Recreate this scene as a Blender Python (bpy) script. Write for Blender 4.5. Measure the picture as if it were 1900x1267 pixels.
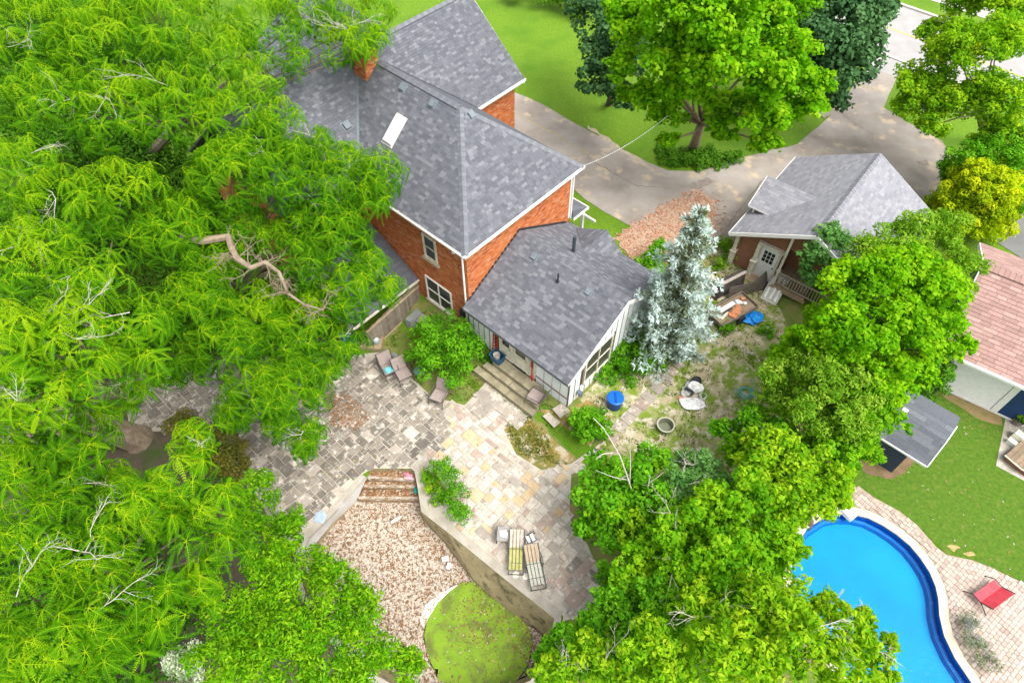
import bpy, bmesh, math, random
import numpy as np
from mathutils import Matrix, Vector
from mathutils.geometry import delaunay_2d_cdt
for o_ in list(bpy.data.objects): bpy.data.objects.remove(o_)
sc = bpy.context.scene
col = sc.collection
rng = np.random.default_rng(7)
random.seed(7)
R = math.radians
# ------------------------------------------------------------------ camera
cd = bpy.data.cameras.new('camera'); cam = bpy.data.objects.new('camera', cd); col.objects.link(cam)
cd.sensor_width = 36; cd.lens = 24; cd.clip_end = 2000
cam.location = (0, 0, 27); cam.rotation_euler = (R(37), 0, 0)
sc.camera = cam
CAM = np.array([0, 0, 27.0])
# ------------------------------------------------------------------ light
SUN_EL, SUN_AZ = 60, -40            # azimuth from +X, towards the right of the picture and a little to the camera
w = bpy.data.worlds.new('World'); sc.world = w; w.use_nodes = True
nt = w.node_tree; bg = nt.nodes['Background']
sky = nt.nodes.new('ShaderNodeTexSky'); sky.sky_type = 'NISHITA'; sky.sun_disc = False
sky.sun_elevation = R(SUN_EL); sky.sun_rotation = R(90 - SUN_AZ); sky.air_density = 1.0; sky.dust_density = 4.0
hs = nt.nodes.new('ShaderNodeHueSaturation'); hs.inputs['Saturation'].default_value = 0.25   # thin white overcast
nt.links.new(sky.outputs[0], hs.inputs['Color']); nt.links.new(hs.outputs[0], bg.inputs['Color'])
bg.inputs['Strength'].default_value = 0.15
sd = bpy.data.lights.new('sun', 'SUN'); sun = bpy.data.objects.new('sun', sd); col.objects.link(sun)
sd.energy = 1.3; sd.angle = R(38); sd.color = (1, 0.96, 0.9)
dv = Vector((math.cos(R(SUN_EL))*math.cos(R(SUN_AZ)), math.cos(R(SUN_EL))*math.sin(R(SUN_AZ)), math.sin(R(SUN_EL))))
sun.rotation_euler = dv.to_track_quat('Z', 'Y').to_euler(); sun.location = (30, -10, 60)
vs = sc.view_settings
sc.display_settings.display_device = 'sRGB'
vs.view_transform = 'Standard'; vs.look = 'None'; vs.gamma = 1; vs.exposure = 1.42; vs.use_curve_mapping = False
sc.cycles.max_bounces = 8; sc.cycles.transparent_max_bounces = 12
sc.cycles.caustics_reflective = False; sc.cycles.caustics_refractive = False
# ------------------------------------------------------------------ materials
def mat(name, c1, c2=None, scale=4.0, rough=.8, bump=0.0, rnd=0.0, lo=.35, hi=.65, c3=None, scale3=1.0, lo3=.5, hi3=.7, metal=0, detail=5, bscale=None, spec=.3):
    m = bpy.data.materials.new(name); m.use_nodes = True; n = m.node_tree; b = n.nodes['Principled BSDF']
    k_ = lambda c: c if c is None or max(c) > .69 else tuple(x*.78 for x in c)
    c1, c2, c3 = k_(c1), k_(c2), k_(c3)
    b.inputs['Roughness'].default_value = rough; b.inputs['Metallic'].default_value = metal
    b.inputs['Specular IOR Level'].default_value = spec
    geo = n.nodes.new('ShaderNodeNewGeometry')
    def noise(s, d=5):
        t = n.nodes.new('ShaderNodeTexNoise'); t.inputs['Scale'].default_value = s; t.inputs['Detail'].default_value = d
        t.inputs['Roughness'].default_value = .6
        n.links.new(geo.outputs['Position'], t.inputs['Vector']); return t.outputs['Fac']
    def ramp(x, a, bb):
        r = n.nodes.new('ShaderNodeMapRange'); r.inputs[1].default_value = a; r.inputs[2].default_value = bb
        n.links.new(x, r.inputs[0]); return r.outputs[0]
    def mix(f, a, bb):
        x = n.nodes.new('ShaderNodeMix'); x.data_type = 'RGBA'
        if isinstance(a, tuple): x.inputs[6].default_value = (*a, 1)
        else: n.links.new(a, x.inputs[6])
        if isinstance(bb, tuple): x.inputs[7].default_value = (*bb, 1)
        else: n.links.new(bb, x.inputs[7])
        n.links.new(f, x.inputs[0]); return x.outputs[2]
    cc = c1
    if c2 is not None: cc = mix(ramp(noise(scale, detail), lo, hi), c1, c2)
    if c3 is not None: cc = mix(ramp(noise(scale3, 6), lo3, hi3), cc, c3)
    if rnd:
        oi = n.nodes.new('ShaderNodeObjectInfo')
        h = n.nodes.new('ShaderNodeHueSaturation')
        v = n.nodes.new('ShaderNodeMapRange'); v.inputs[3].default_value = 1-rnd; v.inputs[4].default_value = 1+rnd
        n.links.new(oi.outputs['Random'], v.inputs[0]); n.links.new(v.outputs[0], h.inputs['Value'])
        if isinstance(cc, tuple): h.inputs['Color'].default_value = (*cc, 1)
        else: n.links.new(cc, h.inputs['Color'])
        cc = h.outputs[0]
    if isinstance(cc, tuple): b.inputs['Base Color'].default_value = (*cc, 1)
    else: n.links.new(cc, b.inputs['Base Color'])
    if bump:
        bp = n.nodes.new('ShaderNodeBump'); bp.inputs['Strength'].default_value = bump; bp.inputs['Distance'].default_value = .05
        n.links.new(noise(bscale or scale*3), bp.inputs['Height']); n.links.new(bp.outputs[0], b.inputs['Normal'])
    return m
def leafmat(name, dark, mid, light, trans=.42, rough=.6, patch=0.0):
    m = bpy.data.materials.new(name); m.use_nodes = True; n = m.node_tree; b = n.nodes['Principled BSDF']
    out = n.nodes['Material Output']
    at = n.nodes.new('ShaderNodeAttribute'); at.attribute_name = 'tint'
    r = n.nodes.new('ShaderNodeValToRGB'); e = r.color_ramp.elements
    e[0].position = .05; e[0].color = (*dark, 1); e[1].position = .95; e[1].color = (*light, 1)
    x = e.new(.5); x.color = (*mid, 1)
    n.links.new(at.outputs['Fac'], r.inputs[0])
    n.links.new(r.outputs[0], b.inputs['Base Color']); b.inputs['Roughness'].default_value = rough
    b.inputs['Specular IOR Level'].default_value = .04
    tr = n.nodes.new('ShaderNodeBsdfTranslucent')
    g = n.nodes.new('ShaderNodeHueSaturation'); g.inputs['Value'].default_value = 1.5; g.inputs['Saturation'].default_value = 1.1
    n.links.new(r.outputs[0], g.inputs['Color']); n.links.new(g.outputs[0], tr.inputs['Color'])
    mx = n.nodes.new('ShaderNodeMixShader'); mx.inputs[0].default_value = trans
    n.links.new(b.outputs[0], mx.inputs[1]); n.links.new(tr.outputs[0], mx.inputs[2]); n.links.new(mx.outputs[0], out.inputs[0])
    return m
# ------------------------------------------------------------------ helpers
def mesh_np(name, V, F, mats=(), mi=None, tint=None, smooth=False):
    """V (n,3), F list of faces or (m,k) array"""
    me = bpy.data.meshes.new(name)
    V = np.asarray(V, np.float32)
    if isinstance(F, np.ndarray):
        k = F.shape[1]; nf = len(F)
        me.vertices.add(len(V)); me.vertices.foreach_set('co', V.ravel())
        me.loops.add(nf*k); me.loops.foreach_set('vertex_index', F.astype(np.int32).ravel())
        me.polygons.add(nf); me.polygons.foreach_set('loop_start', np.arange(0, nf*k, k, dtype=np.int32))
        me.polygons.foreach_set('loop_total', np.full(nf, k, np.int32))
        me.update(calc_edges=True)
    else:
        me.from_pydata(V.tolist(), [], F); me.update()
    for m in mats: me.materials.append(m)
    if mi is not None: me.polygons.foreach_set('material_index', np.asarray(mi, np.int32))
    if tint is not None:
        a = me.attributes.new('tint', 'FLOAT', 'FACE'); a.data.foreach_set('value', np.asarray(tint, np.float32))
    if smooth: me.polygons.foreach_set('use_smooth', np.ones(len(me.polygons), bool))
    return me
def link(name, me, parent=None):
    o = bpy.data.objects.new(name, me); col.objects.link(o)
    if parent is not None: o.parent = parent
    return o
def tag(o, label=None, cat=None, group=None, kind=None):
    if label: o['label'] = label
    if cat: o['category'] = cat
    if group: o['group'] = group
    if kind: o['kind'] = kind
    return o
def thing(name, label, cat, loc=(0, 0, 0), rz=0, group=None):
    o = bpy.data.objects.new(name, None); col.objects.link(o); o.empty_display_size = .2
    o.location = loc; o.rotation_euler = (0, 0, rz)
    return tag(o, label, cat, group)
class M:
    def __init__(s): s.v = []; s.f = []; s.mi = []
    def add(s, v, f, m=0):
        n = len(s.v); s.v += [tuple(map(float, p)) for p in v]; s.f += [[i+n for i in q] for q in f]; s.mi += [m]*len(f); return s
    def hexa(s, p, m=0):    # 8 pts bottom 0-3 top 4-7
        return s.add(p, [(3, 2, 1, 0), (4, 5, 6, 7), (0, 1, 5, 4), (1, 2, 6, 5), (2, 3, 7, 6), (3, 0, 4, 7)], m)
    def box(s, a, b, m=0):
        x0, y0, z0 = a; x1, y1, z1 = b
        return s.hexa([(x0, y0, z0), (x1, y0, z0), (x1, y1, z0), (x0, y1, z0), (x0, y0, z1), (x1, y0, z1), (x1, y1, z1), (x0, y1, z1)], m)
    def bar(s, p, q, w, h=None, m=0, up=(0, 0, 1)):
        h = h or w; p = Vector(p); q = Vector(q); d = (q-p).normalized(); u = Vector(up)
        if abs(d.dot(u)) > .95: u = Vector((1, 0, 0))
        sx = d.cross(u).normalized()*w/2; sy = sx.cross(d).normalized()*h/2
        return s.hexa([p-sx-sy, p+sx-sy, p+sx+sy, p-sx+sy, q-sx-sy, q+sx-sy, q+sx+sy, q-sx+sy], m)
    def prism(s, poly, z0, z1, m=0):
        n = len(poly); z0f = z0 if callable(z0) else (lambda x, y: z0); z1f = z1 if callable(z1) else (lambda x, y: z1)
        a = sum(poly[i][0]*poly[(i+1) % n][1]-poly[(i+1) % n][0]*poly[i][1] for i in range(n))
        if a < 0: poly = poly[::-1]
        v = [(p[0], p[1], z0f(p[0], p[1])) for p in poly]+[(p[0], p[1], z1f(p[0], p[1])) for p in poly]
        return s.add(v, [list(range(n))[::-1], [n+i for i in range(n)]]+[(i, (i+1) % n, n+(i+1) % n, n+i) for i in range(n)], m)
    def slab(s, pts, t, m=0):   # planar polygon pts thickened by t along -normal
        p = [Vector(q) for q in pts]; nrm = (p[1]-p[0]).cross(p[2]-p[0]).normalized()
        if nrm.z < -1e-3: p = p[::-1]; nrm = -nrm
        n = len(p); v = p+[q-nrm*t for q in p]
        return s.add(v, [list(range(n)), [n+i for i in range(n)][::-1]]+[(i, n+i, n+(i+1) % n, (i+1) % n) for i in range(n)], m)
    def tube(s, pts, rad, n=6, m=0, cap=True):
        pts = [Vector(p) for p in pts]; k = len(pts); r = rad if hasattr(rad, '__len__') else [rad]*k
        base = len(s.v); vs_ = []; ref = Vector((.3, .5, .8))
        for i, p in enumerate(pts):
            d = (pts[min(i+1, k-1)]-pts[max(i-1, 0)]).normalized()
            a = d.cross(ref)
            if a.length < 1e-3: a = d.cross(Vector((1, 0, 0)))
            a.normalize(); b = d.cross(a)
            for j in range(n):
                t = 2*math.pi*j/n; vs_.append(p+(a*math.cos(t)+b*math.sin(t))*r[i])
        f = [(i*n+j, i*n+(j+1) % n, (i+1)*n+(j+1) % n, (i+1)*n+j) for i in range(k-1) for j in range(n)]
        if cap: f += [list(range(n))[::-1], [(k-1)*n+j for j in range(n)]]
        return s.add(vs_, f, m)
    def lathe(s, prof, n=20, c=(0, 0, 0), m=0, cap=True):
        k = len(prof); v = [(c[0]+r*math.cos(2*math.pi*j/n), c[1]+r*math.sin(2*math.pi*j/n), c[2]+z) for r, z in prof for j in range(n)]
        f = [(i*n+j, i*n+(j+1) % n, (i+1)*n+(j+1) % n, (i+1)*n+j) for i in range(k-1) for j in range(n)]
        if cap and prof[0][0] > 1e-4: f.append(list(range(n))[::-1])
        if cap and prof[-1][0] > 1e-4: f.append([(k-1)*n+j for j in range(n)])
        return s.add(v, f, m)
    def blob(s, c, r, amp=.2, seed=0, n=14, m=0, fr=2.5):
        q = np.random.default_rng(seed); ph = q.uniform(0, 6, (5, 3)); k = q.normal(0, fr, (5, 3)); v = []
        for i in range(n+1):
            th_ = math.pi*i/n
            for j in range(2*n):
                p = 2*math.pi*j/(2*n); d = np.array([math.sin(th_)*math.cos(p), math.sin(th_)*math.sin(p), math.cos(th_)])
                g = 1+amp*sum(math.sin(k[a]@d+ph[a, 0]) for a in range(5))/2
                v.append((c[0]+d[0]*r[0]*g, c[1]+d[1]*r[1]*g, c[2]+d[2]*r[2]*g))
        W = 2*n
        return s.add(v, [(i*W+j, (i+1)*W+j, (i+1)*W+(j+1) % W, i*W+(j+1) % W) for i in range(n) for j in range(W)], m)
    def build(s, name, mats, parent=None, smooth=False):
        if not isinstance(mats, (list, tuple)): mats = [mats]
        me = mesh_np(name, s.v, s.f, mats, s.mi, smooth=smooth)
        return link(name, me, parent)
def inpoly(x, y, poly):
    r = False; n = len(poly); j = n-1
    for i in range(n):
        xi, yi = poly[i][0], poly[i][1]; xj, yj = poly[j][0], poly[j][1]
        if (yi > y) != (yj > y) and x < (xj-xi)*(y-yi)/(yj-yi)+xi: r = not r
        j = i
    return r
def inpoly_np(X, Y, poly):
    r = np.zeros(X.shape, bool); n = len(poly); j = n-1
    for i in range(n):
        xi, yi = poly[i][0], poly[i][1]; xj, yj = poly[j][0], poly[j][1]
        if yi != yj: r ^= ((yi > Y) != (yj > Y)) & (X < (xj-xi)*(Y-yi)/(yj-yi)+xi)
        j = i
    return r
def clip(poly, cp):     # Sutherland-Hodgman, cp convex ccw
    out = poly
    for i in range(len(cp)):
        a = cp[i]; b = cp[(i+1) % len(cp)]; inp = out; out = []
        ins = lambda p: (b[0]-a[0])*(p[1]-a[1])-(b[1]-a[1])*(p[0]-a[0]) >= -1e-9
        for k in range(len(inp)):
            p = inp[k]; q = inp[(k+1) % len(inp)]
            if ins(p): out.append(p)
            if ins(p) != ins(q):
                d = (b[0]-a[0])*(q[1]-p[1])-(b[1]-a[1])*(q[0]-p[0])
                if abs(d) > 1e-12:
                    t = ((b[0]-a[0])*(a[1]-p[1])-(b[1]-a[1])*(a[0]-p[0]))/d
                    out.append((p[0]+t*(q[0]-p[0]), p[1]+t*(q[1]-p[1])))
        if not out: return []
    return out
def area2(p): return sum(p[i][0]*p[(i+1) % len(p)][1]-p[(i+1) % len(p)][0]*p[i][1] for i in range(len(p)))/2
# ------------------------------------------------------------------ terrain height
TH = R(47.8); E1 = np.array([math.cos(TH), math.sin(TH)]); E2 = np.array([-math.sin(TH), math.cos(TH)]); HO = np.array([2.55, 16.61])
def sstep(t): t = np.clip(t, 0, 1); return t*t*(3-2*t)
def hgt(x, y):
    u = (x-HO[0])*E1[0]+(y-HO[1])*E1[1]
    return -.6*sstep((-.1-u)/1.5)*sstep((9-x)/4)
def HW(u, v, z=0): p = HO+E1*u+E2*v; return (float(p[0]), float(p[1]), z)
def sheet(name, poly, mats, off=0.0, step=1.0, holes=(), hf=None, kind='structure', parent=None, wob=0.0, mif=None):
    """flat ground sheet that follows the terrain: constrained triangulation of an outline with holes"""
    P = []; Ed = []
    def ring(r, jit):
        pts = []
        for i in range(len(r)):
            a = np.array(r[i][:2]); b = np.array(r[(i+1) % len(r)][:2]); k = max(1, int(np.linalg.norm(b-a)/step))
            for t in range(k):
                q = a+(b-a)*t/k
                if jit: q = q+rng.normal(0, jit, 2)
                pts.append(q)
        n0 = len(P); P.extend(Vector((float(q[0]), float(q[1]))) for q in pts)
        Ed.extend((n0+i, n0+(i+1) % len(pts)) for i in range(len(pts)))
        return [tuple(q) for q in pts]
    ro = ring(poly, wob); rh = [ring(h, 0) for h in holes]
    xs = [p[0] for p in ro]; ys = [p[1] for p in ro]
    gx = np.arange(min(xs)+step/2, max(xs), step); gy = np.arange(min(ys)+step/2, max(ys), step)
    if len(gx)*len(gy) < 20000 and len(gx) and len(gy):
        X, Y = np.meshgrid(gx, gy); ok = inpoly_np(X, Y, ro)
        for h in rh: ok &= ~inpoly_np(X, Y, h)
        P.extend(Vector((float(a), float(b))) for a, b in zip(X[ok], Y[ok]))
    v, e, f, *_ = delaunay_2d_cdt(P, Ed, [], 0, 1e-4)
    V = np.array([(p.x, p.y) for p in v]); F = np.array([list(q) for q in f])
    C = V[F].mean(1); ok = inpoly_np(C[:, 0], C[:, 1], ro)
    for h in rh: ok &= ~inpoly_np(C[:, 0], C[:, 1], h)
    F = F[ok]; C = C[ok]
    a = V[F]; cr = (a[:, 1, 0]-a[:, 0, 0])*(a[:, 2, 1]-a[:, 0, 1])-(a[:, 1, 1]-a[:, 0, 1])*(a[:, 2, 0]-a[:, 0, 0])
    F[cr < 0] = F[cr < 0][:, ::-1]
    Z = (hf or hgt)(V[:, 0], V[:, 1])+off
    me = mesh_np(name, np.c_[V, Z], F, mats if isinstance(mats, (list, tuple)) else [mats])
    o = link(name, me, parent)
    if kind: o['kind'] = kind
    return o
# ------------------------------------------------------------------ individual tiles (shingles, bricks, boards, pavers)
TC = {}
def tile_mesh(w, h, t, tilt, mt, name):
    k = (round(w, 3), round(h, 3), t, tilt, mt.name)
    if k not in TC:
        b = M(); lo, hi = t, t-tilt
        b.add([(0, 0, 0), (w, 0, 0), (w, h, 0), (0, h, 0), (0, 0, lo), (w, 0, lo), (w, h, hi), (0, h, hi)],
              [(4, 5, 6, 7), (0, 1, 5, 4), (1, 2, 6, 5), (2, 3, 7, 6), (3, 0, 4, 7)])
        TC[k] = mesh_np(name, b.v, b.f, [mt])
    return TC[k]
class Tiler:
    """collects pieces of one kind of one thing; the 300 nearest the camera become objects, the rest one part"""
    def __init__(s, root, name, mats, weights): s.root = root; s.name = name; s.mats = mats; s.wt = np.array(weights)/sum(weights); s.full = []; s.rest = M()
    def rowfill(s, parent, org, S, T, N, poly, w, h, gap, t, tilt=0.0, holes=(), lap=0.0, rand=0.0, stagger=.5, single=True, wvar=None):
        org, S, T, N = map(Vector, (org, S, T, N))
        if area2(poly) < 0: poly = poly[::-1]
        ts = [p[1] for p in poly]; ss = [p[0] for p in poly]; j = 0; y = min(ts)
        while y < max(ts)-1e-6:
            x = min(ss)-((j*stagger) % 1.0)*w-(random.random()*w*rand)
            while x < max(ss):
                ww = random.choice(wvar) if wvar else w
                rect = [(x, y), (x+ww-gap, y), (x+ww-gap, y+h-gap+lap), (x, y+h-gap+lap)]
                parts_ = [rect]
                for hx0, hy0, hx1, hy1 in holes:
                    nn = []
                    for r in parts_:
                        x0, y0, x1, y1 = r[0][0], r[0][1], r[1][0], r[2][1]
                        if x1 <= hx0 or x0 >= hx1 or (y0+y1)/2 <= hy0 or (y0+y1)/2 >= hy1: nn.append(r); continue
                        if x0 < hx0-.01: nn.append([(x0, y0), (hx0, y0), (hx0, y1), (x0, y1)])
                        if x1 > hx1+.01: nn.append([(hx1, y0), (x1, y0), (x1, y1), (hx1, y1)])
                    parts_ = nn
                for r in parts_:
                    cp = clip(r, poly)
                    if len(cp) < 3 or abs(area2(cp)) < .0006: continue
                    mt = int(np.random.default_rng(random.getrandbits(30)).choice(len(s.mats), p=s.wt))
                    whole = r is rect and abs(area2(cp)-area2(rect)) < 1e-6
                    if whole and single:
                        s.full.append((parent, org+S*x+T*y, S, T, N, ww-gap, h-gap+lap, t, tilt, mt))
                    else: s._rest(org, S, T, N, cp, y, h, t, tilt, mt)
                x += ww
            y += h; j += 1
    def _rest(s, org, S, T, N, cp, y, h, t, tilt, mt):
        n = len(cp); v = [org+S*a+T*b for a, b in cp]+[org+S*a+T*b+N*(t-tilt*(b-y)/h) for a, b in cp]
        s.rest.add(v, [[n+i for i in range(n)]]+[(i, (i+1) % n, n+(i+1) % n, n+i) for i in range(n)], mt)
    def finish(s, limit=300, parent_rest=None):
        rz = s.root.rotation_euler.z; L = np.array(s.root.location); ca, sa = math.cos(rz), math.sin(rz)
        def dist(p):
            x = L+np.array([p.x*ca-p.y*sa, p.x*sa+p.y*ca, p.z]); d = x-CAM
            zc = d[1]*.6018-d[2]*.7986; yc = d[1]*.7986+d[2]*.6018
            far = abs(d[0]/zc) > .74 or abs(yc/zc) > .49
            return np.linalg.norm(d)+(1000 if far else 0)
        s.full.sort(key=lambda q: dist(q[1]))
        for i, (par, p, S, T, N, w_, h_, t, tilt, mt) in enumerate(s.full):
            if i < limit:
                o = link(s.name, tile_mesh(w_, h_, t, tilt, s.mats[mt], s.name), par)
                Mx = Matrix.Identity(4)
                for r_ in range(3): Mx[r_][0], Mx[r_][1], Mx[r_][2], Mx[r_][3] = S[r_], T[r_], N[r_], p[r_]
                o.matrix_local = Mx
            else:
                s._rest(p, S, T, N, [(0, 0), (w_, 0), (w_, h_), (0, h_)], 0, h_, t, tilt, mt)
        if s.rest.v:
            o = s.rest.build(s.name, s.mats, parent_rest or s.root); o['kind'] = 'stuff'
# ------------------------------------------------------------------ palette
m_lawn = mat('lawn', (.085, .20, .005), (.18, .30, .012), 7, .95, .6, lo=.3, hi=.7, detail=9, c3=(.085, .20, .005), scale3=.35, lo3=.45, hi3=.7, bscale=40)
m_lawn2 = mat('neighbour_lawn', (.05, .13, .005), (.115, .21, .012), 7, .95, .6, lo=.3, hi=.7, detail=9, c3=(.16, .20, .03), scale3=3.0, lo3=.55, hi3=.75, bscale=40)
m_yard = mat('dry_yard', (.50, .42, .27), (.20, .29, .03), .9, .95, .6, lo=.40, hi=.55, detail=8, c3=(.64, .55, .42), scale3=2.0, lo3=.50, hi3=.62, bscale=30)
m_weed = mat('weedy_soil', (.10, .19, .015), (.26, .23, .08), 1.3, .95, .6, bscale=30)
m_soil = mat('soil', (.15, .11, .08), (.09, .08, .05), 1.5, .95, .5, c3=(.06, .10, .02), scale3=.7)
m_drive = mat('driveway', (.43, .385, .335), (.27, .23, .19), .35, .9, .25, detail=8, c3=(.60, .47, .31), scale3=.8, lo3=.56, hi3=.68, bscale=60)
m_road = mat('road', (.34, .325, .31), (.40, .385, .37), 1.0, .9, .1)
m_conc = mat('concrete', (.48, .43, .36), (.34, .31, .26), 1.5, .9, .3, c3=(.6, .56, .5), scale3=4)
m_kerb = mat('kerb', (.52, .48, .44), (.44, .42, .38), 2, .9)
m_line = mat('road_line', (.75, .55, .12), rough=.8)
m_mulch = mat('brick_rubble', (.44, .27, .17), (.54, .42, .31), 6, .95, .9, c3=(.32, .14, .08), scale3=14)
m_mortar = mat('mortar', (.52, .36, .25), (.44, .28, .19), 6, .95)
BR = [mat('brick_a', (.56, .18, .06), (.48, .145, .047), 9, .85, rnd=.15), mat('brick_b', (.60, .20, .075), rough=.85, rnd=.15), mat('brick_c', (.40, .10, .035), rough=.85, rnd=.12), mat('brick_d', (.62, .30, .17), rough=.85, rnd=.1)]
def shingles(pre, cols): return [mat(pre+str(i), c, tuple(k*1.22 for k in c), 14, .9, .3, rnd=.05) for i, c in enumerate(cols)]
SH = shingles('shingle', [(.122, .127, .145), (.102, .107, .123), (.178, .183, .200), (.143, .148, .166)])
SHG = shingles('garage_shingle', [(.24, .24, .265), (.21, .21, .235), (.28, .28, .30), (.255, .255, .275)])
SHN = shingles('pink_shingle', [(.36, .225, .195), (.31, .19, .165), (.40, .26, .225), (.34, .21, .18)])
SHD = shingles('shed_shingle', [(.115, .125, .145), (.135, .145, .165), (.16, .17, .19)])
m_cap = mat('ridge_cap', (.15, .16, .185), (.22, .23, .25), 8, .9)
m_white = mat('white_paint', (.78, .77, .73), (.70, .69, .65), 5, .5)
m_cream = mat('cream_trim', (.70, .66, .54), (.62, .57, .45), 5, .6)
m_dkglass = mat('window_glass', (.035, .04, .04), rough=.08, spec=.6)
m_bglass = mat('skylight_glass', (.62, .60, .64), rough=.12, spec=.6)
m_flash = mat('metal_vent', (.15, .18, .205), (.20, .23, .25), 8, .6)
m_black = mat('black_metal', (.03, .035, .04), rough=.5)
m_board = mat('white_panel', (.80, .82, .81), (.70, .73, .72), 1.5, .6)
m_batten = mat('bare_batten_gap', (.07, .05, .045), (.12, .07, .06), 6, .8)
m_red = mat('red_metal', (.55, .03, .03), rough=.5)
m_wood = mat('weathered_wood', (.33, .25, .16), (.24, .18, .12), 5, .85, .3, rnd=.2)
m_greyw = mat('grey_fence_wood', (.28, .23, .175), (.19, .155, .12), 4, .9, .4, rnd=.25)
m_deck = mat('deck_wood', (.42, .32, .19), (.34, .25, .15), 4, .85, .3, rnd=.15)
m_brown = mat('brown_clapboard', (.36, .165, .09), (.30, .135, .075), 5, .7, rnd=.08)
# ------------------------------------------------------------------ water basins cut out of the ground
BAS_T = [(-6.24,13.72,-0.60), (-4.35,13.72,-0.60), (-4.11,12.81,-0.60), (-3.86,11.70,-0.60), (-2.75,10.85,-0.60), (-1.59,9.91,-0.60), (-0.22,8.81,-0.60), (1.63,7.36,-0.60), (1.43,6.33,-0.60), (0.69,5.17,-0.60), (-0.98,4.50,-0.60), (-3.32,4.50,-0.60), (-5.84,5.76,-0.60), (-8.08,8.12,-0.60), (-8.68,9.62,-0.60), (-8.43,10.59,-0.60), (-7.46,11.82,-0.60), (-6.40,13.30,-0.60)]
POOL = [(14.17,11.31,0.00), (14.73,11.16,0.00), (15.21,10.86,0.00), (15.66,10.47,0.00), (16.03,10.02,0.00), (16.28,9.50,0.00), (16.44,8.94,0.00), (16.47,8.39,0.00), (16.39,7.90,0.00), (16.20,7.28,0.00), (16.11,6.57,-0.00), (16.21,5.80,0.00), (16.49,4.97,0.00), (16.74,4.23,0.00), (15.90,3.56,0.00), (14.03,3.56,0.00), (12.80,4.40,-0.00), (11.96,5.45,0.00), (11.28,6.57,-0.00), (11.00,7.54,0.00), (10.94,8.37,0.00), (11.07,9.09,0.00), (11.42,9.89,0.00), (12.11,10.70,0.00), (12.95,11.19,0.00), (13.57,11.33,0.00)]
# ------------------------------------------------------------------ ground
sheet('ground', [(-70, -12), (75, -12), (75, 110), (-70, 110)], m_lawn, -.02, step=1.5, holes=[BAS_T, POOL])
sheet('far_ground', [(-400, -300), (400, -300), (400, 500), (-400, 500)], m_lawn, -.02, step=30, holes=[[(-70, -12), (75, -12), (75, 110), (-70, 110)]])
DRV = [(-3.32,41.73,0.00), (-0.56,42.17,0.00), (1.81,40.47,0.00), (3.88,38.43,0.00), (6.16,36.22,0.00), (8.48,34.14,0.00), (9.54,33.42,0.00), (11.33,33.32,0.00), (14.05,34.61,0.00), (18.07,35.95,0.00), (20.96,38.96,0.00), (23.97,43.02,0.00), (26.97,46.46,0.00), (27.55,44.50,0.00), (24.81,39.86,0.00), (26.21,37.74,0.00), (27.33,36.28,0.00), (27.36,34.77,0.00), (25.79,32.47,0.00), (24.26,30.32,0.00), (21.09,28.52,0.00), (13.30,26.40,0.00), (11.83,27.23,0.00), (10.45,27.02,0.00), (6.58,28.65,0.00), (5.30,29.77,0.00), (4.28,30.88,0.00), (3.23,32.23,-0.00), (0.34,34.77,0.00), (-1.73,36.95,0.00)]
sheet('driveway', DRV, m_drive, .006, step=.8, wob=.03)
# front road runs along the house's long axis, kerb on both sides
def strip(name, u0, u1, v0, v1, mt, off, kind='structure'):
    return sheet(name, [HW(u0, v0), HW(u1, v0), HW(u1, v1), HW(u0, v1)], mt, off, step=4, kind=kind)
strip('road', 38.6, 46.0, -40, 40, m_road, .010)
strip('road_line', 42.1, 42.25, -40, 40, m_line, .014)
for nm, u in (('road_kerb', 38.3), ('road_kerb', 46.0)):
    b = M(); p = [HW(u, -40), HW(u+.3, -40), HW(u+.3, 40), HW(u, 40)]; b.prism([q[:2] for q in p], -.1, .12 if u > 40 else .05); b.build(nm, m_kerb)['kind'] = 'structure'
strip('sidewalk', 48.5, 50.5, -40, 40, m_kerb, .008)
strip('driveway_apron', 36.2, 38.25, -1.2, 3.2, m_road, .010)
sheet('neighbour_driveway', [(27.87,30.09,0.00), (32.89,32.72,0.00), (28.90,24.41,-0.00), (26.96,27.23,0.00)], mat('dark_asphalt', (.16, .16, .155), (.2, .2, .19), 1, .9), .006)
sheet('neighbour_lawn', [(14.63,12.66,0.00), (15.78,15.28,0.00), (19.03,17.60,0.00), (20.24,17.36,0.00), (22.15,16.27,0.00), (22.51,15.90,0.00), (21.10,13.52,0.00), (23.53,11.80,0.00), (21.42,7.54,0.00), (20.02,8.54,0.00), (18.97,9.15,0.00), (17.43,9.65,0.00), (16.70,10.86,0.00), (16.16,11.49,0.00), (15.24,12.14,0.00)], m_lawn2, .004)
sheet('bare_earth_strip', [(20.15,17.54,0.00), (22.48,16.07,0.00), (22.21,15.56,0.00), (21.17,15.99,0.00), (20.13,17.15,0.00)], mat('bare_earth', (.34, .22, .12), (.22, .20, .06), 3, .95, .4), .010, step=.3, wob=.04)
sheet('shed_earth', [(15.13,13.94,0.00), (16.48,14.47,0.00), (17.89,14.07,0.00), (16.99,13.16,0.00), (15.97,12.91,0.00), (15.19,13.37,0.00)], mat('shed_dirt', (.24, .15, .09), (.15, .12, .05), 3, .95, .4), .010, step=.3, wob=.05)
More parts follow.
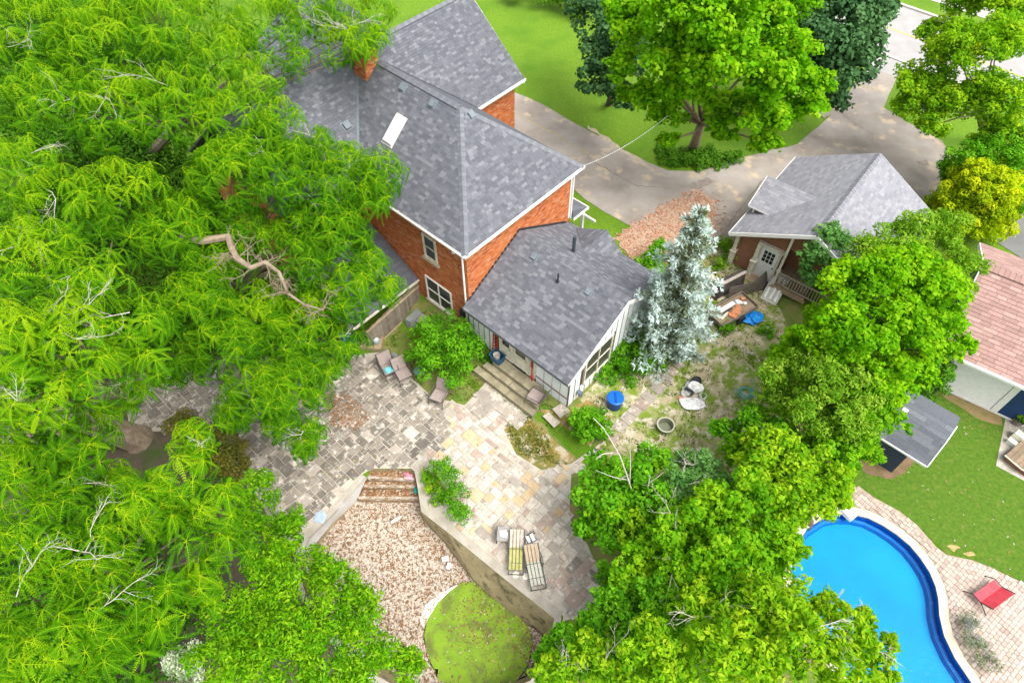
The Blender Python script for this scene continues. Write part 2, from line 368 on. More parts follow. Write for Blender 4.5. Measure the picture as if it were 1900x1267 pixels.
sheet('garden_soil', [(-6.96,21.97,-0.60), (-4.56,23.42,-0.60), (-1.41,23.17,-0.30), (5.32,20.13,0.00), (8.12,25.19,-0.00), (11.38,27.23,0.00), (14.79,22.91,0.00), (15.66,18.21,0.00), (14.66,13.16,0.00), (11.84,11.21,0.00), (10.96,8.98,0.00), (10.98,6.19,0.00), (11.66,4.40,-0.00), (0.96,3.95,-0.40), (2.26,6.69,-0.50), (3.83,8.30,-0.50), (2.51,11.46,-0.60), (-1.25,16.20,-0.60), (-6.03,18.61,-0.60)], m_weed, -.006, step=.8)
sheet('backyard_grass', [(3.14,17.00,0.00), (5.25,19.47,-0.00), (7.81,22.91,0.00), (11.46,27.65,0.00), (12.03,25.19,-0.00), (13.67,22.91,0.00), (14.09,20.13,0.00), (13.65,16.42,0.00), (9.90,12.66,0.00), (5.70,12.17,0.00), (3.31,13.94,0.00), (4.60,15.15,0.00)], m_yard, .004, step=.5, wob=.06)
sheet('weedy_bed', [(-6.39,20.58,-0.60), (-5.34,22.50,-0.60), (-2.28,21.97,-0.60), (-1.76,20.50,-0.50), (-1.18,18.86,-0.50), (-1.79,17.23,-0.60), (-3.86,17.53,-0.60), (-4.85,18.61,-0.60), (-6.03,19.84,-0.60)], m_weed, .004, step=.4, wob=.05)
sheet('weedy_patch', [(-0.37,15.85,-0.50), (1.26,16.66,-0.40), (2.49,16.39,-0.20), (3.51,17.00,0.00), (4.69,16.13,0.00), (3.12,14.23,-0.30), (2.26,13.67,-0.50), (1.20,13.82,-0.60), (0.19,14.52,-0.60)], mat('weedy_gravel', (.17, .19, .03), (.34, .22, .07), 1.4, .95, .5, c3=(.5, .42, .3), scale3=2.0, lo3=.5, hi3=.6), .008, step=.35, wob=.06)
sheet('rubble_strip', [(5.73,27.65,0.00), (8.26,29.77,0.00), (10.71,31.50,0.00), (11.85,30.69,0.00), (11.54,28.08,-0.00), (8.87,26.40,0.00), (6.46,25.99,0.00)], m_mulch, .012, step=.3, wob=.16)
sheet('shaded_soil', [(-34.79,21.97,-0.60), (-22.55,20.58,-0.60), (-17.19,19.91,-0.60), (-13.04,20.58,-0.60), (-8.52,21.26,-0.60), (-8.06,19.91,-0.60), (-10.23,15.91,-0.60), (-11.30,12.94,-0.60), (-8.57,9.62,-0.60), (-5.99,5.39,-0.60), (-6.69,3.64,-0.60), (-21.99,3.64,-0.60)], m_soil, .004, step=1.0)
# seams, cracks and damp stains of the old asphalt
def ribbon(name, pts, wd, mt, off=.011, seed=1):
    q = np.random.default_rng(seed); P = [np.array(p[:2]) for p in pts]; out = []
    for a, c in zip(P, P[1:]):
        k = max(2, int(np.linalg.norm(c-a)/.25)); out += [a+(c-a)*i/k+q.normal(0, .03, 2) for i in range(k)]
    out.append(P[-1]); b = M(); L_ = []; R_ = []
    for i, p in enumerate(out):
        t = out[min(i+1, len(out)-1)]-out[max(i-1, 0)]; nn = np.array([-t[1], t[0]])/np.linalg.norm(t); w_ = wd*q.uniform(.2, 1.1)
        L_.append((*(p+nn*w_), float(hgt(p[0], p[1]))+off)); R_.append((*(p-nn*w_), float(hgt(p[0], p[1]))+off))
    for i in range(len(out)-1): b.add([L_[i], R_[i], R_[i+1], L_[i+1]], [(0, 1, 2, 3)])
    b.build(name, mt)['kind'] = 'structure'
m_seam = mat('weedy_seam', (.34, .30, .08), (.52, .42, .22), 5, .95); m_crack = mat('crack', (.16, .14, .12), (.22, .19, .15), 5, .95); m_damp = mat('damp_stain', (.24, .19, .155), (.34, .29, .24), 3, .7)
ribbon('driveway_seam', [(-0.90,39.86,0.00), (0.71,38.73,0.00), (2.77,36.95,0.00), (4.84,34.88,0.00)], .05, m_seam, seed=2); ribbon('driveway_seam', [(4.99,34.25,-0.00), (7.41,31.98,0.00), (9.31,31.74,0.00)], .03, m_crack, seed=3)
ribbon('driveway_seam', [(23.41,43.02,0.00), (24.14,42.37,0.00), (25.38,41.60,0.00)], .07, m_seam, seed=4); ribbon('driveway_seam', [(21.49,39.56,0.00), (23.16,36.95,0.00)], .03, m_crack, seed=5); ribbon('driveway_seam', [(4.90,37.80,0.00), (7.08,35.19,0.00), (8.70,33.32,0.00)], .22, mat('grit_edge', (.40, .32, .20), (.50, .43, .33), 4, .95), .010, seed=6)
ribbon('driveway_seam', [(26.97,46.46,0.00), (27.93,45.60,0.00)], .03, m_crack, .016, seed=7); ribbon('driveway_seam', [(15.30,32.72,0.00), (13.51,30.32,0.00), (12.23,28.52,0.00)], .03, m_crack, seed=8)
for pp_ in ([(20.16,39.14,0.00), (21.43,39.98,0.00), (22.20,40.78,0.00), (22.58,40.60,0.00), (21.70,39.56,0.00), (20.52,38.67,0.00)], [(10.31,31.98,0.00), (11.72,32.72,0.00), (12.33,32.47,0.00), (11.22,31.64,0.00)], [(24.96,34.25,-0.00), (25.71,34.45,0.00), (25.68,33.93,0.00), (24.95,33.73,0.00)], [(22.19,37.97,0.00), (22.54,38.32,0.00), (22.43,37.74,0.00)]): sheet('damp_patch', pp_, m_damp, .011, step=.15, wob=.04)
# rubble bricks lying on the strip
def scatter(poly, n, seed):
    q = np.random.default_rng(seed); xs = [p[0] for p in poly]; ys = [p[1] for p in poly]; out = []
    while len(out) < n:
        x, y = q.uniform(min(xs), max(xs)), q.uniform(min(ys), max(ys))
        if inpoly(x, y, poly): out.append((x, y, q.uniform(0, 6.28), q.uniform(0, 1)))
    return out
b = M()
for x, y, a, t in scatter([(5.73,27.65,0.00), (8.26,29.77,0.00), (10.71,31.50,0.00), (11.85,30.69,0.00), (11.54,28.08,-0.00), (8.87,26.40,0.00), (6.46,25.99,0.00)], 1300, 3)+scatter([(5.09,27.23,0.00), (8.14,30.09,0.00), (10.95,31.98,0.00), (12.54,31.02,0.00), (12.06,27.65,0.00), (11.01,25.19,-0.00), (8.75,25.59,0.00), (6.38,25.19,-0.00)], 500, 4):
    s_ = .03+.08*t*t; ca, sa = math.cos(a)*s_, math.sin(a)*s_; z = .01
    b.hexa([(x+ca, y+sa, z), (x-sa*.6, y+ca*.6, z), (x-ca, y-sa, z), (x+sa*.6, y-ca*.6, z), (x+ca*.8, y+sa*.8, z+.04), (x-sa*.5, y+ca*.5, z+.05*t+.01), (x-ca*.8, y-sa*.8, z+.04), (x+sa*.5, y-ca*.5, z+.03)], int(t*7) % 3)
tag(b.build('rubble', [mat('rub_a', (.50, .25, .14), rough=.9), mat('rub_b', (.62, .42, .30), rough=.9), mat('rub_c', (.40, .22, .15), rough=.9)]), 'broken orange brick chips strewn over the strip beside the driveway', 'rubble', kind='stuff')
# ------------------------------------------------------------------ stone patio
st = [mat('flag_grey', (.185, .16, .13), (.27, .24, .195), 3, .85, .3, c3=(.56, .51, .43), scale3=3.4, lo3=.545, hi3=.64, rnd=.22),
      mat('flag_dark', (.135, .118, .098), (.19, .17, .14), 3, .85, .3, c3=(.45, .42, .36), scale3=3.0, lo3=.55, hi3=.66, rnd=.15),
      mat('flag_cream', (.46, .40, .32), (.60, .55, .48), 3, .85, .3, c3=(.36, .30, .23), scale3=3.5, lo3=.54, hi3=.66, rnd=.10),
      mat('flag_tan', (.52, .36, .19), (.60, .46, .30), 3, .85, .3, rnd=.10),
      mat('flag_pink', (.34, .25, .20), (.42, .33, .27), 3, .85, .3, c3=(.62, .55, .46), scale3=3.0, lo3=.55, hi3=.65, rnd=.12),
      mat('flag_taupe', (.33, .285, .24), (.42, .37, .31), 3, .85, .3, c3=(.62, .56, .47), scale3=3.2, lo3=.54, hi3=.64, rnd=.12)]
PAT = [(-8.32,19.91,-0.60), (-6.34,20.17,-0.60), (-4.85,18.55,-0.60), (-3.86,17.53,-0.60), (-2.24,17.02,-0.60), (-1.17,18.39,-0.50), (1.00,16.51,-0.40), (-0.37,15.71,-0.50), (0.19,14.44,-0.60), (1.31,13.66,-0.60), (2.64,13.98,-0.50), (3.87,14.68,-0.30), (4.60,15.01,-0.10), (4.85,14.63,-0.10), (3.58,13.88,-0.40), (2.62,13.46,-0.60), (2.42,11.46,-0.60), (3.12,10.29,-0.60), (3.52,9.18,-0.60), (3.52,8.33,-0.60), (2.83,7.50,-0.60), (1.98,7.26,-0.60)]+[(p[0]+dx, p[1]+dy, 0) for p, dx, dy in ((BAS_T[7], .35, .1), (BAS_T[6], .25, .28), (BAS_T[5], .25, .28), (BAS_T[4], .25, .28), (BAS_T[3], .33, .15), (BAS_T[2], .33, .05), (BAS_T[1], .3, .05))]+[(BAS_T[1][0], BAS_T[1][1]+.02, 0), (BAS_T[0][0], BAS_T[0][1]+.02, 0), (BAS_T[17][0]-.2, BAS_T[17][1]+.15, 0), (BAS_T[16][0]-.2, BAS_T[16][1]+.15, 0), (BAS_T[15][0]-.2, BAS_T[15][1]+.15, 0), (-9.14,10.29,-0.60), (-12.13,13.46,-0.60), (-14.15,15.62,-0.60), (-17.62,15.62,-0.60), (-18.89,18.61,-0.60), (-14.23,19.91,-0.60)]
PAT2 = [(p[0], p[1]) for p in PAT]
sheet('patio_bed', PAT2, mat('joint_sand', (.56, .50, .41), (.42, .37, .30), 2, .95), .010, step=.8)
pt = thing('stone_patio', 'irregular flagstone patio between the white sunroom and the drained basin', 'patio', (-2, 13, 0), TH)
pts_uv = [(float((np.array(p)-[-2, 13])@E1), float((np.array(p)-[-2, 13])@E2)) for p in PAT2]
un = .19; us = [p[0] for p in pts_uv]; vs2 = [p[1] for p in pts_uv]
nu = int((max(us)-min(us))/un)+2; nv = int((max(vs2)-min(vs2))/un)+2; occ = np.zeros((nu, nv), bool); stones = []
qr = np.random.default_rng(11)
for i in range(nu):
    for j in range(nv):
        if occ[i, j]: continue
        opts = [(2, 2), (2, 3), (3, 2), (1, 2), (2, 1), (3, 3), (1, 1), (2, 2), (1, 3), (2, 3)]; qr.shuffle(opts)
        for a, c in opts:
            if i+a <= nu and j+c <= nv and not occ[i:i+a, j:j+c].any(): break
        else: a = c = 1
        a = min(a, nu-i); c = min(c, nv-j)
        if occ[i:i+a, j:j+c].any(): a = c = 1
        occ[i:i+a, j:j+c] = True
        stones.append((min(us)+i*un, min(vs2)+j*un, a*un, c*un))
kept = []
for (x, y, a, c) in stones:
    g = .016; inside = sum(inpoly(px_, py_, pts_uv) for px_, py_ in ((x+g, y+g), (x+a-g, y+g), (x+a-g, y+c-g), (x+g, y+c-g), (x+a/2, y+c/2)))
    if inside < 4: continue
    wx = -2+E1[0]*(x+a/2)+E2[0]*(y+c/2); wy = 13+E1[1]*(x+a/2)+E2[1]*(y+c/2)
    kept.append((x, y, a, c, wx, wy))
pale_c = np.array((0.82,12.94,-0.60)[:2])
SM = {}; rest = M()
def stone_mesh(a, c, k, mt):
    key = (round(a, 3), round(c, 3), k, mt)
    if key not in SM:
        q = np.random.default_rng(k*7+int(a*100)+int(c*10)); g = .017; j = lambda: float(q.normal(0, .006))
        P = [(g+j(), g+j()), (a-g+j(), g+j()), (a-g+j(), c-g+j()), (g+j(), c-g+j())]; h_ = .022; e = .016
        b = M(); cx, cy = a/2, c/2
        ins = [(p[0]+(cx-p[0])*e/a*2, p[1]+(cy-p[1])*e/c*2) for p in P]
        b.add([(*p, 0) for p in P]+[(*p, h_*.7) for p in P]+[(*p, h_) for p in ins],
              [(8, 9, 10, 11)]+[(i, (i+1) % 4, 4+(i+1) % 4, 4+i) for i in range(4)]+[(4+i, 4+(i+1) % 4, 8+(i+1) % 4, 8+i) for i in range(4)])
        SM[key] = (b, mesh_np('flagstone', b.v, b.f, [st[mt]]))
    return SM[key]
kept.sort(key=lambda t: np.hypot(t[4], t[5])+(100 if t[4] < -10 else 0)-t[2]*t[3]*3)
for n_, (x, y, a, c, wx, wy) in enumerate(kept):
    dpale = np.hypot((wx-pale_c[0])*.75, wy-pale_c[1]); pr = qr.random()
    if wx < -4.3 or (wx < -3.0 and wy > 14.5): mt = qr.choice([0, 1, 5, 2, 0], p=[.42, .40, .10, .01, .07])  # left stones: own grey, with tree shade also put into the darker mix
    elif dpale < 3.3: mt = qr.choice([2, 3, 4, 5], p=[.58, .17, .08, .17])
    elif wy < 10.5: mt = qr.choice([5, 4, 2, 0], p=[.5, .25, .13, .12])
    else: mt = qr.choice([2, 5, 0, 4, 3], p=[.27, .36, .2, .1, .07])
    z = float(hgt(np.array(wx), np.array(wy)))+.012+qr.uniform(0, .008)
    bm_, me = stone_mesh(a, c, int(qr.integers(3)), int(mt))
    if n_ < 300:
        o = link('flagstone', me, pt); o.location = (x, y, z); o.rotation_euler = (qr.normal(0, .008), qr.normal(0, .008), qr.normal(0, .006))
    else: rest.add([(p[0]+x, p[1]+y, p[2]+z) for p in bm_.v], bm_.f, int(mt))
rest.build('flagstone', st, pt)['kind'] = 'stuff'
# stepping stones towards the gate
sp = thing('stepping_stone_path', 'line of square stepping stones from the patio past the blue barrel', 'path', (5.98,16.65,0.00), 0)
for k, (p, s_) in enumerate((((4.49,15.01,0.00), .34), ((4.88,15.51,0.00), .36), ((5.29,15.96,0.00), .36), ((5.65,16.36,0.00), .33), ((6.01,16.71,0.00), .33), ((6.38,17.09,0.00), .36), ((6.88,17.60,0.00), .40), ((7.32,18.09,0.00), .36), ((7.67,18.52,-0.00), .3), ((8.02,18.96,-0.00), .28), ((8.35,19.47,-0.00), .26), ((8.61,19.96,0.00), .24))):
    b = M(); a0 = TH+.05*math.sin(k*2.1); n = 7
    poly = [(.62*s_*1.2*sx*(1+qr.normal(0, .06)), .62*s_*1.3*sy*(1+qr.normal(0, .06))) for sx, sy in ((-1, -1), (0, -1.06), (1, -.95), (1.04, 0), (.95, 1), (0, 1.03), (-1, .95))]
    b.prism(poly, 0, .03); o = b.build('stepping_stone', st[5 if k % 4 else 4], sp)
    o.location = (p[0]-sp.location.x, p[1]-sp.location.y, float(hgt(np.array(p[0]), np.array(p[1])))+.006+.005*(k % 3)); o.rotation_euler.z = a0
# big worn slabs in front of the sunroom steps
b = M()
for k, (p, sx, sy) in enumerate((((-1.15,17.47,-0.50), .5, .62), ((-0.38,16.96,-0.50), .45, .5), ((0.13,16.25,-0.45), .38, .45), ((-1.52,16.75,-0.55), .4, .4), ((1.86,16.10,-0.20), .3, .4), ((2.24,16.39,-0.20), .32, .3))):
    o = M(); o.prism([(-sx, -sy), (sx*.9, -sy*1.05), (sx, sy*.8), (-sx*.8, sy)], 0, .03)
    o = o.build('worn_slab', st[2] if k == 4 else st[5], pt); d = np.array(p[:2])-[-2, 13]
    o.location = (float(d@E1), float(d@E2), float(hgt(np.array(p[0]), np.array(p[1])))+.02+.006*k); o.rotation_euler.z = .1*math.sin(k)
# ------------------------------------------------------------------ drained basin
bz = thing('drained_basin', 'drained old concrete swimming basin full of dry leaves and green scum', 'basin', (-3.5, 9, -.6))
def bl(p, z): return (p[0]+3.5, p[1]-9, z+.6)
BOT = [(-6.86,12.66,-1.50), (-4.14,12.61,-1.50), (-4.06,12.21,-1.50), (-3.93,11.78,-1.50), (-2.87,10.78,-1.65), (-1.63,9.29,-1.90), (-0.33,8.22,-2.20), (1.21,7.15,-2.40), (1.08,6.44,-2.40), (0.53,5.65,-2.40), (-1.05,5.07,-2.40), (-3.35,5.07,-2.40), (-5.75,6.35,-2.00), (-7.94,8.33,-1.70), (-8.52,9.51,-1.60), (-8.60,10.35,-1.50), (-7.83,11.56,-1.50), (-6.90,12.59,-1.50)]
m_bwall = mat('basin_wall', (.42, .34, .19), (.30, .24, .13), 1.6, .9, .3, c3=(.14, .12, .06), scale3=2.2, lo3=.52, hi3=.66)
m_bwhite = mat('basin_pale_wall', (.62, .60, .58), (.50, .47, .43), 2, .9)
b = M(); nB = len(BAS_T)
for i in range(1, nB):
    j = (i+1) % nB
    if i == nB-1: continue
    b.add([bl(BAS_T[i], -.6), bl(BAS_T[j], -.6), bl(BOT[j], BOT[j][2]), bl(BOT[i], BOT[i][2])], [(0, 1, 2, 3)], 1 if 12 <= i <= 16 else 0)
    b.add([bl(BOT[i], BOT[i][2]), bl(BOT[j], BOT[j][2]), bl(BOT[j], -2.95), bl(BOT[i], -2.95)], [(0, 1, 2, 3)], 0)
b.build('wall', [m_bwall, m_bwhite], bz)
# coping round the rim
b = M()
cen = np.array([-3.4, 9.5])
for i in range(1, nB):
    j = (i+1) % nB
    if i == nB-1: continue
    A, B = np.array(BAS_T[i][:2]), np.array(BAS_T[j][:2])
    def outw(k):
        p = np.array(BAS_T[k][:2]); t = np.array(BAS_T[(k+1) % nB][:2])-np.array(BAS_T[k-1][:2]); nn = np.array([t[1], -t[0]]); nn /= np.linalg.norm(nn)
        return p-nn*(.36 if k < 9 else .26) if (p-nn*.2-cen)@(p-cen) > (p-cen)@(p-cen) else p+nn*(.36 if k < 9 else .26)
    oa, ob = outw(i), outw(j)
    b.hexa([bl((*A, 0), -.75), bl((*B, 0), -.75), bl((*ob, 0), -.75), bl((*oa, 0), -.75), bl((*A, 0), -.55), bl((*B, 0), -.55), bl((*ob, 0), -.55), bl((*oa, 0), -.55)])
b.build('coping', mat('coping_concrete', (.36, .32, .255), (.46, .42, .35), 2.2, .9, .3), bz)
# steps down, three treads
for k, (l0, r0, z) in enumerate((((-6.24,13.69,-0.60), (-4.35,13.69,-0.60), -.86), ((-6.47,13.34,-0.85), (-4.32,13.24,-0.85), -1.08), ((-6.66,13.05,-1.05), (-4.27,13.00,-1.05), -1.29))):
    nx = (((-6.47,13.34,-0.85), (-4.32,13.24,-0.85)), ((-6.66,13.05,-1.05), (-4.27,13.00,-1.05)), ((-6.81,12.57,-1.30), (-4.12,12.52,-1.30)))[k]
    b = M(); b.prism([(p[0]+3.5, p[1]-9) for p in (l0, r0, nx[1], nx[0])], -2.4, z+.6)
    b.build('step', mat('step_stone%d' % k, (.34, .27, .18), (.22, .13, .06), 3, .9, .5, c3=(.52, .46, .38), scale3=4, lo3=.55, hi3=.65), bz)
for k, (l0, r0, z) in enumerate((((-6.46,13.40,-0.86), (-4.32,13.27,-0.86), -.86), ((-6.65,13.09,-1.08), (-4.28,13.04,-1.08), -1.08), ((-6.81,12.62,-1.29), (-4.12,12.60,-1.29), -1.29))):
    b = M(); b.hexa([bl((l0[0], l0[1]-.02, 0), z-.06), bl((r0[0], r0[1]-.02, 0), z-.06), bl((r0[0], r0[1]+.1, 0), z-.06), bl((l0[0], l0[1]+.1, 0), z-.06), bl((l0[0], l0[1]-.02, 0), z+.05), bl((r0[0], r0[1]-.02, 0), z+.05), bl((r0[0], r0[1]+.1, 0), z+.05), bl((l0[0], l0[1]+.1, 0), z+.05)]); b.build('step_edge', mat('step_edge%d' % k, (.50, .45, .38), (.28, .20, .12), 4, .9), bz)
b = M(); b.add([bl(BAS_T[0], -.6), bl(BAS_T[1], -.6), bl(BAS_T[1], -1.2), bl(BAS_T[0], -1.2)], [(0, 1, 2, 3)]); b.build('step_riser', m_bwall, bz)
WAT = [(-1.57,9.26,-2.20), (-2.08,9.28,-2.20), (-2.63,8.94,-2.20), (-3.09,8.46,-2.20), (-3.47,7.79,-2.20), (-3.55,7.12,-2.20), (-3.37,6.39,-2.20), (-2.84,5.47,-2.20), (-1.45,4.94,-2.20), (0.00,5.23,-2.20), (0.60,6.00,-2.20), (0.82,6.79,-2.20), (0.70,7.41,-2.20), (0.27,7.90,-2.20), (-0.22,8.28,-2.20), (-0.86,8.81,-2.20)]
def floorz(x, y):
    ins = inpoly_np(x, y, WAT); z = np.clip(-1.5-(12.6-y)*.22, -2.17, -1.45)
    return np.where(ins, -2.75, z)
fl = sheet('basin_floor', [(p[0], p[1]) for p in BOT], mat('cracked_mud', (.47, .415, .335), (.58, .52, .44), 5, .95, .9, c3=(.20, .115, .06), scale3=7, lo3=.50, hi3=.57, bscale=16), 0, step=.14, hf=floorz, kind=None)
fl.name = 'floor'; fl.parent = bz; fl.matrix_parent_inverse = Matrix.Translation((3.5, -9, .6))
m_duck = mat('duckweed', (.165, .30, .010), (.225, .365, .014), 2, .7, .1, c3=(.13, .17, .025), scale3=1.3, lo3=.48, hi3=.64, detail=8)
o = sheet('scummy_water', WAT, m_duck, 0, step=.3, hf=lambda x, y: x*0-2.2)
sheet('pale_residue', [(-2.62,8.87,-2.10), (-3.08,8.41,-2.10), (-3.46,7.74,-2.10), (-3.58,7.39,-2.10), (-3.78,7.70,-2.10), (-3.57,8.34,-2.10), (-2.97,8.82,-2.10), (-2.36,9.13,-2.10), (-2.27,9.13,-2.10)], mat('lime_residue', (.68, .66, .62), (.56, .53, .47), 5, .9), .0, step=.2, hf=lambda x, y: floorz(x, y)+.012*0+np.where(inpoly_np(x, y, WAT), .56, .02), kind='structure')
# dry leaves on floor and steps, debris on the scum
def leafcards(pts, zf, size, seed, flat=.35):
    q = np.random.default_rng(seed); n = len(pts); x = np.array([p[0] for p in pts]); y = np.array([p[1] for p in pts]); z = zf(x, y)
    a = q.uniform(0, 6.28, n); s_ = size*q.uniform(.5, 1.3, n); tl = q.normal(0, flat, (n, 2))
    d = np.c_[np.cos(a), np.sin(a), tl[:, 0]]; e = np.c_[-np.sin(a), np.cos(a), tl[:, 1]]; c = np.c_[x, y, z+s_*.2]
    V = np.stack([c-d*s_[:, None], c-e*s_[:, None]*.45, c+d*s_[:, None], c+e*s_[:, None]*.45], 1).reshape(-1, 3)
    return V, np.arange(4*n).reshape(n, 4)
fp = [p for p in scatter([(p[0], p[1]) for p in BOT], 18000, 21) if not inpoly(p[0], p[1], WAT)]
near = lambda p: min(abs((p[0]-BOT[i][0])*(BOT[i+1][1]-BOT[i][1])-(p[1]-BOT[i][1])*(BOT[i+1][0]-BOT[i][0]))/np.hypot(BOT[i+1][0]-BOT[i][0], BOT[i+1][1]-BOT[i][1]) for i in (15, 16, 3, 4, 5))
fp = [p for p in fp if p[3] < .55 or near(p) < .5 or p[1] > 11.8]
V, F = leafcards(fp, lambda x, y: floorz(x, y)+.01, .042, 5)
LM = [mat('dead_leaf_a', (.27, .125, .045), rough=.9), mat('dead_leaf_b', (.36, .20, .10), rough=.9), mat('dead_leaf_c', (.50, .43, .335), rough=.9), mat('dead_leaf_d', (.18, .10, .05), rough=.9)]
tag(link('leaf_litter', mesh_np('leaf_litter', V, F, LM, rng.choice(4, len(F), p=[.24, .24, .40, .12]))), 'dry brown leaf litter over the floor of the drained basin', 'leaves', kind='stuff')
stp = [(x, y, a, t) for x, y, a, t in scatter([(-6.30,13.82,-0.86), (-4.39,13.82,-0.86), (-4.12,12.60,-1.29), (-6.81,12.60,-1.29)], 1500, 8)]
def stepz(x, y): return np.where(y > (-6.47,13.32,-0.86)[1], -.85, np.where(y > (-6.67,13.04,-1.08)[1], -1.07, -1.28))
V, F = leafcards(stp, stepz, .08, 6)
tag(link('leaf_litter', mesh_np('step_leaves', V, F, LM, rng.choice(4, len(F), p=[.4, .25, .15, .2]))), 'dry brown leaves drifted on the steps into the basin', 'leaves', kind='stuff')
V, F = leafcards([p for p in scatter(WAT, 1500, 9) if (p[3] < .25 or np.hypot(p[0]-(-1.43,7.73,-2.20)[0], p[1]-(-1.43,7.73,-2.20)[1]) < 1.0 or near(p) < .4)], lambda x, y: x*0-2.195, .05, 4, .1)
tag(link('floating_leaves', mesh_np('floating_leaves', V, F, LM, rng.choice(4, len(F), p=[.2, .1, .1, .6]))), 'dark leaf scraps floating on the green scum of the basin', 'leaves', kind='stuff')
pl_ = scatter([p for p in PAT2], 1500, 31); pl_ = [p for p in pl_ if p[0] < -6 or p[3] < .10]
V, F = leafcards(pl_, lambda x, y: hgt(x, y)+.045, .045, 12)
tag(link('fallen_leaves', mesh_np('fallen_leaves', V, F, LM+[mat('dead_leaf_y', (.55, .40, .06), rough=.9)], rng.choice(5, len(F), p=[.2, .25, .2, .1, .25]))), 'small dry leaves scattered over the flagstone patio', 'leaves', kind='stuff')
# brown leaf drift and stain on the left of the patio
V, F = leafcards([p for p in scatter([(-9.03,17.68,-0.60), (-7.72,17.53,-0.60), (-6.54,16.34,-0.60), (-7.20,15.62,-0.60), (-8.36,15.91,-0.60)], 700, 17)], lambda x, y: hgt(x, y)+.04, .06, 13)
tag(link('leaf_drift', mesh_np('leaf_drift', V, F, LM, rng.choice(4, len(F), p=[.4, .3, .05, .25]))), 'reddish brown drift of dead leaves at the left of the patio', 'leaves', kind='stuff')
# ------------------------------------------------------------------ neighbour's pool
npool = thing('swimming_pool', 'kidney shaped blue swimming pool with pale coping on the right', 'pool', (14, 7, 0))
def pin(k, d):
    n = len(POOL); t = np.array(POOL[(k+1) % n][:2])-np.array(POOL[k-1][:2]); nn = np.array([t[1], -t[0]]); nn = nn/np.linalg.norm(nn)
    p = np.array(POOL[k][:2]); c = p+nn*.05
    return p+nn*d if inpoly(c[0], c[1], POOL) else p-nn*d
nP = len(POOL); pc = lambda q, z: (float(q[0])-14, float(q[1])-7, z)
b = M()
for k in range(nP):
    j = (k+1) % nP
    for (d0, z0, d1, z1, mi) in ((0, .02, 0, -.2, 0), (0, -.2, .02, -.30, 0), (.02, -.30, .14, -.32, 1), (.14, -.32, .20, -.5, 1)):
        b.add([pc(pin(k, d0), z0), pc(pin(j, d0), z0), pc(pin(j, d1), z1), pc(pin(k, d1), z1)], [(0, 1, 2, 3)], mi)
b.build('liner_wall', [mat('liner_dark', (.0, .085, .42), (.0, .10, .46), 2, .4), mat('liner_mid', (.0, .20, .60), rough=.4)], npool)
fo = sheet('pool_floor', [pin(k, .20) for k in range(nP)], mat('liner_floor', (.0, .30, .66), (.0, .38, .69), .3, .5), 0, step=.5, hf=lambda x, y: x*0-.5, kind=None); fo.parent = npool; fo.matrix_parent_inverse = Matrix.Translation((-14, -7, 0))
b = M()
for k in range(nP):
    j = (k+1) % nP
    q = [pin(k, -.02), pin(j, -.02), pin(j, -.36), pin(k, -.36)]
    b.hexa([pc(p, -.1) for p in q]+[pc(p, .055) for p in q])
b.build('coping', mat('pool_coping', (.66, .58, .44), (.60, .52, .39), 2, .8), npool)
mw = bpy.data.materials.new('pool_water'); mw.use_nodes = True; n = mw.node_tree
for x in list(n.nodes):
    if x.type == 'BSDF_PRINCIPLED': n.nodes.remove(x)
gl = n.nodes.new('ShaderNodeBsdfGlossy'); gl.inputs['Roughness'].default_value = .05; tp = n.nodes.new('ShaderNodeBsdfTransparent'); tp.inputs['Color'].default_value = (.62, .90, 1, 1)
fr = n.nodes.new('ShaderNodeFresnel'); fr.inputs['IOR'].default_value = 1.22; mx = n.nodes.new('ShaderNodeMixShader')
tn = n.nodes.new('ShaderNodeTexNoise'); tn.inputs['Scale'].default_value = 6.0; tn.inputs['Detail'].default_value = 3
bp = n.nodes.new('ShaderNodeBump'); bp.inputs['Strength'].default_value = .7; bp.inputs['Distance'].default_value = .05
ge = n.nodes.new('ShaderNodeNewGeometry'); n.links.new(ge.outputs['Position'], tn.inputs['Vector']); n.links.new(tn.outputs[0], bp.inputs['Height'])
n.links.new(bp.outputs[0], gl.inputs['Normal']); n.links.new(bp.outputs[0], fr.inputs['Normal'])
n.links.new(fr.outputs[0], mx.inputs[0]); n.links.new(tp.outputs[0], mx.inputs[1]); n.links.new(gl.outputs[0], mx.inputs[2]); n.links.new(mx.outputs[0], n.nodes['Material Output'].inputs[0])
sheet('pool_water', [pin(k, .003) for k in range(nP)], mw, 0, step=.6, hf=lambda x, y: x*0-.12)
# pavers around it
DECK = [(14.29,12.54,0.00), (14.82,12.61,0.00), (15.24,12.14,0.00), (16.16,11.49,0.00), (16.70,10.86,0.00), (17.12,9.96,0.00), (17.43,9.65,0.00), (18.36,9.43,0.00), (18.97,9.15,0.00), (19.54,8.79,0.00), (20.02,8.54,0.00), (21.27,7.64,0.00), (19.43,3.89,0.00), (16.79,3.89,0.00)]+[(*pin(k, -.365), 0) for k in range(12, -1, -1)]+[(13.77,11.68,0.00)]
dk2 = [(p[0], p[1]) for p in DECK]
sheet('pool_deck_bed', dk2, mat('paver_joint', (.44, .35, .27), (.36, .29, .22), 4, .95), .008, step=.8)
pd = thing('paver_terrace', 'pinkish paver terrace curving between the blue pool and the lawn', 'terrace', (17, 8, 0), R(38))
PVM = [mat('paver_a', (.46, .365, .30), (.52, .42, .355), 4, .85, .2, rnd=.1), mat('paver_b', (.40, .31, .26), rough=.85, rnd=.1), mat('paver_c', (.52, .44, .36), rough=.85, rnd=.1)]
tl = Tiler(pd, 'paver', PVM, [.5, .25, .25]); ca, sa = math.cos(R(38)), math.sin(R(38))
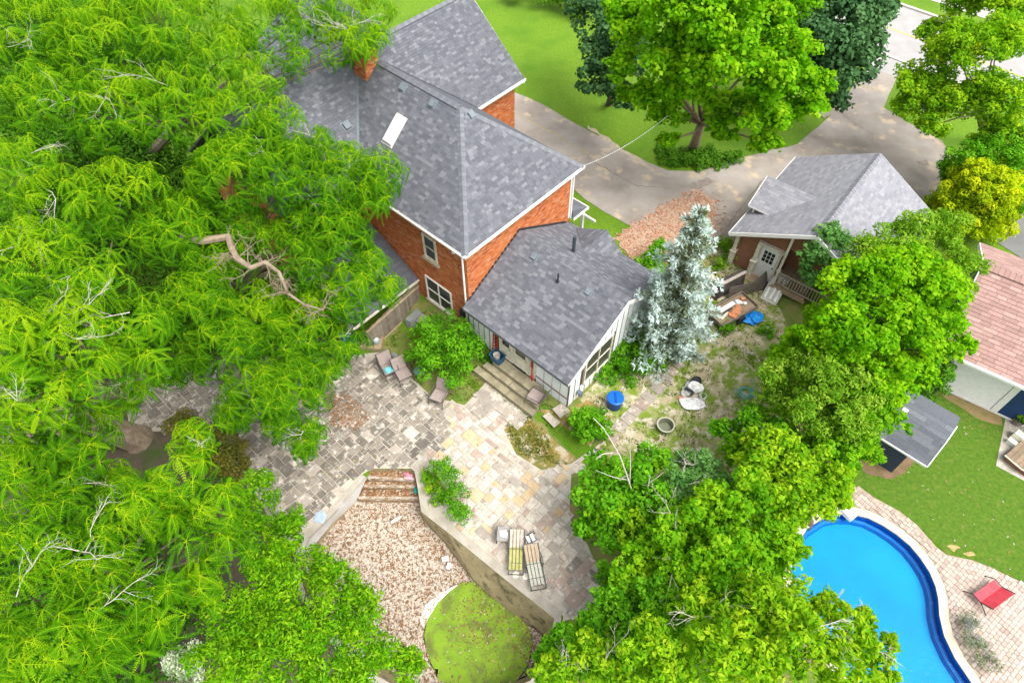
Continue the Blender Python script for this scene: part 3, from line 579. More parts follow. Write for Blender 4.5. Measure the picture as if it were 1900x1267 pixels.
q = [((p[0]-17)*ca+(p[1]-8)*sa, -(p[0]-17)*sa+(p[1]-8)*ca) for p in dk2]
xs = [p[0] for p in q]; ys = [p[1] for p in q]; y = min(ys); r_ = 0
while y < max(ys):
    x = min(xs)-(r_ % 2)*.11
    while x < max(xs):
        ww = .22 if (r_ % 2) else .2
        if inpoly(x+ww/2, y+.075, q) and sum(inpoly(a_, c_, q) for a_, c_ in ((x, y), (x+ww, y), (x, y+.15), (x+ww, y+.15))) >= 3:
            tl.full.append((pd, Vector((x, y, .010+random.uniform(0, .006))), Vector((1, 0, 0)), Vector((0, 1, 0)), Vector((0, 0, 1)), ww-.016, .150-.016, .03, 0, random.choices((0, 1, 2), (.5, .25, .25))[0]))
        x += ww
    y += .15; r_ += 1
tl.finish(300)
sheet('neighbour_patio', [(22.53,15.96,0.00), (23.19,15.56,0.00), (24.78,14.33,0.00), (23.24,11.21,0.00), (22.40,12.54,0.00), (21.07,13.57,0.00)], m_conc, .012, step=.6)

V, F = leafcards([p for p in scatter([(15.97,12.91,0.00), (19.35,14.47,0.00), (21.10,13.52,0.00), (20.81,10.29,0.00), (19.70,8.77,0.00), (16.68,10.98,0.00)], 70, 41)]+scatter([(19.77,16.85,0.00), (22.21,15.56,0.00), (21.26,14.47,0.00), (19.67,15.28,0.00)], 30, 43), lambda x, y: x*0+.012, .05, 14, .2)
tag(link('fallen_leaves', mesh_np('lawn_leaves', V, F, LM, rng.choice(4, len(F), p=[.3, .4, .25, .05]))), 'few pale fallen leaves scattered on the neighbour lawn', 'leaves', kind='stuff')
for k_, p in enumerate(((18.38,9.69,0.00), (17.83,9.93,0.00))): sheet('worn_spot', [(p[0]+.22*math.cos(a)*(1+.3*math.sin(3*a+k_)), p[1]+.12*math.sin(a)) for a in np.linspace(0, 5.8, 10)], mat('worn_spot%d' % k_, (.52, .36, .18), (.30, .26, .08), 6, .95), .009, step=.1, wob=.03)
# ------------------------------------------------------------------ brick house (u right-back, v left-back from the sunroom corner)
house = thing('brick_house', 'two storey orange brick house with grey shingled hip roof', 'house', (2.55, 16.61, 0), TH)
PIT = .85; EZ = 5.85; RZ = 9.3; RU = 3.87
ht = Tiler(house, 'shingle', SH, [.42, .28, .12, .18]); hb = Tiler(house, 'brick', BR, [.45, .3, .17, .08])
def slope(tl, parent, org, S, T, poly, w=.27, h=.143, **k):
    S = Vector(S).normalized(); T = Vector(T).normalized(); N = S.cross(T)
    tl.rowfill(parent, Vector(org), S, T, N, poly, w, h, .007, .026, .022, lap=.012, rand=1.0, stagger=.37, wvar=(.18, .26, .34, .26), **k)
# roof deck: main body, hip end, cross wing
L = math.hypot(1, PIT)
roof = M()
ue0, ue1, ve = -.18, 7.92, 6.0
VA = ve+(RU-ue0)            # apex of the hip
WH = (RZ-EZ)/PIT; WV = 13.0+WH        # cross wing ridge, half width
we0 = WV-WH
D = .03
fz = lambda u: RZ-PIT*abs(RU-u)
roof.slab([(ue0, ve, EZ-D), (RU, VA, RZ-D), (RU, WV, RZ-D), (ue0, we0, EZ-D)][::-1], .08)
roof.slab([(ue1, ve, EZ-D), (RU, VA, RZ-D), (ue0, ve, EZ-D)], .08)
roof.slab([(ue1, ve, EZ-D), (ue1, we0, EZ-D), (RU, WV, RZ-D), (RU, VA, RZ-D)], .08)
wL, wR = -4.2, 11.55
roof.slab([(ue1, we0, EZ-D), (wR, we0, EZ-D), (wR, WV, RZ-D), (RU, WV, RZ-D)], .08)
roof.slab([(wL, we0, EZ-D), (ue0, we0, EZ-D), (RU, WV, RZ-D), (wL, WV, RZ-D)], .08)
roof.slab([(wR, WV+WH, EZ-D), (wL, WV+WH, EZ-D), (wL, WV, RZ-D), (wR, WV, RZ-D)], .08)
# front block ridge running on towards the street
roof.slab([(6.2, WV-.02, RZ+.02), (6.2, WV+7, RZ+.02), (1.5, WV+7, RZ-2.2), (1.5, WV+2.5, RZ-2.2)][::-1], .08)
roof.slab([(6.2, WV, RZ+.02), (10.4, WV+4.5, RZ-3.6), (10.4, WV+7, RZ-3.6), (6.2, WV+7, RZ+.02)], .08)
roof = roof.build('roof', SH[1], house)
# shingle fields
slope(ht, roof, (ue0, 0, EZ), (0, -1, 0), (1, 0, PIT), [(-ve, 0), (-VA, (RU-ue0)*L), (-WV, (RU-ue0)*L), (-we0, 0)])
slope(ht, roof, (0, ve, EZ), (1, 0, 0), (0, 1, PIT), [(ue0, 0), (ue1, 0), (RU, (VA-ve)*L)])
slope(ht, roof, (0, we0, EZ), (1, 0, 0), (0, 1, PIT), [(ue1, 0), (wR, 0), (wR, WH*L), (RU, WH*L)])
slope(ht, roof, (0, we0, EZ), (1, 0, 0), (0, 1, PIT), [(wL, 0), (ue0, 0), (RU, WH*L), (wL, WH*L)])
slope(ht, roof, (1.5, 0, RZ-2.17), (0, -1, 0), (4.7, 0, 2.22), [(-WV-2.5, 0), (-WV-7, 0), (-WV-7, 5.2), (-WV, 5.2)])
# ridge and hip caps
def caps(tl_parent, a, bb, name='ridge_cap', wd=.17, stepl=.22, mt=None, up=(0, 0, 1), drop=.10):
    a = Vector(a); bb = Vector(bb); d = bb-a; n = int(d.length/stepl); dn = d.normalized(); sx = dn.cross(Vector(up)).normalized(); uz = sx.cross(dn)
    b = M()
    for i in range(n):
        p = a+dn*(i*stepl); q = p+dn*(stepl*1.06); lo = uz*.012; hi = uz*.030
        l = lambda x, k, z: x+sx*k*wd-uz*drop*abs(k)+z
        b.add([l(p, -1, hi), p+hi+uz*.02, l(p, 1, hi), l(q, -1, lo), q+lo+uz*.02, l(q, 1, lo), l(p, -1, -uz*.0), l(p, 1, -uz*.0)], [(0, 3, 4, 1), (1, 4, 5, 2), (0, 1, 2, 7, 6)], i % 2)
    return b.build(name, [mt or m_cap, SH[3]] if mt is None else [mt[0], mt[1]], tl_parent)
caps(roof, (ue0, ve, EZ+.02), (RU, VA, RZ+.02), 'hip_cap', up=(0, 0, 1)); caps(roof, (ue1, ve, EZ+.02), (RU, VA, RZ+.02), 'hip_cap')
caps(roof, (RU, VA, RZ+.02), (RU, WV, RZ+.02), 'ridge_cap'); caps(roof, (wR, WV, RZ+.02), (RU, WV, RZ+.02), 'ridge_cap')
b = M(); b.slab([(ue0, we0-.14, EZ+.022), (RU, WV-.14, RZ+.022), (RU-.14, WV, RZ+.022-.12), (ue0-.0, we0+.14, EZ+.022+.1)][::-1], .01); b.build('valley_strip', m_flash, roof)
# walls
Z0 = -1.2; WT = 5.6; wu, wu1, wv = .15, 7.6, 6.3
win_f = [(8.27, 3.47, 9.15, 5.0), (7.55, .22, 9.38, 1.98)]        # upper single, lower double, on the front wall (v0,z0,v1,z1)
wall = M(); wall.box((wu+.03, wv+.03, Z0), (wu1-.03, 20.4, WT+.15)); wall.box((.2, 13.34, Z0), (11.1, 20.4, WT+.15)); wall.box((wL+.4, 13.34, Z0), (.4, 20.4, WT+.15)); wall = wall.build('wall', m_mortar, house)
hb.rowfill(wall, (wu+.03, 0, Z0), (0, -1, 0), (0, 0, 1), (-1, 0, 0), [(-wv-.005, 0), (-wv-.005, WT-Z0), (-13.3, WT-Z0), (-13.3, 0)], .225, .075, .011, .03, holes=[(-a-x1, z-Z0, -a0+x1, z2-Z0) for a0, z, a, z2 in win_f for x1 in (.0,)])
hb.rowfill(wall, (0, wv+.03, Z0), (1, 0, 0), (0, 0, 1), (0, -1, 0), [(wu, 3.4), (wu1, 3.4), (wu1, WT-Z0), (wu, WT-Z0)], .225, .075, .011, .03)
hb.rowfill(wall, (0, 13.34, 0), (1, 0, 0), (0, 0, 1), (0, -1, 0), [(7.9, 2), (11.1, 2), (11.1, WT), (7.9, WT)], .225, .075, .011, .03)
hb.rowfill(wall, (0, 13.34, 0), (1, 0, 0), (0, 0, 1), (0, -1, 0), [(wL+.4, 0), (wu, 0), (wu, WT), (wL+.4, WT)], .225, .075, .011, .03)
hb.rowfill(wall, (wL+.4, 0, 0), (0, -1, 0), (0, 0, 1), (-1, 0, 0), [(-20.4, 0), (-13.34, 0), (-13.34, WT), (-20.4, WT)], .225, .075, .011, .03)
hb.rowfill(wall, (3.07, 15.47, 7.9), (0, -1, 0), (0, 0, 1), (-1, 0, 0), [(-.86, 0), (.0, 0), (.0, 2.1), (-.86, 2.1)], .225, .075, .011, .03)
hb.rowfill(wall, (3.07, 15.47, 7.9), (1, 0, 0), (0, 0, 1), (0, -1, 0), [(0, 0), (.81, 0), (.81, 2.1), (0, 2.1)], .225, .075, .011, .03)
ht.finish(300, roof); hb.finish(300, wall)
# fascia, soffit, gutters
b = M()
for p0, p1 in (((ue0+.02, ve, EZ-.14), (ue0+.02, we0, EZ-.14)), ((ue0, ve+.02, EZ-.14), (ue1, ve+.02, EZ-.14)), ((ue1, we0+.02, EZ-.14), (wR, we0+.02, EZ-.14)), ((ue1-.02, ve, EZ-.14), (ue1-.02, we0, EZ-.14)), ((wL, we0+.02, EZ-.14), (ue0, we0+.02, EZ-.14))):
    b.bar(p0, p1, .03, .2)
b.slab([(wR, we0, EZ-.05), (wR+.02, WV, RZ-.05), (wR, WV, RZ-.3), (wR, we0, EZ-.3)], .04)
b.box((ue0+.03, ve+.03, EZ-.22), (ue1-.03, wv+.1, EZ-.19)); b.box((ue0+.03, ve+.03, EZ-.225), (wu+.05, we0, EZ-.195)); b.box((ue1-.4, ve+.1, EZ-.23), (ue1-.03, we0, EZ-.20))
b.build('fascia', m_white, house)
def gutter(p0, p1, parent):
    b = M(); d = (Vector(p1)-Vector(p0)).normalized(); sd_ = d.cross(Vector((0, 0, 1)))
    for k in range(2): b.bar(Vector(p0)+sd_*(.0 if k else .11), Vector(p1)+sd_*(.0 if k else .11), .012, .09)
    b.bar(Vector(p0)+sd_*.055-Vector((0, 0, .045)), Vector(p1)+sd_*.055-Vector((0, 0, .045)), .12, .012)
    n = int((Vector(p1)-Vector(p0)).length/1.2)
    for i in range(n+1):
        q = Vector(p0)+(Vector(p1)-Vector(p0))*(i/max(1, n)); b.bar(q+Vector((0, 0, .05)), q+sd_*.13+Vector((0, 0, .05)), .03, .015)
    return b.build('gutter', m_white, parent)
gutter((ue0, we0, EZ-.03), (ue0, ve, EZ-.03), house); gutter((ue0, ve, EZ-.03), (ue1, ve, EZ-.03), house); gutter((ue1, we0, EZ-.03), (wR, we0, EZ-.03), house)
b = M(); b.tube([(ue0-.05, ve+.1, EZ-.1), (.06, wv+.16, EZ-.42), (.06, wv+.16, 1.9), (.06, wv+.16, -.75)], .05, 6); b.build('downspout', m_white, house)
b = M(); b.tube([(ue1, ve+.2, EZ-.1), (wu1-.02, wv-.07, EZ-.5), (wu1-.02, wv-.07, 2.6)], .05, 6); b.build('downspout', m_white, house)
b = M(); b.box((wu1-.16, wv-.025, 2.6), (wu1+.02, wv+.02, WT)); b.build('corner_board', m_white, house)
# windows
def window(parent, org, S, Nn, wd, h, nx, nz, frame=m_white, sill=None, fw=.07, dep=.06, name='window', glass=m_dkglass, rail=True):
    """org = lower left corner on the wall, S along the wall, Nn outwards"""
    o, S, Nn = Vector(org), Vector(S), Vector(Nn); Z = Vector((0, 0, 1))
    P = lambda a, c, d: o+S*a+Z*c+Nn*d
    def bx(b, a0, c0, a1, c1, d0, d1): b.hexa([P(a0, c0, d0), P(a1, c0, d0), P(a1, c0, d1), P(a0, c0, d1), P(a0, c1, d0), P(a1, c1, d0), P(a1, c1, d1), P(a0, c1, d1)])
    b = M()
    bx(b, 0, 0, fw, h, -.03, dep); bx(b, wd-fw, 0, wd, h, -.03, dep); bx(b, fw, 0, wd-fw, fw, -.03, dep-.003); bx(b, fw, h-fw, wd-fw, h, -.03, dep-.003)
    iw = (wd-2*fw)/nx; ih = (h-2*fw)/nz; t = .03
    for i in range(1, nx): bx(b, fw+i*iw-t, fw, fw+i*iw+t, h-fw, -.02, dep-.006)
    for j in range(1, nz): bx(b, fw, fw+j*ih-.02, wd-fw, fw+j*ih+.02, -.02, dep-.012)
    wn = b.build(name, frame, parent)
    for i in range(nx):
        for j in range(nz):
            g = M(); x0 = fw+i*iw+(t if i else 0); x1 = fw+(i+1)*iw-(t if i < nx-1 else 0); z0 = fw+j*ih+(.02 if j else 0); z1 = fw+(j+1)*ih-(.02 if j < nz-1 else 0)
            bx(g, x0, z0, x1, z1, -.02, .004+.012*(j % 2)); g.build('pane', glass, wn)
    if sill is not None:
        b = M(); bx(b, -.1, -.16, wd+.1, -.004, -.03, .12); b.build('sill', sill, wn)
    return wn
m_sill = mat('stone_sill', (.55, .47, .34), (.48, .40, .28), 5, .8)
window(house, (wu, 9.15, 3.47), (0, -1, 0), (-1, 0, 0), .88, 1.53, 1, 2, m_cream, m_sill, fw=.1)
window(house, (wu, 9.38, .22), (0, -1, 0), (-1, 0, 0), 1.83, 1.76, 2, 2, m_white, m_sill)
b = M(); b.box((wu-.16, 6.62, .95), (wu-.002, 6.9, 1.4)); b.lathe([(.02, 0), (.12, -.05), (.10, -.12)], 8, (wu-.14, 6.76, 1.05)); b.build('wall_lantern', m_black, house)
b = M(); b.tube([(wu-.02, 6.9, 5.3), (wu-.12, 6.95, 5.3), (wu-.16, 6.98, 5.25)], [.09, .10, .07], 10); b.build('flood_light', m_white, house)
b = M(); b.box((wu-.2, 7.3, -.6), (wu-.002, 7.8, .0)); b.build('utility_box', mat('green_box', (.25, .36, .30), rough=.6), house)
# roof furniture
def on_front(u, v, dz=0): return (u, v, RZ-PIT*(RU-u)+dz)
Nf = Vector((-PIT, 0, 1)).normalized(); Tf = Vector((1, 0, PIT)).normalized()
def roofbox(parent, p, T, N, S, sx, sy, h, mt, name, cap=None, flange=.06):
    p, T, N, S = map(Vector, (p, T, N, S)); b = M()
    q = lambda a, c, d: p+S*a+T*c+N*d
    bx = lambda x, y, d0, d1, k=1: b.hexa([q(-x, -y, d0), q(x, -y, d0), q(x, y, d0), q(-x, y, d0), q(-x*k, -y*k, d1), q(x*k, -y*k, d1), q(x*k, y*k, d1), q(-x*k, y*k, d1)])
    bx(sx+flange, sy+flange, .0, .022); bx(sx, sy, .022, h, .92); 
    o = b.build(name, mt, parent)
    if cap is not None:
        g = M(); g.hexa([q(-sx*.82, -sy*.88, h-.01), q(sx*.82, -sy*.88, h-.01), q(sx*.82, sy*.88, h-.01), q(-sx*.82, sy*.88, h-.01), q(-sx*.82, -sy*.88, h+.02), q(sx*.82, -sy*.88, h+.02), q(sx*.82, sy*.88, h+.02), q(-sx*.82, sy*.88, h+.02)]); g.build('pane', cap, o)
    return o
roofbox(house, on_front(2.07, 12.61), Tf, Nf, (0, -1, 0), .30, .70, .14, mat('skylight_frame', (.62, .60, .56), rough=.5), 'skylight', m_bglass)
for u, v in ((3.5, 13.35), (3.52, 11.4)): roofbox(house, on_front(u, v), Tf, Nf, (0, -1, 0), .15, .16, .14, m_flash, 'roof_vent')
roofbox(house, (4.12, 9.62, EZ+PIT*(9.62-ve)), (0, .762, .648), Vector((0, -PIT, 1)).normalized(), (1, 0, 0), .15, .16, .14, m_flash, 'roof_vent')
roofbox(house, (1.05, 14.9, EZ+PIT*(14.9-we0)), (0, .762, .648), Vector((0, -PIT, 1)).normalized(), (1, 0, 0), .17, .17, .14, m_flash, 'roof_vent')
b = M(); b.box((3.1, 15.5, 7.9), (3.85, 16.3, 10.0)); ch = b.build('chimney', m_mortar, house); b = M(); b.box((3.0, 15.4, 10.0), (3.95, 16.4, 10.12)); b.build('cap', m_conc, ch)
# low roof on the left side
an = M(); an.slab([(-4.5, 9.95, 1.25), (.1, 9.95, 1.25), (.1, 13.3, 3.1), (-4.5, 13.3, 3.1)], .08); an = an.build('side_roof', SH[1], house)
at_ = Tiler(house, 'side_shingle', [SH[0], SH[1]], [.4, .6]); slope(at_, an, (0, 9.95, 1.27), (1, 0, 0), (0, 1, .552), [(-4.5, 0), (.1, 0), (.1, 3.8), (-4.5, 3.8)]); at_.finish(120, an)
b = M(); b.bar((-4.5, 9.9, 1.2), (.1, 9.9, 1.2), .05, .14); b.build('side_gutter', m_cream, house)
# rear porch: small hip roof on posts
pr = M(); pr.slab([(7.62, 6.15, 3.05), (7.62, 6.1, 2.62), (8.75, 6.1, 2.62), (8.75, 6.12, 2.62)][:3], .05)
pr.slab([(7.6, 6.05, 2.62), (8.8, 6.05, 2.62), (7.6, 6.9, 3.1)], .06); pr.slab([(8.8, 6.05, 2.62), (8.8, 8.6, 2.62), (7.6, 8.6, 3.1), (7.6, 6.9, 3.1)], .06)
pr = pr.build('porch_roof', SH[0], house)
b = M(); b.bar((7.6, 6.03, 2.56), (8.85, 6.03, 2.56), .04, .14); b.bar((8.83, 6.0, 2.56), (8.83, 8.6, 2.56), .05, .16); b.bar((8.4, 6.0, 2.42), (8.37, 5.2, 2.42), .09, .12); b.build('porch_beam', m_white, house)
b = M(); b.box((8.3, 5.95, 0), (8.44, 6.09, 2.5)); b.build('porch_post', m_white, house)
# ------------------------------------------------------------------ sunroom
sun_r = thing('sunroom', 'white board sunroom addition with grey gable roof, joined to the brick house', 'sunroom', (2.55, 16.61, 0), TH)
SP = .56; sRU, sRZ = 3.6, 4.5; sE = -.35; sEZ = sRZ-SP*(sRU-sE); SL = math.hypot(1, SP); g0 = -.14; sE1 = 7.55
sr = M(); sr.slab([(sE, g0, sEZ-D), (sE, 6.28, sEZ-D), (sRU, 6.28, sRZ-D), (sRU, g0, sRZ-D)][::-1], .10); sr.slab([(sRU, g0, sRZ-D), (sRU, 6.28, sRZ-D), (sE1, 6.28, sEZ-D), (sE1, g0, sEZ-D)][::-1], .10)
sr = sr.build('roof', SH[1], sun_r)
stl = Tiler(sun_r, 'shingle', SH, [.38, .24, .20, .18])
slope(stl, sr, (sE, 0, sEZ), (0, -1, 0), (1, 0, SP), [(-g0, 0), (-g0, (sRU-sE)*SL), (-6.27, (sRU-sE)*SL), (-6.27, 0)])
slope(stl, sr, (sE1, 0, sEZ), (0, 1, 0), (-1, 0, SP), [(g0, 0), (6.27, 0), (6.27, (sE1-sRU)*SL), (g0, (sE1-sRU)*SL)])
caps(sr, (sRU, g0, sRZ+.02), (sRU, 6.27, sRZ+.02), 'ridge_cap', wd=.15)
# rear cross gable
xr = M(); xv, xz, xu = 3.75, 3.5, 7.3; zc_ = lambda u: sRZ-SP*(u-sRU)
xr.slab([(5.4, xv, xz), (xu, xv, xz), (xu, 1.95, 1.95), (xu-.2, 1.95, 1.95+.02), (5.4+.5, xv-.6, xz-.5)][::-1], .06)
xr.slab([(5.4, xv, xz), (xu, 5.55, 2.5), (xu, xv, xz)][::-1], .06)
xr = xr.build('cross_gable_roof', SH[1], sun_r)
Sx = Vector((1, 0, 0)); Tx = Vector((0, 1.8, 1.55)).normalized()
stl.rowfill(xr, (0, 1.95, 1.965), Sx, Tx, Sx.cross(Tx), [(xu-.05, 0), (xu, 0), (xu, 2.37), (5.4, 2.37)], .33, .165, .006, .016, .012, lap=.012, rand=1, stagger=.37, wvar=(.24, .33, .42))
Ty = Vector((0, -1.8, 1.0)).normalized(); stl.rowfill(xr, (0, 5.55, 2.515), -Sx, Ty, (-Sx).cross(Ty), [(-xu, 0), (-xu+.05, 0), (-5.4, 2.05), (-xu, 2.05)], .33, .165, .006, .016, .012, lap=.012, rand=1, stagger=.37, wvar=(.24, .33, .42))
stl.finish(300, sr)
def sunz(u): return sRZ-SP*abs(sRU-u)
b = M(); wt = sunz(0)-.12
b.hexa([(0, 0, -.75), (7.2, 0, -.3), (7.2, 6.28, -.75), (0, 6.28, -.75), (0, 0, wt), (7.2, 0, sunz(7.2)-.12), (7.2, 6.28, sunz(7.2)-.12), (0, 6.28, wt)])
b.add([(0, 0, wt), (7.2, 0, sunz(7.2)-.12), (3.6, 0, sRZ-.12), (3.6, .1, sRZ-.12)], [(0, 1, 2)]); wl = b.build('wall', m_batten, sun_r)
b = M()
for p0, p1 in (((sE+.02, g0, sEZ-.12), (sE+.02, 6.25, sEZ-.12)),): b.bar(p0, p1, .03, .12)
b.build('eave_trim', mat('dark_trim', (.16, .17, .185), rough=.7), sun_r)
b = M(); b.slab([(sE, g0+.004, sEZ-.045), (sRU, g0+.004, sRZ-.045), (sRU, g0+.004, sRZ-.3), (sE+.35, g0+.004, sEZ-.18)], .03); b.slab([(sRU, g0+.004, sRZ-.045), (sE1, g0+.004, sEZ-.045), (sE1-.3, g0+.004, sEZ-.2), (sRU, g0+.004, sRZ-.3)], .03); b.build('rake_board', m_white, sun_r)
# white vertical panels, dark gaps between them
def panels(parent, ax, lo, hi, z0f, z1f, openings, wd=.26, gap=.045, dep=.03):
    x = lo; k = 0
    while x < hi-.02:
        a, c = x, min(x+wd-gap, hi); segs = [(z0f((a+c)/2), None)]
        cuts = [(0, None)]; zs = [(z0f(a), z1f)]
        out = []; op = [q for q in openings if q[0] < c-.02 and q[2] > a+.02]
        if op:
            q = op[0]; out = [(lambda u: z0f(u), lambda u, z=q[1]: z), (lambda u, z=q[3]: z, z1f)]
        else: out = [(z0f, z1f)]
        for f0, f1 in out:
            if f1((a+c)/2)-f0((a+c)/2) < .05: continue
            b = M()
            if ax == 'v': P = lambda t, z, d: (-d, t, z)
            else: P = lambda t, z, d: (t, -d, z)
            b.hexa([P(a, f0(a), 0), P(c, f0(c), 0), P(c, f0(c), dep), P(a, f0(a), dep), P(a, f1(a), 0), P(c, f1(c), 0), P(c, f1(c), dep), P(a, f1(a), dep)])
            b.build('wall_panel', m_board, parent)
        x += wd; k += 1
panels(wl, 'v', 4.55, 6.2, lambda t: -.62, lambda t: wt+.02, [], .36, .075)
panels(wl, 'v', .02, 1.95, lambda t: -.05-.5*(1-t/2)*0, lambda t: wt-.9 if t > .1 else wt, [], .48, .035)
b = M(); b.box((-.034, .3, wt-.88), (-.004, 2.0, wt+.0)); b.build('torn_white_wrap', mat('house_wrap', (.70, .74, .76), (.56, .60, .62), 7, .6, .3, c3=(.20, .18, .15), scale3=16, lo3=.62, hi3=.66), sun_r)
b = M(); b.bar((-.045, .05, .62), (-.045, 1.9, .66), .03, .05); b.build('rust_rail', mat('rusty_wood', (.18, .06, .05), rough=.8), sun_r)
b = M(); b.box((-.06, .0, -.7), (.0, 6.2, -.08)); b.build('foundation', m_conc, wl)
gw = (.98, .72, 2.97, 2.72)
panels(wl, 'u', .03, 7.15, lambda t: -.02-.25*0, lambda t: sunz(t)-.42, [gw], .40, .085)
b = M(); b.slab([(.02, -.032, sunz(0)-.45), (.02, -.032, sunz(0)-.13), (3.6, -.032, sRZ-.13), (7.18, -.032, sunz(7.2)-.13), (7.18, -.032, sunz(7.2)-.45), (3.6, -.032, sRZ-.45)], .026); b.build('gable_board', m_board, sun_r)
window(sun_r, (gw[0], -.03, gw[1]), (1, 0, 0), (0, -1, 0), gw[2]-gw[0], gw[3]-gw[1], 2, 2, m_cream, None, fw=.09, glass=mat('screen_glass', (.055, .052, .045), (.08, .075, .06), 8, .3))
b = M(); b.tube([(.62, -.05, .62), (.62, -.22, .62), (.62, -.3, .45)], [.10, .13, .09], 10); b.build('exhaust_hood', mat('hood', (.14, .17, .22), rough=.5), sun_r)
# double doors on the step side
def door(parent, v1, v0, z0, z1, glass_h):
    b = M(); b.box((-.075, v0, z0), (-.004, v1, z1)); d = b.build('door', m_cream, parent)
    b = M(); b.box((-.09, v0+.13, z1-glass_h), (-.078, v1-.13, z1-.14)); b.build('pane', m_dkglass, d)
    b = M(); b.tube([(-.08, v0+.07, (z0+z1)/2-.1), (-.14, v0+.07, (z0+z1)/2-.1)], .03, 8); b.build('handle', mat('nickel', (.5, .5, .48), rough=.3, metal=.8), d)
door(sun_r, 4.1, 3.42, .45, wt-.05, 1.0); door(sun_r, 3.28, 2.42, .45, wt-.05, 1.0)
b = M(); b.box((-.07, 2.0, .45), (-.003, 2.28, wt-.05)); sl = b.build('side_light', m_cream, sun_r); b = M(); b.box((-.08, 2.06, 1.1), (-.072, 2.22, wt-.15)); b.build('pane', m_dkglass, sl)
b = M()
for v in (4.14, 3.35, 2.35, 1.97): b.box((-.095, v-.05, .42), (-.002, v+.05, wt))
b.box((-.1, 1.95, .36), (-.002, 4.2, .45)); b.build('door_frame', m_cream, sun_r)
b = M(); b.box((-.16, 2.45, .36), (-.1, 3.3, .42)); b.build('threshold', m_black, sun_r)
b = M(); b.bar((-.03, .01, -.6), (-.03, .01, wt), .03, .03); b.build('corner_seam', m_batten, sun_r)
# vents and pipes
Ns = Vector((-SP, 0, 1)).normalized(); Ts = Vector((1, 0, SP)).normalized()
for u, v in ((3.03, 4.78), (3.02, 1.61)): roofbox(sun_r, (u, v, sunz(u)), Ts, Ns, (0, -1, 0), .14, .14, .13, m_flash, 'roof_vent')
b = M(); b.tube([(2.72, 3.12, sunz(2.72)), (2.72, 3.12, sunz(2.72)+.5)], .045, 8); b.lathe([(.12, .0), (.06, .1)], 10, (2.72, 3.12, sunz(2.72)-.02)); b.build('vent_pipe', m_black, sun_r)
b = M(); b.tube([(4.75, 3.85, sunz(4.75)-.1), (4.75, 3.85, sunz(4.75)+1.0)], .085, 10); b.build('flue_pipe', mat('dark_pipe', (.06, .075, .09), rough=.5), sun_r)
b = M(); 
for k in range(16):
    a, c = k/16, (k+1)/16; b.bar((wu-.02+ .0+sE*0+a*3.6, 6.24, sunz(a*3.6)+.05), (c*3.6, 6.24, sunz(c*3.6)+.05), .05, .14); b.bar((3.6+a*3.6, 6.24, sunz(3.6+a*3.6)+.05), (3.6+c*3.6, 6.24, sunz(3.6+c*3.6)+.05), .05, .14)
b.build('wall_flashing', m_black, sun_r)
# steps
stp_ = thing('stone_steps', 'three stone steps up to the cream double doors of the sunroom', 'steps', (2.55, 16.61, 0), TH)
for k, (u0, v0, v1, z0, z1, mt) in enumerate(((-1.36, .95, 2.6, -.7, -.25, 5), (-1.36, 2.62, 4.75, -.7, -.24, 5), (-1.0, 1.0, 2.75, -.7, .02, 5), (-1.0, 2.77, 4.45, -.7, .03, 5), (-.66, 1.35, 4.1, -.7, .3, 5))):
    b = M(); b.box((u0, v0, z0), (-.11 if k > 3 else (-.661 if k > 1 else -1.001), v1, z1)); o = b.build('slab', mat('step_slab%d' % k, (.34, .30, .19), (.24, .21, .14), 2.5, .9, .3, c3=(.48, .42, .29), scale3=1.5), stp_)
# ------------------------------------------------------------------ garage
GT = R(51); gar = thing('garage', 'brown clapboard garage with pale grey gable roof and white nine pane door', 'garage', (11.72, 25.39, 0), GT)
GP, gRQ, gRZ, gE = .55, -3.42, 4.62, .5; gEZ = gRZ-GP*(gE-gRQ); p0, p1 = -.32, 7.5; GL = math.hypot(1, GP); gE1 = gRQ-(gE-gRQ)
gr = M(); gr.slab([(p0, gE, gEZ-D), (p0, gRQ, gRZ-D), (p1, gRQ, gRZ-D), (p1, gE, gEZ-D)], .1); gr.slab([(p0, gRQ, gRZ-D), (p0, gE1, gEZ-D), (p1, gE1, gEZ-D), (p1, gRQ, gRZ-D)], .1); gr = gr.build('roof', SHG[1], gar)
gt = Tiler(gar, 'shingle', SHG, [.4, .25, .15, .2])
for org, S, T, poly in (((0, gE, gEZ), (-1, 0, 0), (0, -1, GP), [(-p1, 0), (-p0, 0), (-p0, (gE-gRQ)*GL), (-p1, (gE-gRQ)*GL)]), ((0, gE1, gEZ), (1, 0, 0), (0, 1, GP), [(p0, 0), (p1, 0), (p1, (gE-gRQ)*GL), (p0, (gE-gRQ)*GL)])):
    S = Vector(S); T = Vector(T).normalized(); gt.rowfill(gr, org, S, T, S.cross(T), poly, .3, .15, .005, .012, .009, lap=.01, rand=1, stagger=.5)
caps(gr, (p0, gRQ, gRZ+.02), (p1, gRQ, gRZ+.02), 'ridge_cap', wd=.17, mt=(SHG[1], SHG[0]))
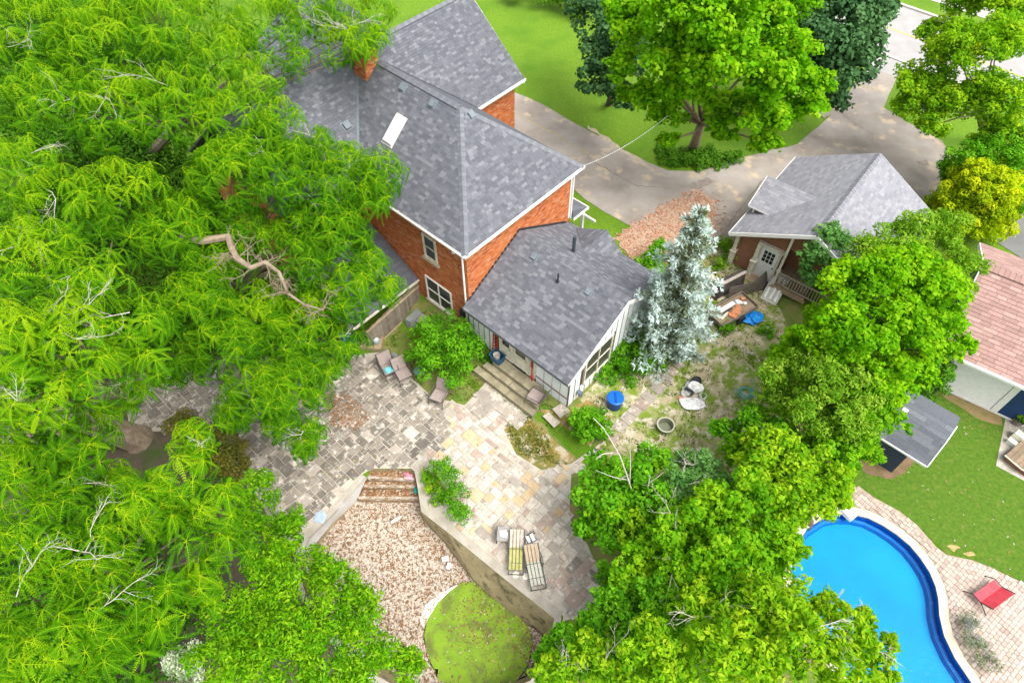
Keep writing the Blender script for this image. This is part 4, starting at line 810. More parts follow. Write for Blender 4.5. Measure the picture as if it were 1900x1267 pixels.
# dormer on the left slope
dz, du, dq0, dp = 3.95, 3.05, .52, .95; dqr = gRQ+(gRZ-dz)/GP
dm = M(); dzl = dz-dp*.8*.9
dm.slab([(du, dq0, dz), (du-dp*1.7, dq0, dz-.85), (du-dp*1.7, -1.45, dz-.85+.02), (du, -3.0, dz)], .07); dm.slab([(du, dq0, dz), (du, -3.0, dz), (du+.75, -1.3, dz-.95), (du+.75, dq0, dz-.95)], .07)
dm = dm.build('dormer_roof', SHG[1], gar)
S = Vector((0, -1, 0)); T = Vector((dp*1.7, 0, .85)).normalized(); LD = math.hypot(dp*1.7, .85)
gt.rowfill(dm, (du-dp*1.7, 0, dz-.85+.012), S, T, S.cross(T), [(-dq0, 0), (1.45, 0), (3.0, LD), (-dq0, LD)], .3, .17, .006, .014, .011, lap=.01, rand=1)
gt.finish(300, gr)
b = M(); b.hexa([(du-dp*1.45, dq0-.25, 2.3), (du+.6, dq0-.25, 2.3), (du+.6, -1.2, 2.6), (du-dp*1.45, -1.2, 2.6), (du-dp*1.45, dq0-.25, dz-.86), (du+.6, dq0-.25, dz-.9), (du+.6, -1.2, dz-.9), (du-dp*1.45, -1.2, dz-.84)]); b.build('dormer_wall', m_brown, gar)
b = M(); b.bar((du-dp*1.7, dq0, dz-.9), (du-dp*1.7, -1.4, dz-.9), .04, .1); b.bar((du-dp*1.46, dq0-.28, 2.4), (du-dp*1.46, dq0-.28, dz-.9), .09, .09); b.bar((du-dp*1.7, dq0+.01, dz-.9), (du, dq0+.01, dz-.05), .04, .12); b.build('dormer_trim', m_white, gar)
# rakes, eave
b = M(); b.bar((p0-.01, gE+.02, gEZ-.1), (p0-.01, gRQ, gRZ-.1), .04, .2); b.bar((p0-.01, gRQ, gRZ-.1), (p0-.01, gE1, gEZ-.1), .04, .2); b.bar((p0, gE+.03, gEZ-.09), (p1, gE+.03, gEZ-.09), .05, .14); b.bar((p1+.01, gE, gEZ-.1), (p1+.01, gRQ, gRZ-.1), .04, .16); b.bar((p1+.01, gRQ, gRZ-.1), (p1+.01, gE1, gEZ-.1), .04, .16)
b.build('rake_board', m_white, gar)
# body
gz = lambda q: gRZ-GP*abs(q-gRQ)
gw_ = M(); gw_.box((.42, -2.35, 0), (7.2, .16, gz(.16)-.12)); gw_.box((1.6, -7.0, 0), (7.2, -2.35, gz(-7)-.12)); gw_.add([(.42, .16, gz(.16)-.12), (.42, gRQ, gRZ-.12), (.42, -7, gz(-7)-.12)], [(0, 1, 2)]); gwl = gw_.build('wall', m_brown, gar)
for k in range(20):
    z = .02+k*.14
    if z > gz(.16)-.3: break
    b = M(); b.hexa([(.37, -.98, z), (.42, -.98, z), (.42, .16, z), (.37, .16, z), (.41, -.98, z+.14), (.43, -.98, z+.14), (.43, .16, z+.14), (.41, .16, z+.14)]); b.build('clapboard', m_brown, gwl)
b = M(); b.box((.36, -2.28, 2.28), (.41, -.98, 3.2)); b.build('gable_panel', m_brown, gwl)
for q_ in (.12, -1.05):
    b = M(); b.box((.06, q_-.13, 0), (.34, q_+.13, 1.0)); b.box((.10, q_-.09, 1.06), (.30, q_+.09, gz(q_)-.15 if q_ > 0 else 2.25)); b.box((.02, q_-.17, 1.0), (.38, q_+.17, 1.07)); b.build('porch_post', m_cream, gar)
b = M(); b.box((.30, -2.12, .05), (.36, -1.2, 2.12)); gd = b.build('door', m_white, gar)
for i in range(3):
    for j in range(3):
        b = M(); y0 = -1.94+i*.205; z0 = 1.18+j*.255; b.box((.288, y0, z0), (.299, y0+.165, z0+.215)); b.build('pane', m_dkglass, gd)
b = M(); b.tube([(.30, -2.05, .98), (.23, -2.05, .98)], .03, 8); b.build('handle', m_black, gd)
b = M(); b.box((.27, -1.22, 0), (.40, -1.12, 2.25)); b.box((.27, -2.24, 0), (.40, -2.14, 2.25)); b.box((.18, -2.34, 2.2), (.42, -.96, 2.34)); b.build('door_frame', m_cream, gar)
b = M(); b.box((-.3, -2.3, -.1), (.3, -1.0, .05)); b.build('door_step', m_deck, gar)
for k in range(11):
    b = M(); b.box((-.18, -2.42-(k+1)*.16+.008, .42), (1.6, -2.42-k*.16, .47)); b.build('deck_board', m_deck, gar)
b = M(); b.box((-.22, -4.25, .25), (-.185, -2.4, .47)); b.box((-.18, -2.44, .0), (1.5, -2.40, .42)); b.build('deck_skirt', m_deck, gar)
b = M(); b.box((-.14, -2.52, .47), (-.02, -2.40, gz(-2.4)-.2)); b.box((-.2, -2.56, 1.4), (.04, -2.36, 1.47)); b.build('porch_post', m_cream, gar)
b = M(); b.bar((-.08, -2.5, 1.32), (-.08, -6.2, 1.32), .08, .05); b.bar((-.08, -2.5, .6), (-.08, -6.2, .6), .05, .05); b.build('rail', mat('worn_cream', (.50, .44, .33), (.40, .34, .24), 6, .8), gar)
for k in range(24):
    b = M(); y0 = -2.65-k*.15; b.bar((-.08, y0, .6), (-.08, y0, 1.3), .035, .035); b.build('baluster', bpy.data.materials['worn_cream'], gar)
# ------------------------------------------------------------------ neighbour's house
NT = R(55.5); nb = thing('pink_roofed_house', 'neighbour house with faded pink shingle roof and white siding', 'house', (20.30,17.54,0.00), NT)
nE, nEZ, nRU, nRZ, nPi = -.5, 2.7, 3.55, 4.62, (4.62-2.7)/4.05
nr = M(); v0, v1 = -9, 1.35; nr.slab([(nE, v0, nEZ-D), (nE, v1, nEZ-D), (nRU, v1, nRZ-D), (nRU, v0, nRZ-D)][::-1], .1); nr.slab([(nRU, v0, nRZ-D), (nRU, v1, nRZ-D), (7.5, v1, nEZ-D), (7.5, v0, nEZ-D)][::-1], .1); nr = nr.build('roof', SHN[1], nb)
ntl = Tiler(nb, 'shingle', SHN, [.4, .25, .15, .2]); NL = math.hypot(1, nPi)
S = Vector((0, -1, 0)); T = Vector((1, 0, nPi)).normalized(); ntl.rowfill(nr, (nE, 0, nEZ), S, T, S.cross(T), [(-v1, 0), (-v1, 4.05*NL), (-v0-3, 4.05*NL), (-v0-3, 0)], .5, .2, .012, .014, .012, lap=.0, rand=1, wvar=(.4, .5, .6))
S = Vector((0, 1, 0)); T = Vector((-1, 0, nPi)).normalized(); ntl.rowfill(nr, (7.5, 0, nEZ), S, T, S.cross(T), [(-6, 0), (v1, 0), (v1, 3.95*NL), (-6, 3.95*NL)], .5, .2, .008, .014, .012, lap=.01, rand=1, wvar=(.4, .5, .6))
ntl.finish(300, nr); caps(nr, (nRU, v1, nRZ+.03), (nRU, v0, nRZ+.03), 'ridge_cap', mt=(SHN[1], SHN[3]), wd=.26)
b = M(); b.bar((nE-.06, v0, nEZ-.06), (nE-.06, v1, nEZ-.06), .13, .12); b.build('gutter', m_white, nb)
b = M(); b.bar((nE, v1+.02, nEZ-.12), (nRU, v1+.02, nRZ-.12), .05, .2); b.bar((nRU, v1+.02, nRZ-.12), (7.5, v1+.02, nEZ-.12), .05, .2); b.build('rake_board', m_white, nb)
m_navy = mat('navy_siding', (.012, .045, .13), (.016, .055, .15), 3, .5)
b = M(); b.box((0, -9, 0), (7, .95, 2.62)); b.add([(0, .95, 2.6), (7, .95, 2.6), (3.55, .95, 4.4)], [(0, 1, 2)]); nwl = b.build('wall', m_navy, nb)
for k in range(18):
    b = M(); z = .12+k*.14; b.hexa([(-.035, -2.0, z), (0, -2.0, z), (0, .75, z), (-.035, .75, z), (-.012, -2.0, z+.14), (0, -2.0, z+.14), (0, .75, z+.14), (-.012, .75, z+.14)]); b.build('siding_board', m_white, nwl)
for k in range(18):
    b = M(); z = .12+k*.14; b.hexa([(-.03, -8.8, z), (0, -8.8, z), (0, -2.32, z), (-.03, -2.32, z), (-.012, -8.8, z+.14), (0, -8.8, z+.14), (0, -2.32, z+.14), (-.012, -2.32, z+.14)]); b.build('siding_board', m_navy, nwl)
b = M(); b.box((-.05, -2.3, 0), (-.002, -2.02, 2.6)); b.box((-.05, .77, 0), (-.002, .95, 2.6)); b.box((-.055, -9, 0), (-.001, .95, .11)); b.build('corner_board', m_white, nb)
# ------------------------------------------------------------------ shed
sh = thing('garden_shed', 'small navy shed with dark grey roof on the neighbour lawn', 'shed', (16.41,13.24,0.00), TH)
b = M(); b.box((0, 0, 0), (2.6, 2.6, 1.95)); b.add([(0, 0, 1.95), (2.6, 0, 1.95), (2.0, 0, 2.55), (1.3, 0, 2.85), (.5, 0, 2.5)], [(0, 1, 2, 3, 4)]); b.build('wall', mat('shed_navy', (.035, .05, .085), (.045, .06, .10), 2, .6), sh)
prof = [(-.2, 1.88), (.72, 2.72), (1.45, 3.0), (2.2, 2.72), (2.9, 1.9)]
b = M()
for (a, z), (c, z2) in zip(prof, prof[1:]): b.slab([(a, -.72, z), (a, 2.9, z), (c, 2.9, z2), (c, -.72, z2)][::-1], .05)
srf = b.build('roof', SHD[0], sh); sdt = Tiler(sh, 'shingle', SHD, [.4, .35, .25])
for (a, z), (c, z2) in list(zip(prof, prof[1:]))[:2]:
    S = Vector((0, -1, 0)); T = Vector((c-a, 0, z2-z)).normalized(); ln = math.hypot(c-a, z2-z); sdt.rowfill(srf, (a, 0, z+.003), S, T, S.cross(T), [(.72, 0), (.72, ln), (-2.9, ln), (-2.9, 0)], .9, .21, .004, .009, .007, lap=.008, rand=1)
sdt.finish(120, srf)
b = M(); b.bar((-.2, -.74, 1.84), (.72, -.74, 2.68), .04, .12); b.bar((.72, -.74, 2.68), (1.45, -.74, 2.96), .04, .12); b.bar((-.22, -.72, 1.84), (-.22, 2.9, 1.84), .03, .1); b.build('trim', m_white, sh)
b = M(); b.slab([(.85, 1.0, 2.80), (.85, 1.22, 2.80), (1.0, 1.22, 2.86), (1.0, 1.0, 2.86)][::-1], .06); vf = b.build('roof_vent', m_white, sh)
# ------------------------------------------------------------------ foliage
G_BRIGHT = leafmat('leaf_bright', (0.0616, 0.2128, 0.0045), (0.1344, 0.3472, 0.0067), (0.2800, 0.4704, 0.0134), .45)
G_MAPLE = leafmat('leaf_maple', (.065, .22, .003), (.135, .36, .004), (.27, .46, .010), .45)
G_DARK = leafmat('leaf_dark_maple', (.022, .065, .022), (.045, .115, .038), (.085, .18, .06), .2)
G_YEL = leafmat('leaf_yellowish', (0.0840, 0.2296, 0.0056), (0.1736, 0.3752, 0.0078), (0.3584, 0.4928, 0.0179), .45)
G_OLIVE = leafmat('leaf_olive', (0.0840, 0.2072, 0.0112), (0.1624, 0.3416, 0.0179), (0.3024, 0.4368, 0.0448), .42)
G_GOLD = leafmat('leaf_golden_cedar', (.13, .25, .003), (.29, .41, .004), (.50, .54, .008), .35)
G_CEDAR = leafmat('leaf_cedar', (.03, .10, .008), (.06, .18, .010), (.11, .26, .015), .25)
G_FROND = leafmat('leaf_frond', (.028, .11, .003), (.078, .235, .003), (.27, .41, .006), .42)
G_SHRUB = leafmat('leaf_shrub', (0.0448, 0.1680, 0.0056), (0.0896, 0.2912, 0.0078), (0.1792, 0.4144, 0.0157), .35)
G_BLUE = leafmat('needle_silver', (.13, .16, .06), (.36, .46, .40), (.62, .72, .69), .1, .7)
G_GREYG = leafmat('leaf_grey_green', (.07, .19, .04), (.115, .28, .06), (.20, .37, .10), .38)
G_LAV = leafmat('leaf_lavender', (.08, .12, .045), (.13, .19, .07), (.28, .24, .34), .2)
G_VAR = leafmat('leaf_variegated', (.10, .20, .05), (.30, .38, .20), (.62, .66, .50), .2)
m_bark = mat('bark', (.20, .15, .10), (.12, .09, .06), 6, .95, .6)
m_barkl = mat('pale_bark', (.34, .27, .19), (.22, .16, .11), 5, .95, .5)
m_dead = mat('dead_twig', (.62, .57, .50), (.48, .42, .35), 5, .9)
def unit(a): return a/np.maximum(np.linalg.norm(a, axis=1, keepdims=True), 1e-9)
def leafquads(C, Nn, size, q, asp=.62, tint=None, fold=.12):
    n = len(C); r = q.normal(size=(n, 3)); d = unit(np.cross(Nn, r)); e = np.cross(Nn, d); s_ = size*q.uniform(.6, 1.35, (n, 1))
    V = np.stack([C-d*s_*.5, C-e*s_*.5*asp+Nn*s_*fold, C+d*s_*.55, C+e*s_*.5*asp+Nn*s_*fold], 1).reshape(-1, 3)
    return V, np.arange(4*n).reshape(n, 4)
def crown_cloud(lobes, dens, size, q, sub=.34, up=.55, flat=.8, rag=.10, fill=.3):
    """leaf centres, normals, tints: leaf clumps spread over and through each lobe"""
    Cs, Ns, Ts = [], [], []
    for (x, y, z, r) in lobes:
        r = float(r); nsub = max(6, int(9*(1 if r < 1 else r**.7)/(sub/.34)**2)); d = unit(q.normal(size=(nsub, 3))); d[:, 2] = np.where(d[:, 2] < -.45, -d[:, 2], d[:, 2])
        sc_ = unit(d)*np.array([1, 1, flat])*(r*q.uniform(.62, 1.0, (nsub, 1)))+[x, y, z]
        sr_ = r*sub*q.uniform(.7, 1.35, nsub); tn = np.clip(q.normal(.52, .17, nsub), .05, .95)
        for c, a, t0 in zip(sc_, sr_, tn):
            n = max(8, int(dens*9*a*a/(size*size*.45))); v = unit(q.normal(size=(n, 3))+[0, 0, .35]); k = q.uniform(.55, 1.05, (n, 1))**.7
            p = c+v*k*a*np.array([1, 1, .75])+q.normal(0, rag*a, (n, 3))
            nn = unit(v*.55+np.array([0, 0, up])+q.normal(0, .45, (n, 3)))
            Cs.append(p); Ns.append(nn); Ts.append(np.clip(t0+q.normal(0, .16, n)+.10*v[:, 2], 0, 1))  # upward leaves tinted lighter, light from above painted into the clump
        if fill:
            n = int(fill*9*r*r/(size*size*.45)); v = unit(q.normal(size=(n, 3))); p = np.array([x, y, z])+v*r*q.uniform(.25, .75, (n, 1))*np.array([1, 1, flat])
            Cs.append(p); Ns.append(unit(q.normal(size=(n, 3))+[0, 0, .6])); Ts.append(np.clip(q.normal(.32, .14, n), 0, 1))  # filler leaves tinted darker, shade inside the lobe painted in
    return np.concatenate(Cs), np.concatenate(Ns), np.concatenate(Ts)
def limbs(base, lobes, r0, q, split=.45, sides=6, mt=None, name='trunk', parent=None, lean=None, thin=.42):
    b = M(); base = Vector(base); c = Vector(np.mean(np.array(lobes)[:, :3], 0)); top = base.lerp(c, split) if lean is None else Vector(lean)
    top.z = base.z+(c.z-base.z)*split
    mid = base.lerp(top, .5)+Vector((q.normal(0, r0*.5), q.normal(0, r0*.5), 0))
    b.tube([base-Vector((0, 0, .3)), base+Vector((0, 0, .15)), mid, top], [r0*1.5, r0*1.1, r0*.85, r0*.7], 8)
    for (x, y, z, r) in lobes:
        e = Vector((x, y, z)); m1 = top.lerp(e, .45)+Vector((q.normal(0, .25), q.normal(0, .25), abs(q.normal(0, .2))))
        b.tube([top, m1, e], [r0*thin, r0*thin*.6, r0*.07], 5, cap=False)
    return b.build(name, mt or m_bark, parent)
def twigs(b, p, d, L, r, q, depth, m=0, spread=.6):
    pts = [p]; k = 4
    for i in range(k):
        d = (d+Vector(q.normal(0, .22, 3))).normalized(); p = p+d*L/k; pts.append(p)
    b.tube(pts, [r*(1-.6*i/k) for i in range(k+1)], 4 if depth < 2 else 5, m, cap=False)
    if depth > 0:
        for i in range(1, k+1):
            for _ in range(1 if i < k else 2):
                dd = (d+Vector(q.normal(0, spread, 3))).normalized(); twigs(b, pts[i], dd, L*q.uniform(.35, .6), r*.5, q, depth-1, m, spread)
def local(lobes, base): return [(x-base[0], y-base[1], z-base[2], r) for x, y, z, r in lobes]
def tree(name, label, cat, base, lobes, mt, size=.16, dens=1.0, trunk=.18, group=None, seed=1, dead=0, up=.55, flat=.8, sub=.34, asp=.62, bark=None, cat_kind=None, fill=.3, rag=.10, lean=None, break_=0):
    q = np.random.default_rng(seed); t = thing(name, label, cat, base, 0, group); ll = local(lobes, base)
    if break_: lc = [(x+d[0]*r*.62, y+d[1]*r*.62, z+d[2]*r*.5, r*q.uniform(.34, .54)) for x, y, z, r in ll for d in unit(q.normal(size=(break_, 3))+[0, 0, .25])]+[(x, y, z, r*.72) for x, y, z, r in ll]
    else: lc = ll
    if trunk: limbs((0, 0, 0), ll, trunk, q, parent=t, mt=bark, name='trunk' if trunk > .08 else 'stem')
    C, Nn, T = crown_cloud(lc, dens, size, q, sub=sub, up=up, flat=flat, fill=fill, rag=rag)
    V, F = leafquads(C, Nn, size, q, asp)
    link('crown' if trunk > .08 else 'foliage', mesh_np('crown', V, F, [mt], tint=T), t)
    if dead:
        for i in range(dead):
            x, y, z, r = ll[int(q.integers(len(ll)))]; b = M(); a = q.uniform(0, 6.28); d = Vector((math.cos(a), math.sin(a), .35)).normalized()
            twigs(b, Vector((x, y, z+r*.35)), d, r*1.0, .018, q, 2); b.build('dead_branch', m_dead, t)
    return t
# ------------------------------------------------------------------ trees with long feathered leaves (left)
def frond_template(n, droop, q, wd=.026):
    V, F = [], []
    def P(t): return np.array([t*(1-.18*droop*t), 0, -.55*droop*t*t])
    for i in range(4):
        a, c = P(i/4), P((i+1)/4); w_ = .016*(1-i/5); k = len(V); V += [a+[0, -w_, .006], c+[0, -w_*.8, .006], c+[0, w_*.8, .006], a+[0, w_, .006]]; F.append((k, k+1, k+2, k+3))
    for i in range(n):
        t = .16+.84*(i+.5)/n; p = P(t); ln = .165*(1-.5*abs(t-.45)/.55)*q.uniform(.9, 1.1)
        for s_ in (-1, 1):
            d = np.array([.45, s_*.85, -.22-.25*droop*t]); d /= np.linalg.norm(d); e = np.array([d[1], -d[0], 0])*s_; e /= np.linalg.norm(e)
            k = len(V); V += [p, p+d*ln*.4-e*wd+[0, 0, .006], p+d*ln, p+d*ln*.4+e*wd+[0, 0, .006]]; F.append((k, k+1, k+2, k+3))
    return np.array(V), np.array(F)
_q = np.random.default_rng(3); FT = [frond_template(n, d, _q) for n, d in ((12, 1.2), (11, 1.6), (12, .9))]
FTL = [frond_template(8, d, _q, .034) for d in (1.2, 1.6, .9)]
FMESH = {}
def frond_mesh(k, tn):
    if (k, tn) not in FMESH:
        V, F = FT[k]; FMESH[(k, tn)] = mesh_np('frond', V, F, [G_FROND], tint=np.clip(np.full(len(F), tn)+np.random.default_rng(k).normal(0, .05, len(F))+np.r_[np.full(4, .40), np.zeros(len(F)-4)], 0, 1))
    return FMESH[(k, tn)]
def frond_tree(label, base, lobes, trunk, seed, ros=1.0, flen=.66, bright=.45, limit=300, dead=6, lean=None, group=None, inner=1.0):
    q = np.random.default_rng(seed); t = thing('feather_leaved_tree', label, 'tree', base, 0, group); ll = local(lobes, base)
    limbs((0, 0, 0), ll, trunk, q, parent=t, mt=m_barkl, lean=lean, split=.5, thin=.22)
    rows = []
    for (x, y, z, r) in ll:
        lb = q.normal(0, .06)
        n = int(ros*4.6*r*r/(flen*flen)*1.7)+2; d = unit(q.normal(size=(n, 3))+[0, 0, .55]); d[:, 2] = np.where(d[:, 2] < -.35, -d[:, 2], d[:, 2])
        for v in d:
            k = q.uniform(.35, 1.0)**.35; p = np.array([x, y, z])+v*np.array([1, 1, .85])*r*k; br = bright+lb-.16+.34*v[2]+q.normal(0, .09)  # br climbs with v: lit tops and dim undersides put into leaf colour
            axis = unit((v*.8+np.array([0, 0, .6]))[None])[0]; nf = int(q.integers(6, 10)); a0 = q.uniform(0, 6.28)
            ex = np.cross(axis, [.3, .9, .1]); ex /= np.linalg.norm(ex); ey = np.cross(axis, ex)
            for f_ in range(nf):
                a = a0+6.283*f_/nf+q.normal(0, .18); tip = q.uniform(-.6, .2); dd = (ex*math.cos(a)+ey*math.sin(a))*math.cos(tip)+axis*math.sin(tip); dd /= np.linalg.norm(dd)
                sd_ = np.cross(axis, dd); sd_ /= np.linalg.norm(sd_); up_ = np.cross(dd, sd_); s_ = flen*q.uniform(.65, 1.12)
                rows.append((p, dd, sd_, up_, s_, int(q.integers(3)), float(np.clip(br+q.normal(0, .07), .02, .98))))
        # inner leaves that close the crown, crown shade put into their dark tint
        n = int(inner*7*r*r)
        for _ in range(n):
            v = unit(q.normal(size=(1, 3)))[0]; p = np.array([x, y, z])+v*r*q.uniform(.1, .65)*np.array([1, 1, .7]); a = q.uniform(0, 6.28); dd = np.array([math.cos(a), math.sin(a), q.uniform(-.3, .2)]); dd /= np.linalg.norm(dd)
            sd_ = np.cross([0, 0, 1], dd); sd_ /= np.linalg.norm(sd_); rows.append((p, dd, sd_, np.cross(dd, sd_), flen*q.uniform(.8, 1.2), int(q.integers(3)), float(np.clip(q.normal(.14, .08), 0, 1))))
    B = np.array(base)
    def key(r_):
        d = B+r_[0]-CAM; zc = d[1]*.6018-d[2]*.7986; yc = d[1]*.7986+d[2]*.6018
        return np.linalg.norm(d)/r_[4]+(1000 if abs(d[0]/zc) > .76 or abs(yc/zc) > .5 else 0)
    rows.sort(key=key); Vs, Fs, Ts, n0 = [], [], [], 0
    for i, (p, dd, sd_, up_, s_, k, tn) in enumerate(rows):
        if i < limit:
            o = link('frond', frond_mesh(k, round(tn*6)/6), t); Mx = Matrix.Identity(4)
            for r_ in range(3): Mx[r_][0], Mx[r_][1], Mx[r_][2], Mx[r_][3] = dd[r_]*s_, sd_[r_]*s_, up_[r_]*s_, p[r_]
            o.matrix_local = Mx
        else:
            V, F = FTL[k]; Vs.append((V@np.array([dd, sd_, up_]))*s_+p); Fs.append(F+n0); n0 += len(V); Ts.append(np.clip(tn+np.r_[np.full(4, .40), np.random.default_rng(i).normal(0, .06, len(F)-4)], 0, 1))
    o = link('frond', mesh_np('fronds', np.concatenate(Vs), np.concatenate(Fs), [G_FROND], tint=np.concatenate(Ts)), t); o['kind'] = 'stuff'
    for i in range(dead):
        x, y, z, r = ll[int(q.integers(len(ll)))]; b = M(); a = q.uniform(0, 6.28); d = Vector((math.cos(a), math.sin(a), .25)).normalized()
        twigs(b, Vector((x, y, z+r*.45)), d, r*.8, .015, q, 2, spread=.5); b.build('dead_branch', m_dead, t)
    return t
GF = 'feather leaved trees along the left side'
t = frond_tree('bright feather leaved tree hanging over the rear of the brick house at the top left', (-23.30,33.45,-0.60),
    [(-6.38,30.46,11.00,1.35), (-7.31,28.39,11.00,1.41), (-6.32,27.40,11.20,0.92), (-5.87,28.48,11.20,0.85), (-8.31,30.22,11.00,1.22), (-9.41,27.11,11.00,0.96), (-9.12,29.97,11.50,1.92), (-10.69,28.37,11.50,1.98), (-12.01,26.26,11.50,1.78), (-10.65,25.49,11.00,1.33), (-14.14,26.54,12.50,2.07), (-16.02,25.73,12.50,2.24), (-18.70,26.54,12.50,2.39), (-19.79,24.64,12.00,2.01), (-17.54,22.88,11.50,2.17), (-15.43,23.26,11.00,2.22), (-13.21,23.62,11.00,2.13), (-11.20,23.45,10.50,1.83), (-9.76,24.16,10.00,1.33), (-13.30,29.23,12.00,1.17)], .34, 41, ros=1.0, group=GF, dead=9, bright=.42)
t = frond_tree('feather leaved tree with a bare crooked limb, spreading over the patio', (-17.26,23.42,-0.60),
    [(-5.45,21.98,9.00,1.31), (-6.83,22.49,9.00,1.32), (-7.44,20.84,9.00,1.59), (-5.73,20.93,8.50,0.91), (-9.07,21.21,9.50,1.90), (-7.94,23.23,9.50,0.93), (-10.97,21.21,9.50,1.90), (-7.00,19.46,8.00,1.59), (-5.73,18.95,7.00,0.97), (-5.04,18.28,6.30,0.83), (-6.28,17.52,7.00,1.47), (-8.27,18.77,7.50,1.48), (-8.21,16.44,6.00,1.79), (-6.73,16.18,5.30,1.07), (-10.01,16.99,6.00,1.92), (-8.68,14.34,5.00,1.55), (-7.65,14.29,4.50,0.84), (-7.84,12.90,4.00,0.78), (-9.72,14.34,5.00,1.65), (-10.96,15.66,6.00,1.76), (-10.72,13.56,4.50,0.93), (-11.99,16.97,7.00,1.65), (-12.90,19.24,8.50,1.87), (-10.81,20.17,7.90,1.34), (-11.57,18.29,7.40,1.58), (-9.53,19.87,7.60,1.04), (-8.76,22.15,9.80,1.17), (-7.27,20.58,8.10,1.19), (-6.47,20.02,7.30,0.99), (-8.22,20.17,7.90,1.34), (-5.50,21.75,8.50,0.92), (-10.04,22.40,10.00,1.32), (-10.77,21.89,10.00,1.27), (-7.52,17.65,6.20,1.29), (-8.18,15.21,5.20,1.15), (-7.00,15.23,4.80,0.81), (-8.83,13.26,4.40,0.86), (-8.18,12.54,3.60,0.62), (-13.34,14.95,5.20,0.88), (-12.46,15.31,5.60,1.04)], .32, 42, ros=1.5, group=GF, dead=6, bright=.28)
b = M(); cr = [(-12.58,18.84,8.60), (-11.76,18.64,8.60), (-10.77,18.74,8.70), (-10.47,18.11,8.70), (-10.21,17.71,8.60), (-9.63,17.34,8.50), (-9.18,17.64,8.50), (-8.64,17.28,8.30), (-8.23,16.51,8.00), (-7.62,16.16,7.80), (-6.95,16.07,7.60)]
bb = np.array(t.location); b.tube([Vector(p)-t.location for p in cr], [.17, .16, .15, .13, .12, .11, .09, .075, .06, .04, .02], 7)
_q = np.random.default_rng(5)
for p in cr[3:]:
    for _ in range(3): twigs(b, Vector(p)-t.location, Vector(_q.normal(0, 1, 3)).normalized(), .8, .025, _q, 2)
b.build('bare_limb', m_barkl, t)
t = frond_tree('brightest feather leaved tree against the left edge, its pale dead twigs showing on top', (-19.28,16.78,-0.60),
    [(-17.10,18.78,11.50,1.78), (-15.35,17.69,11.00,1.76), (-14.44,19.38,10.00,1.89), (-14.42,14.22,12.00,1.70), (-12.81,13.80,11.50,1.55), (-11.21,12.73,11.00,1.16), (-12.66,11.94,11.50,1.54), (-10.76,11.67,10.50,0.72), (-13.51,11.18,12.00,1.48), (-11.64,10.79,11.00,1.03), (-13.09,10.07,11.00,1.26), (-11.80,11.90,10.50,0.80), (-12.01,11.73,9.00,0.71), (-12.46,11.15,8.50,0.75)], .30, 43, ros=1.05, group=GF, dead=12, bright=.48)
t = frond_tree('feather leaved tree with a thick rotten trunk base beside the old paving', (-17.18,15.20,-0.60),
    [(-14.31,10.47,8.50,1.58), (-13.20,10.18,8.00,1.18), (-15.15,9.26,8.00,1.56), (-13.78,9.10,7.20,1.51), (-12.77,9.61,6.50,0.96)], .62, 44, ros=1.0, group=GF, dead=3, bright=.32, lean=(-3, -.6, 3))
t = frond_tree('feather leaved tree filling the bottom left corner of the picture', (-16.01,8.33,-0.60),
    [(-9.53,9.82,9.00,0.83), (-9.49,8.61,9.00,1.16), (-10.33,7.63,9.00,1.35), (-8.25,7.71,9.00,0.93), (-9.33,6.34,9.00,1.36), (-7.88,6.75,8.50,0.77), (-11.03,6.27,9.00,1.43), (-12.78,6.86,9.00,1.46), (-12.35,5.16,9.00,1.31), (-8.46,6.02,8.00,0.92), (-9.92,4.63,9.50,1.32), (-9.13,5.03,9.00,1.10), (-10.56,3.61,10.00,1.24), (-9.28,3.53,9.50,1.08), (-12.05,3.77,9.50,1.03)], .28, 45, ros=1.05, group=GF, dead=6, bright=.38)
b = M(); q_ = np.random.default_rng(2)
tree('undergrowth', 'dark green undergrowth added to darken the gaps below the feather leaved trees', 'undergrowth', (-22.26,21.97,-0.60), [(-27.92,33.52,2.50,3.76), (-22.95,31.07,2.50,3.62), (-19.60,30.30,2.00,2.71), (-25.69,26.93,1.50,3.18), (-22.06,25.72,1.50,2.83), (-18.95,25.72,1.50,2.26), (-16.29,28.10,1.20,2.37), (-13.83,27.46,1.00,2.06), (-15.95,23.87,0.60,2.52), (-13.08,23.30,0.40,2.23), (-23.91,22.07,1.00,2.96), (-20.47,21.19,0.80,2.66), (-17.43,21.17,0.40,2.15), (-14.24,20.99,0.20,1.61), (-11.36,22.74,0.20,1.66), (-22.60,18.42,0.60,2.28), (-20.09,18.25,0.40,1.53), (-20.73,13.73,0.40,2.33), (-17.70,11.28,0.40,2.21), (-18.75,9.06,0.40,2.32), (-15.11,10.14,0.40,1.94), (-15.63,7.43,0.40,2.23), (-12.79,7.43,0.40,1.83), (-17.27,5.55,0.40,2.13), (-13.72,5.37,0.40,1.74), (-13.27,11.28,0.40,1.77), (-30.57,41.29,3.00,4.17), (-24.97,38.24,3.00,4.00), (-21.77,40.25,2.50,3.11), (-34.87,50.64,3.00,4.70), (-28.32,49.83,3.00,4.27), (-17.16,31.86,1.50,1.87)], leafmat('leaf_undergrowth', (.02, .075, .006), (.04, .13, .008), (.08, .20, .012), .25), .30, .5, .04, seed=50, asp=.4, flat=.5, fill=.35)  # added leaf mass, its dark colour stands in for shade between crowns
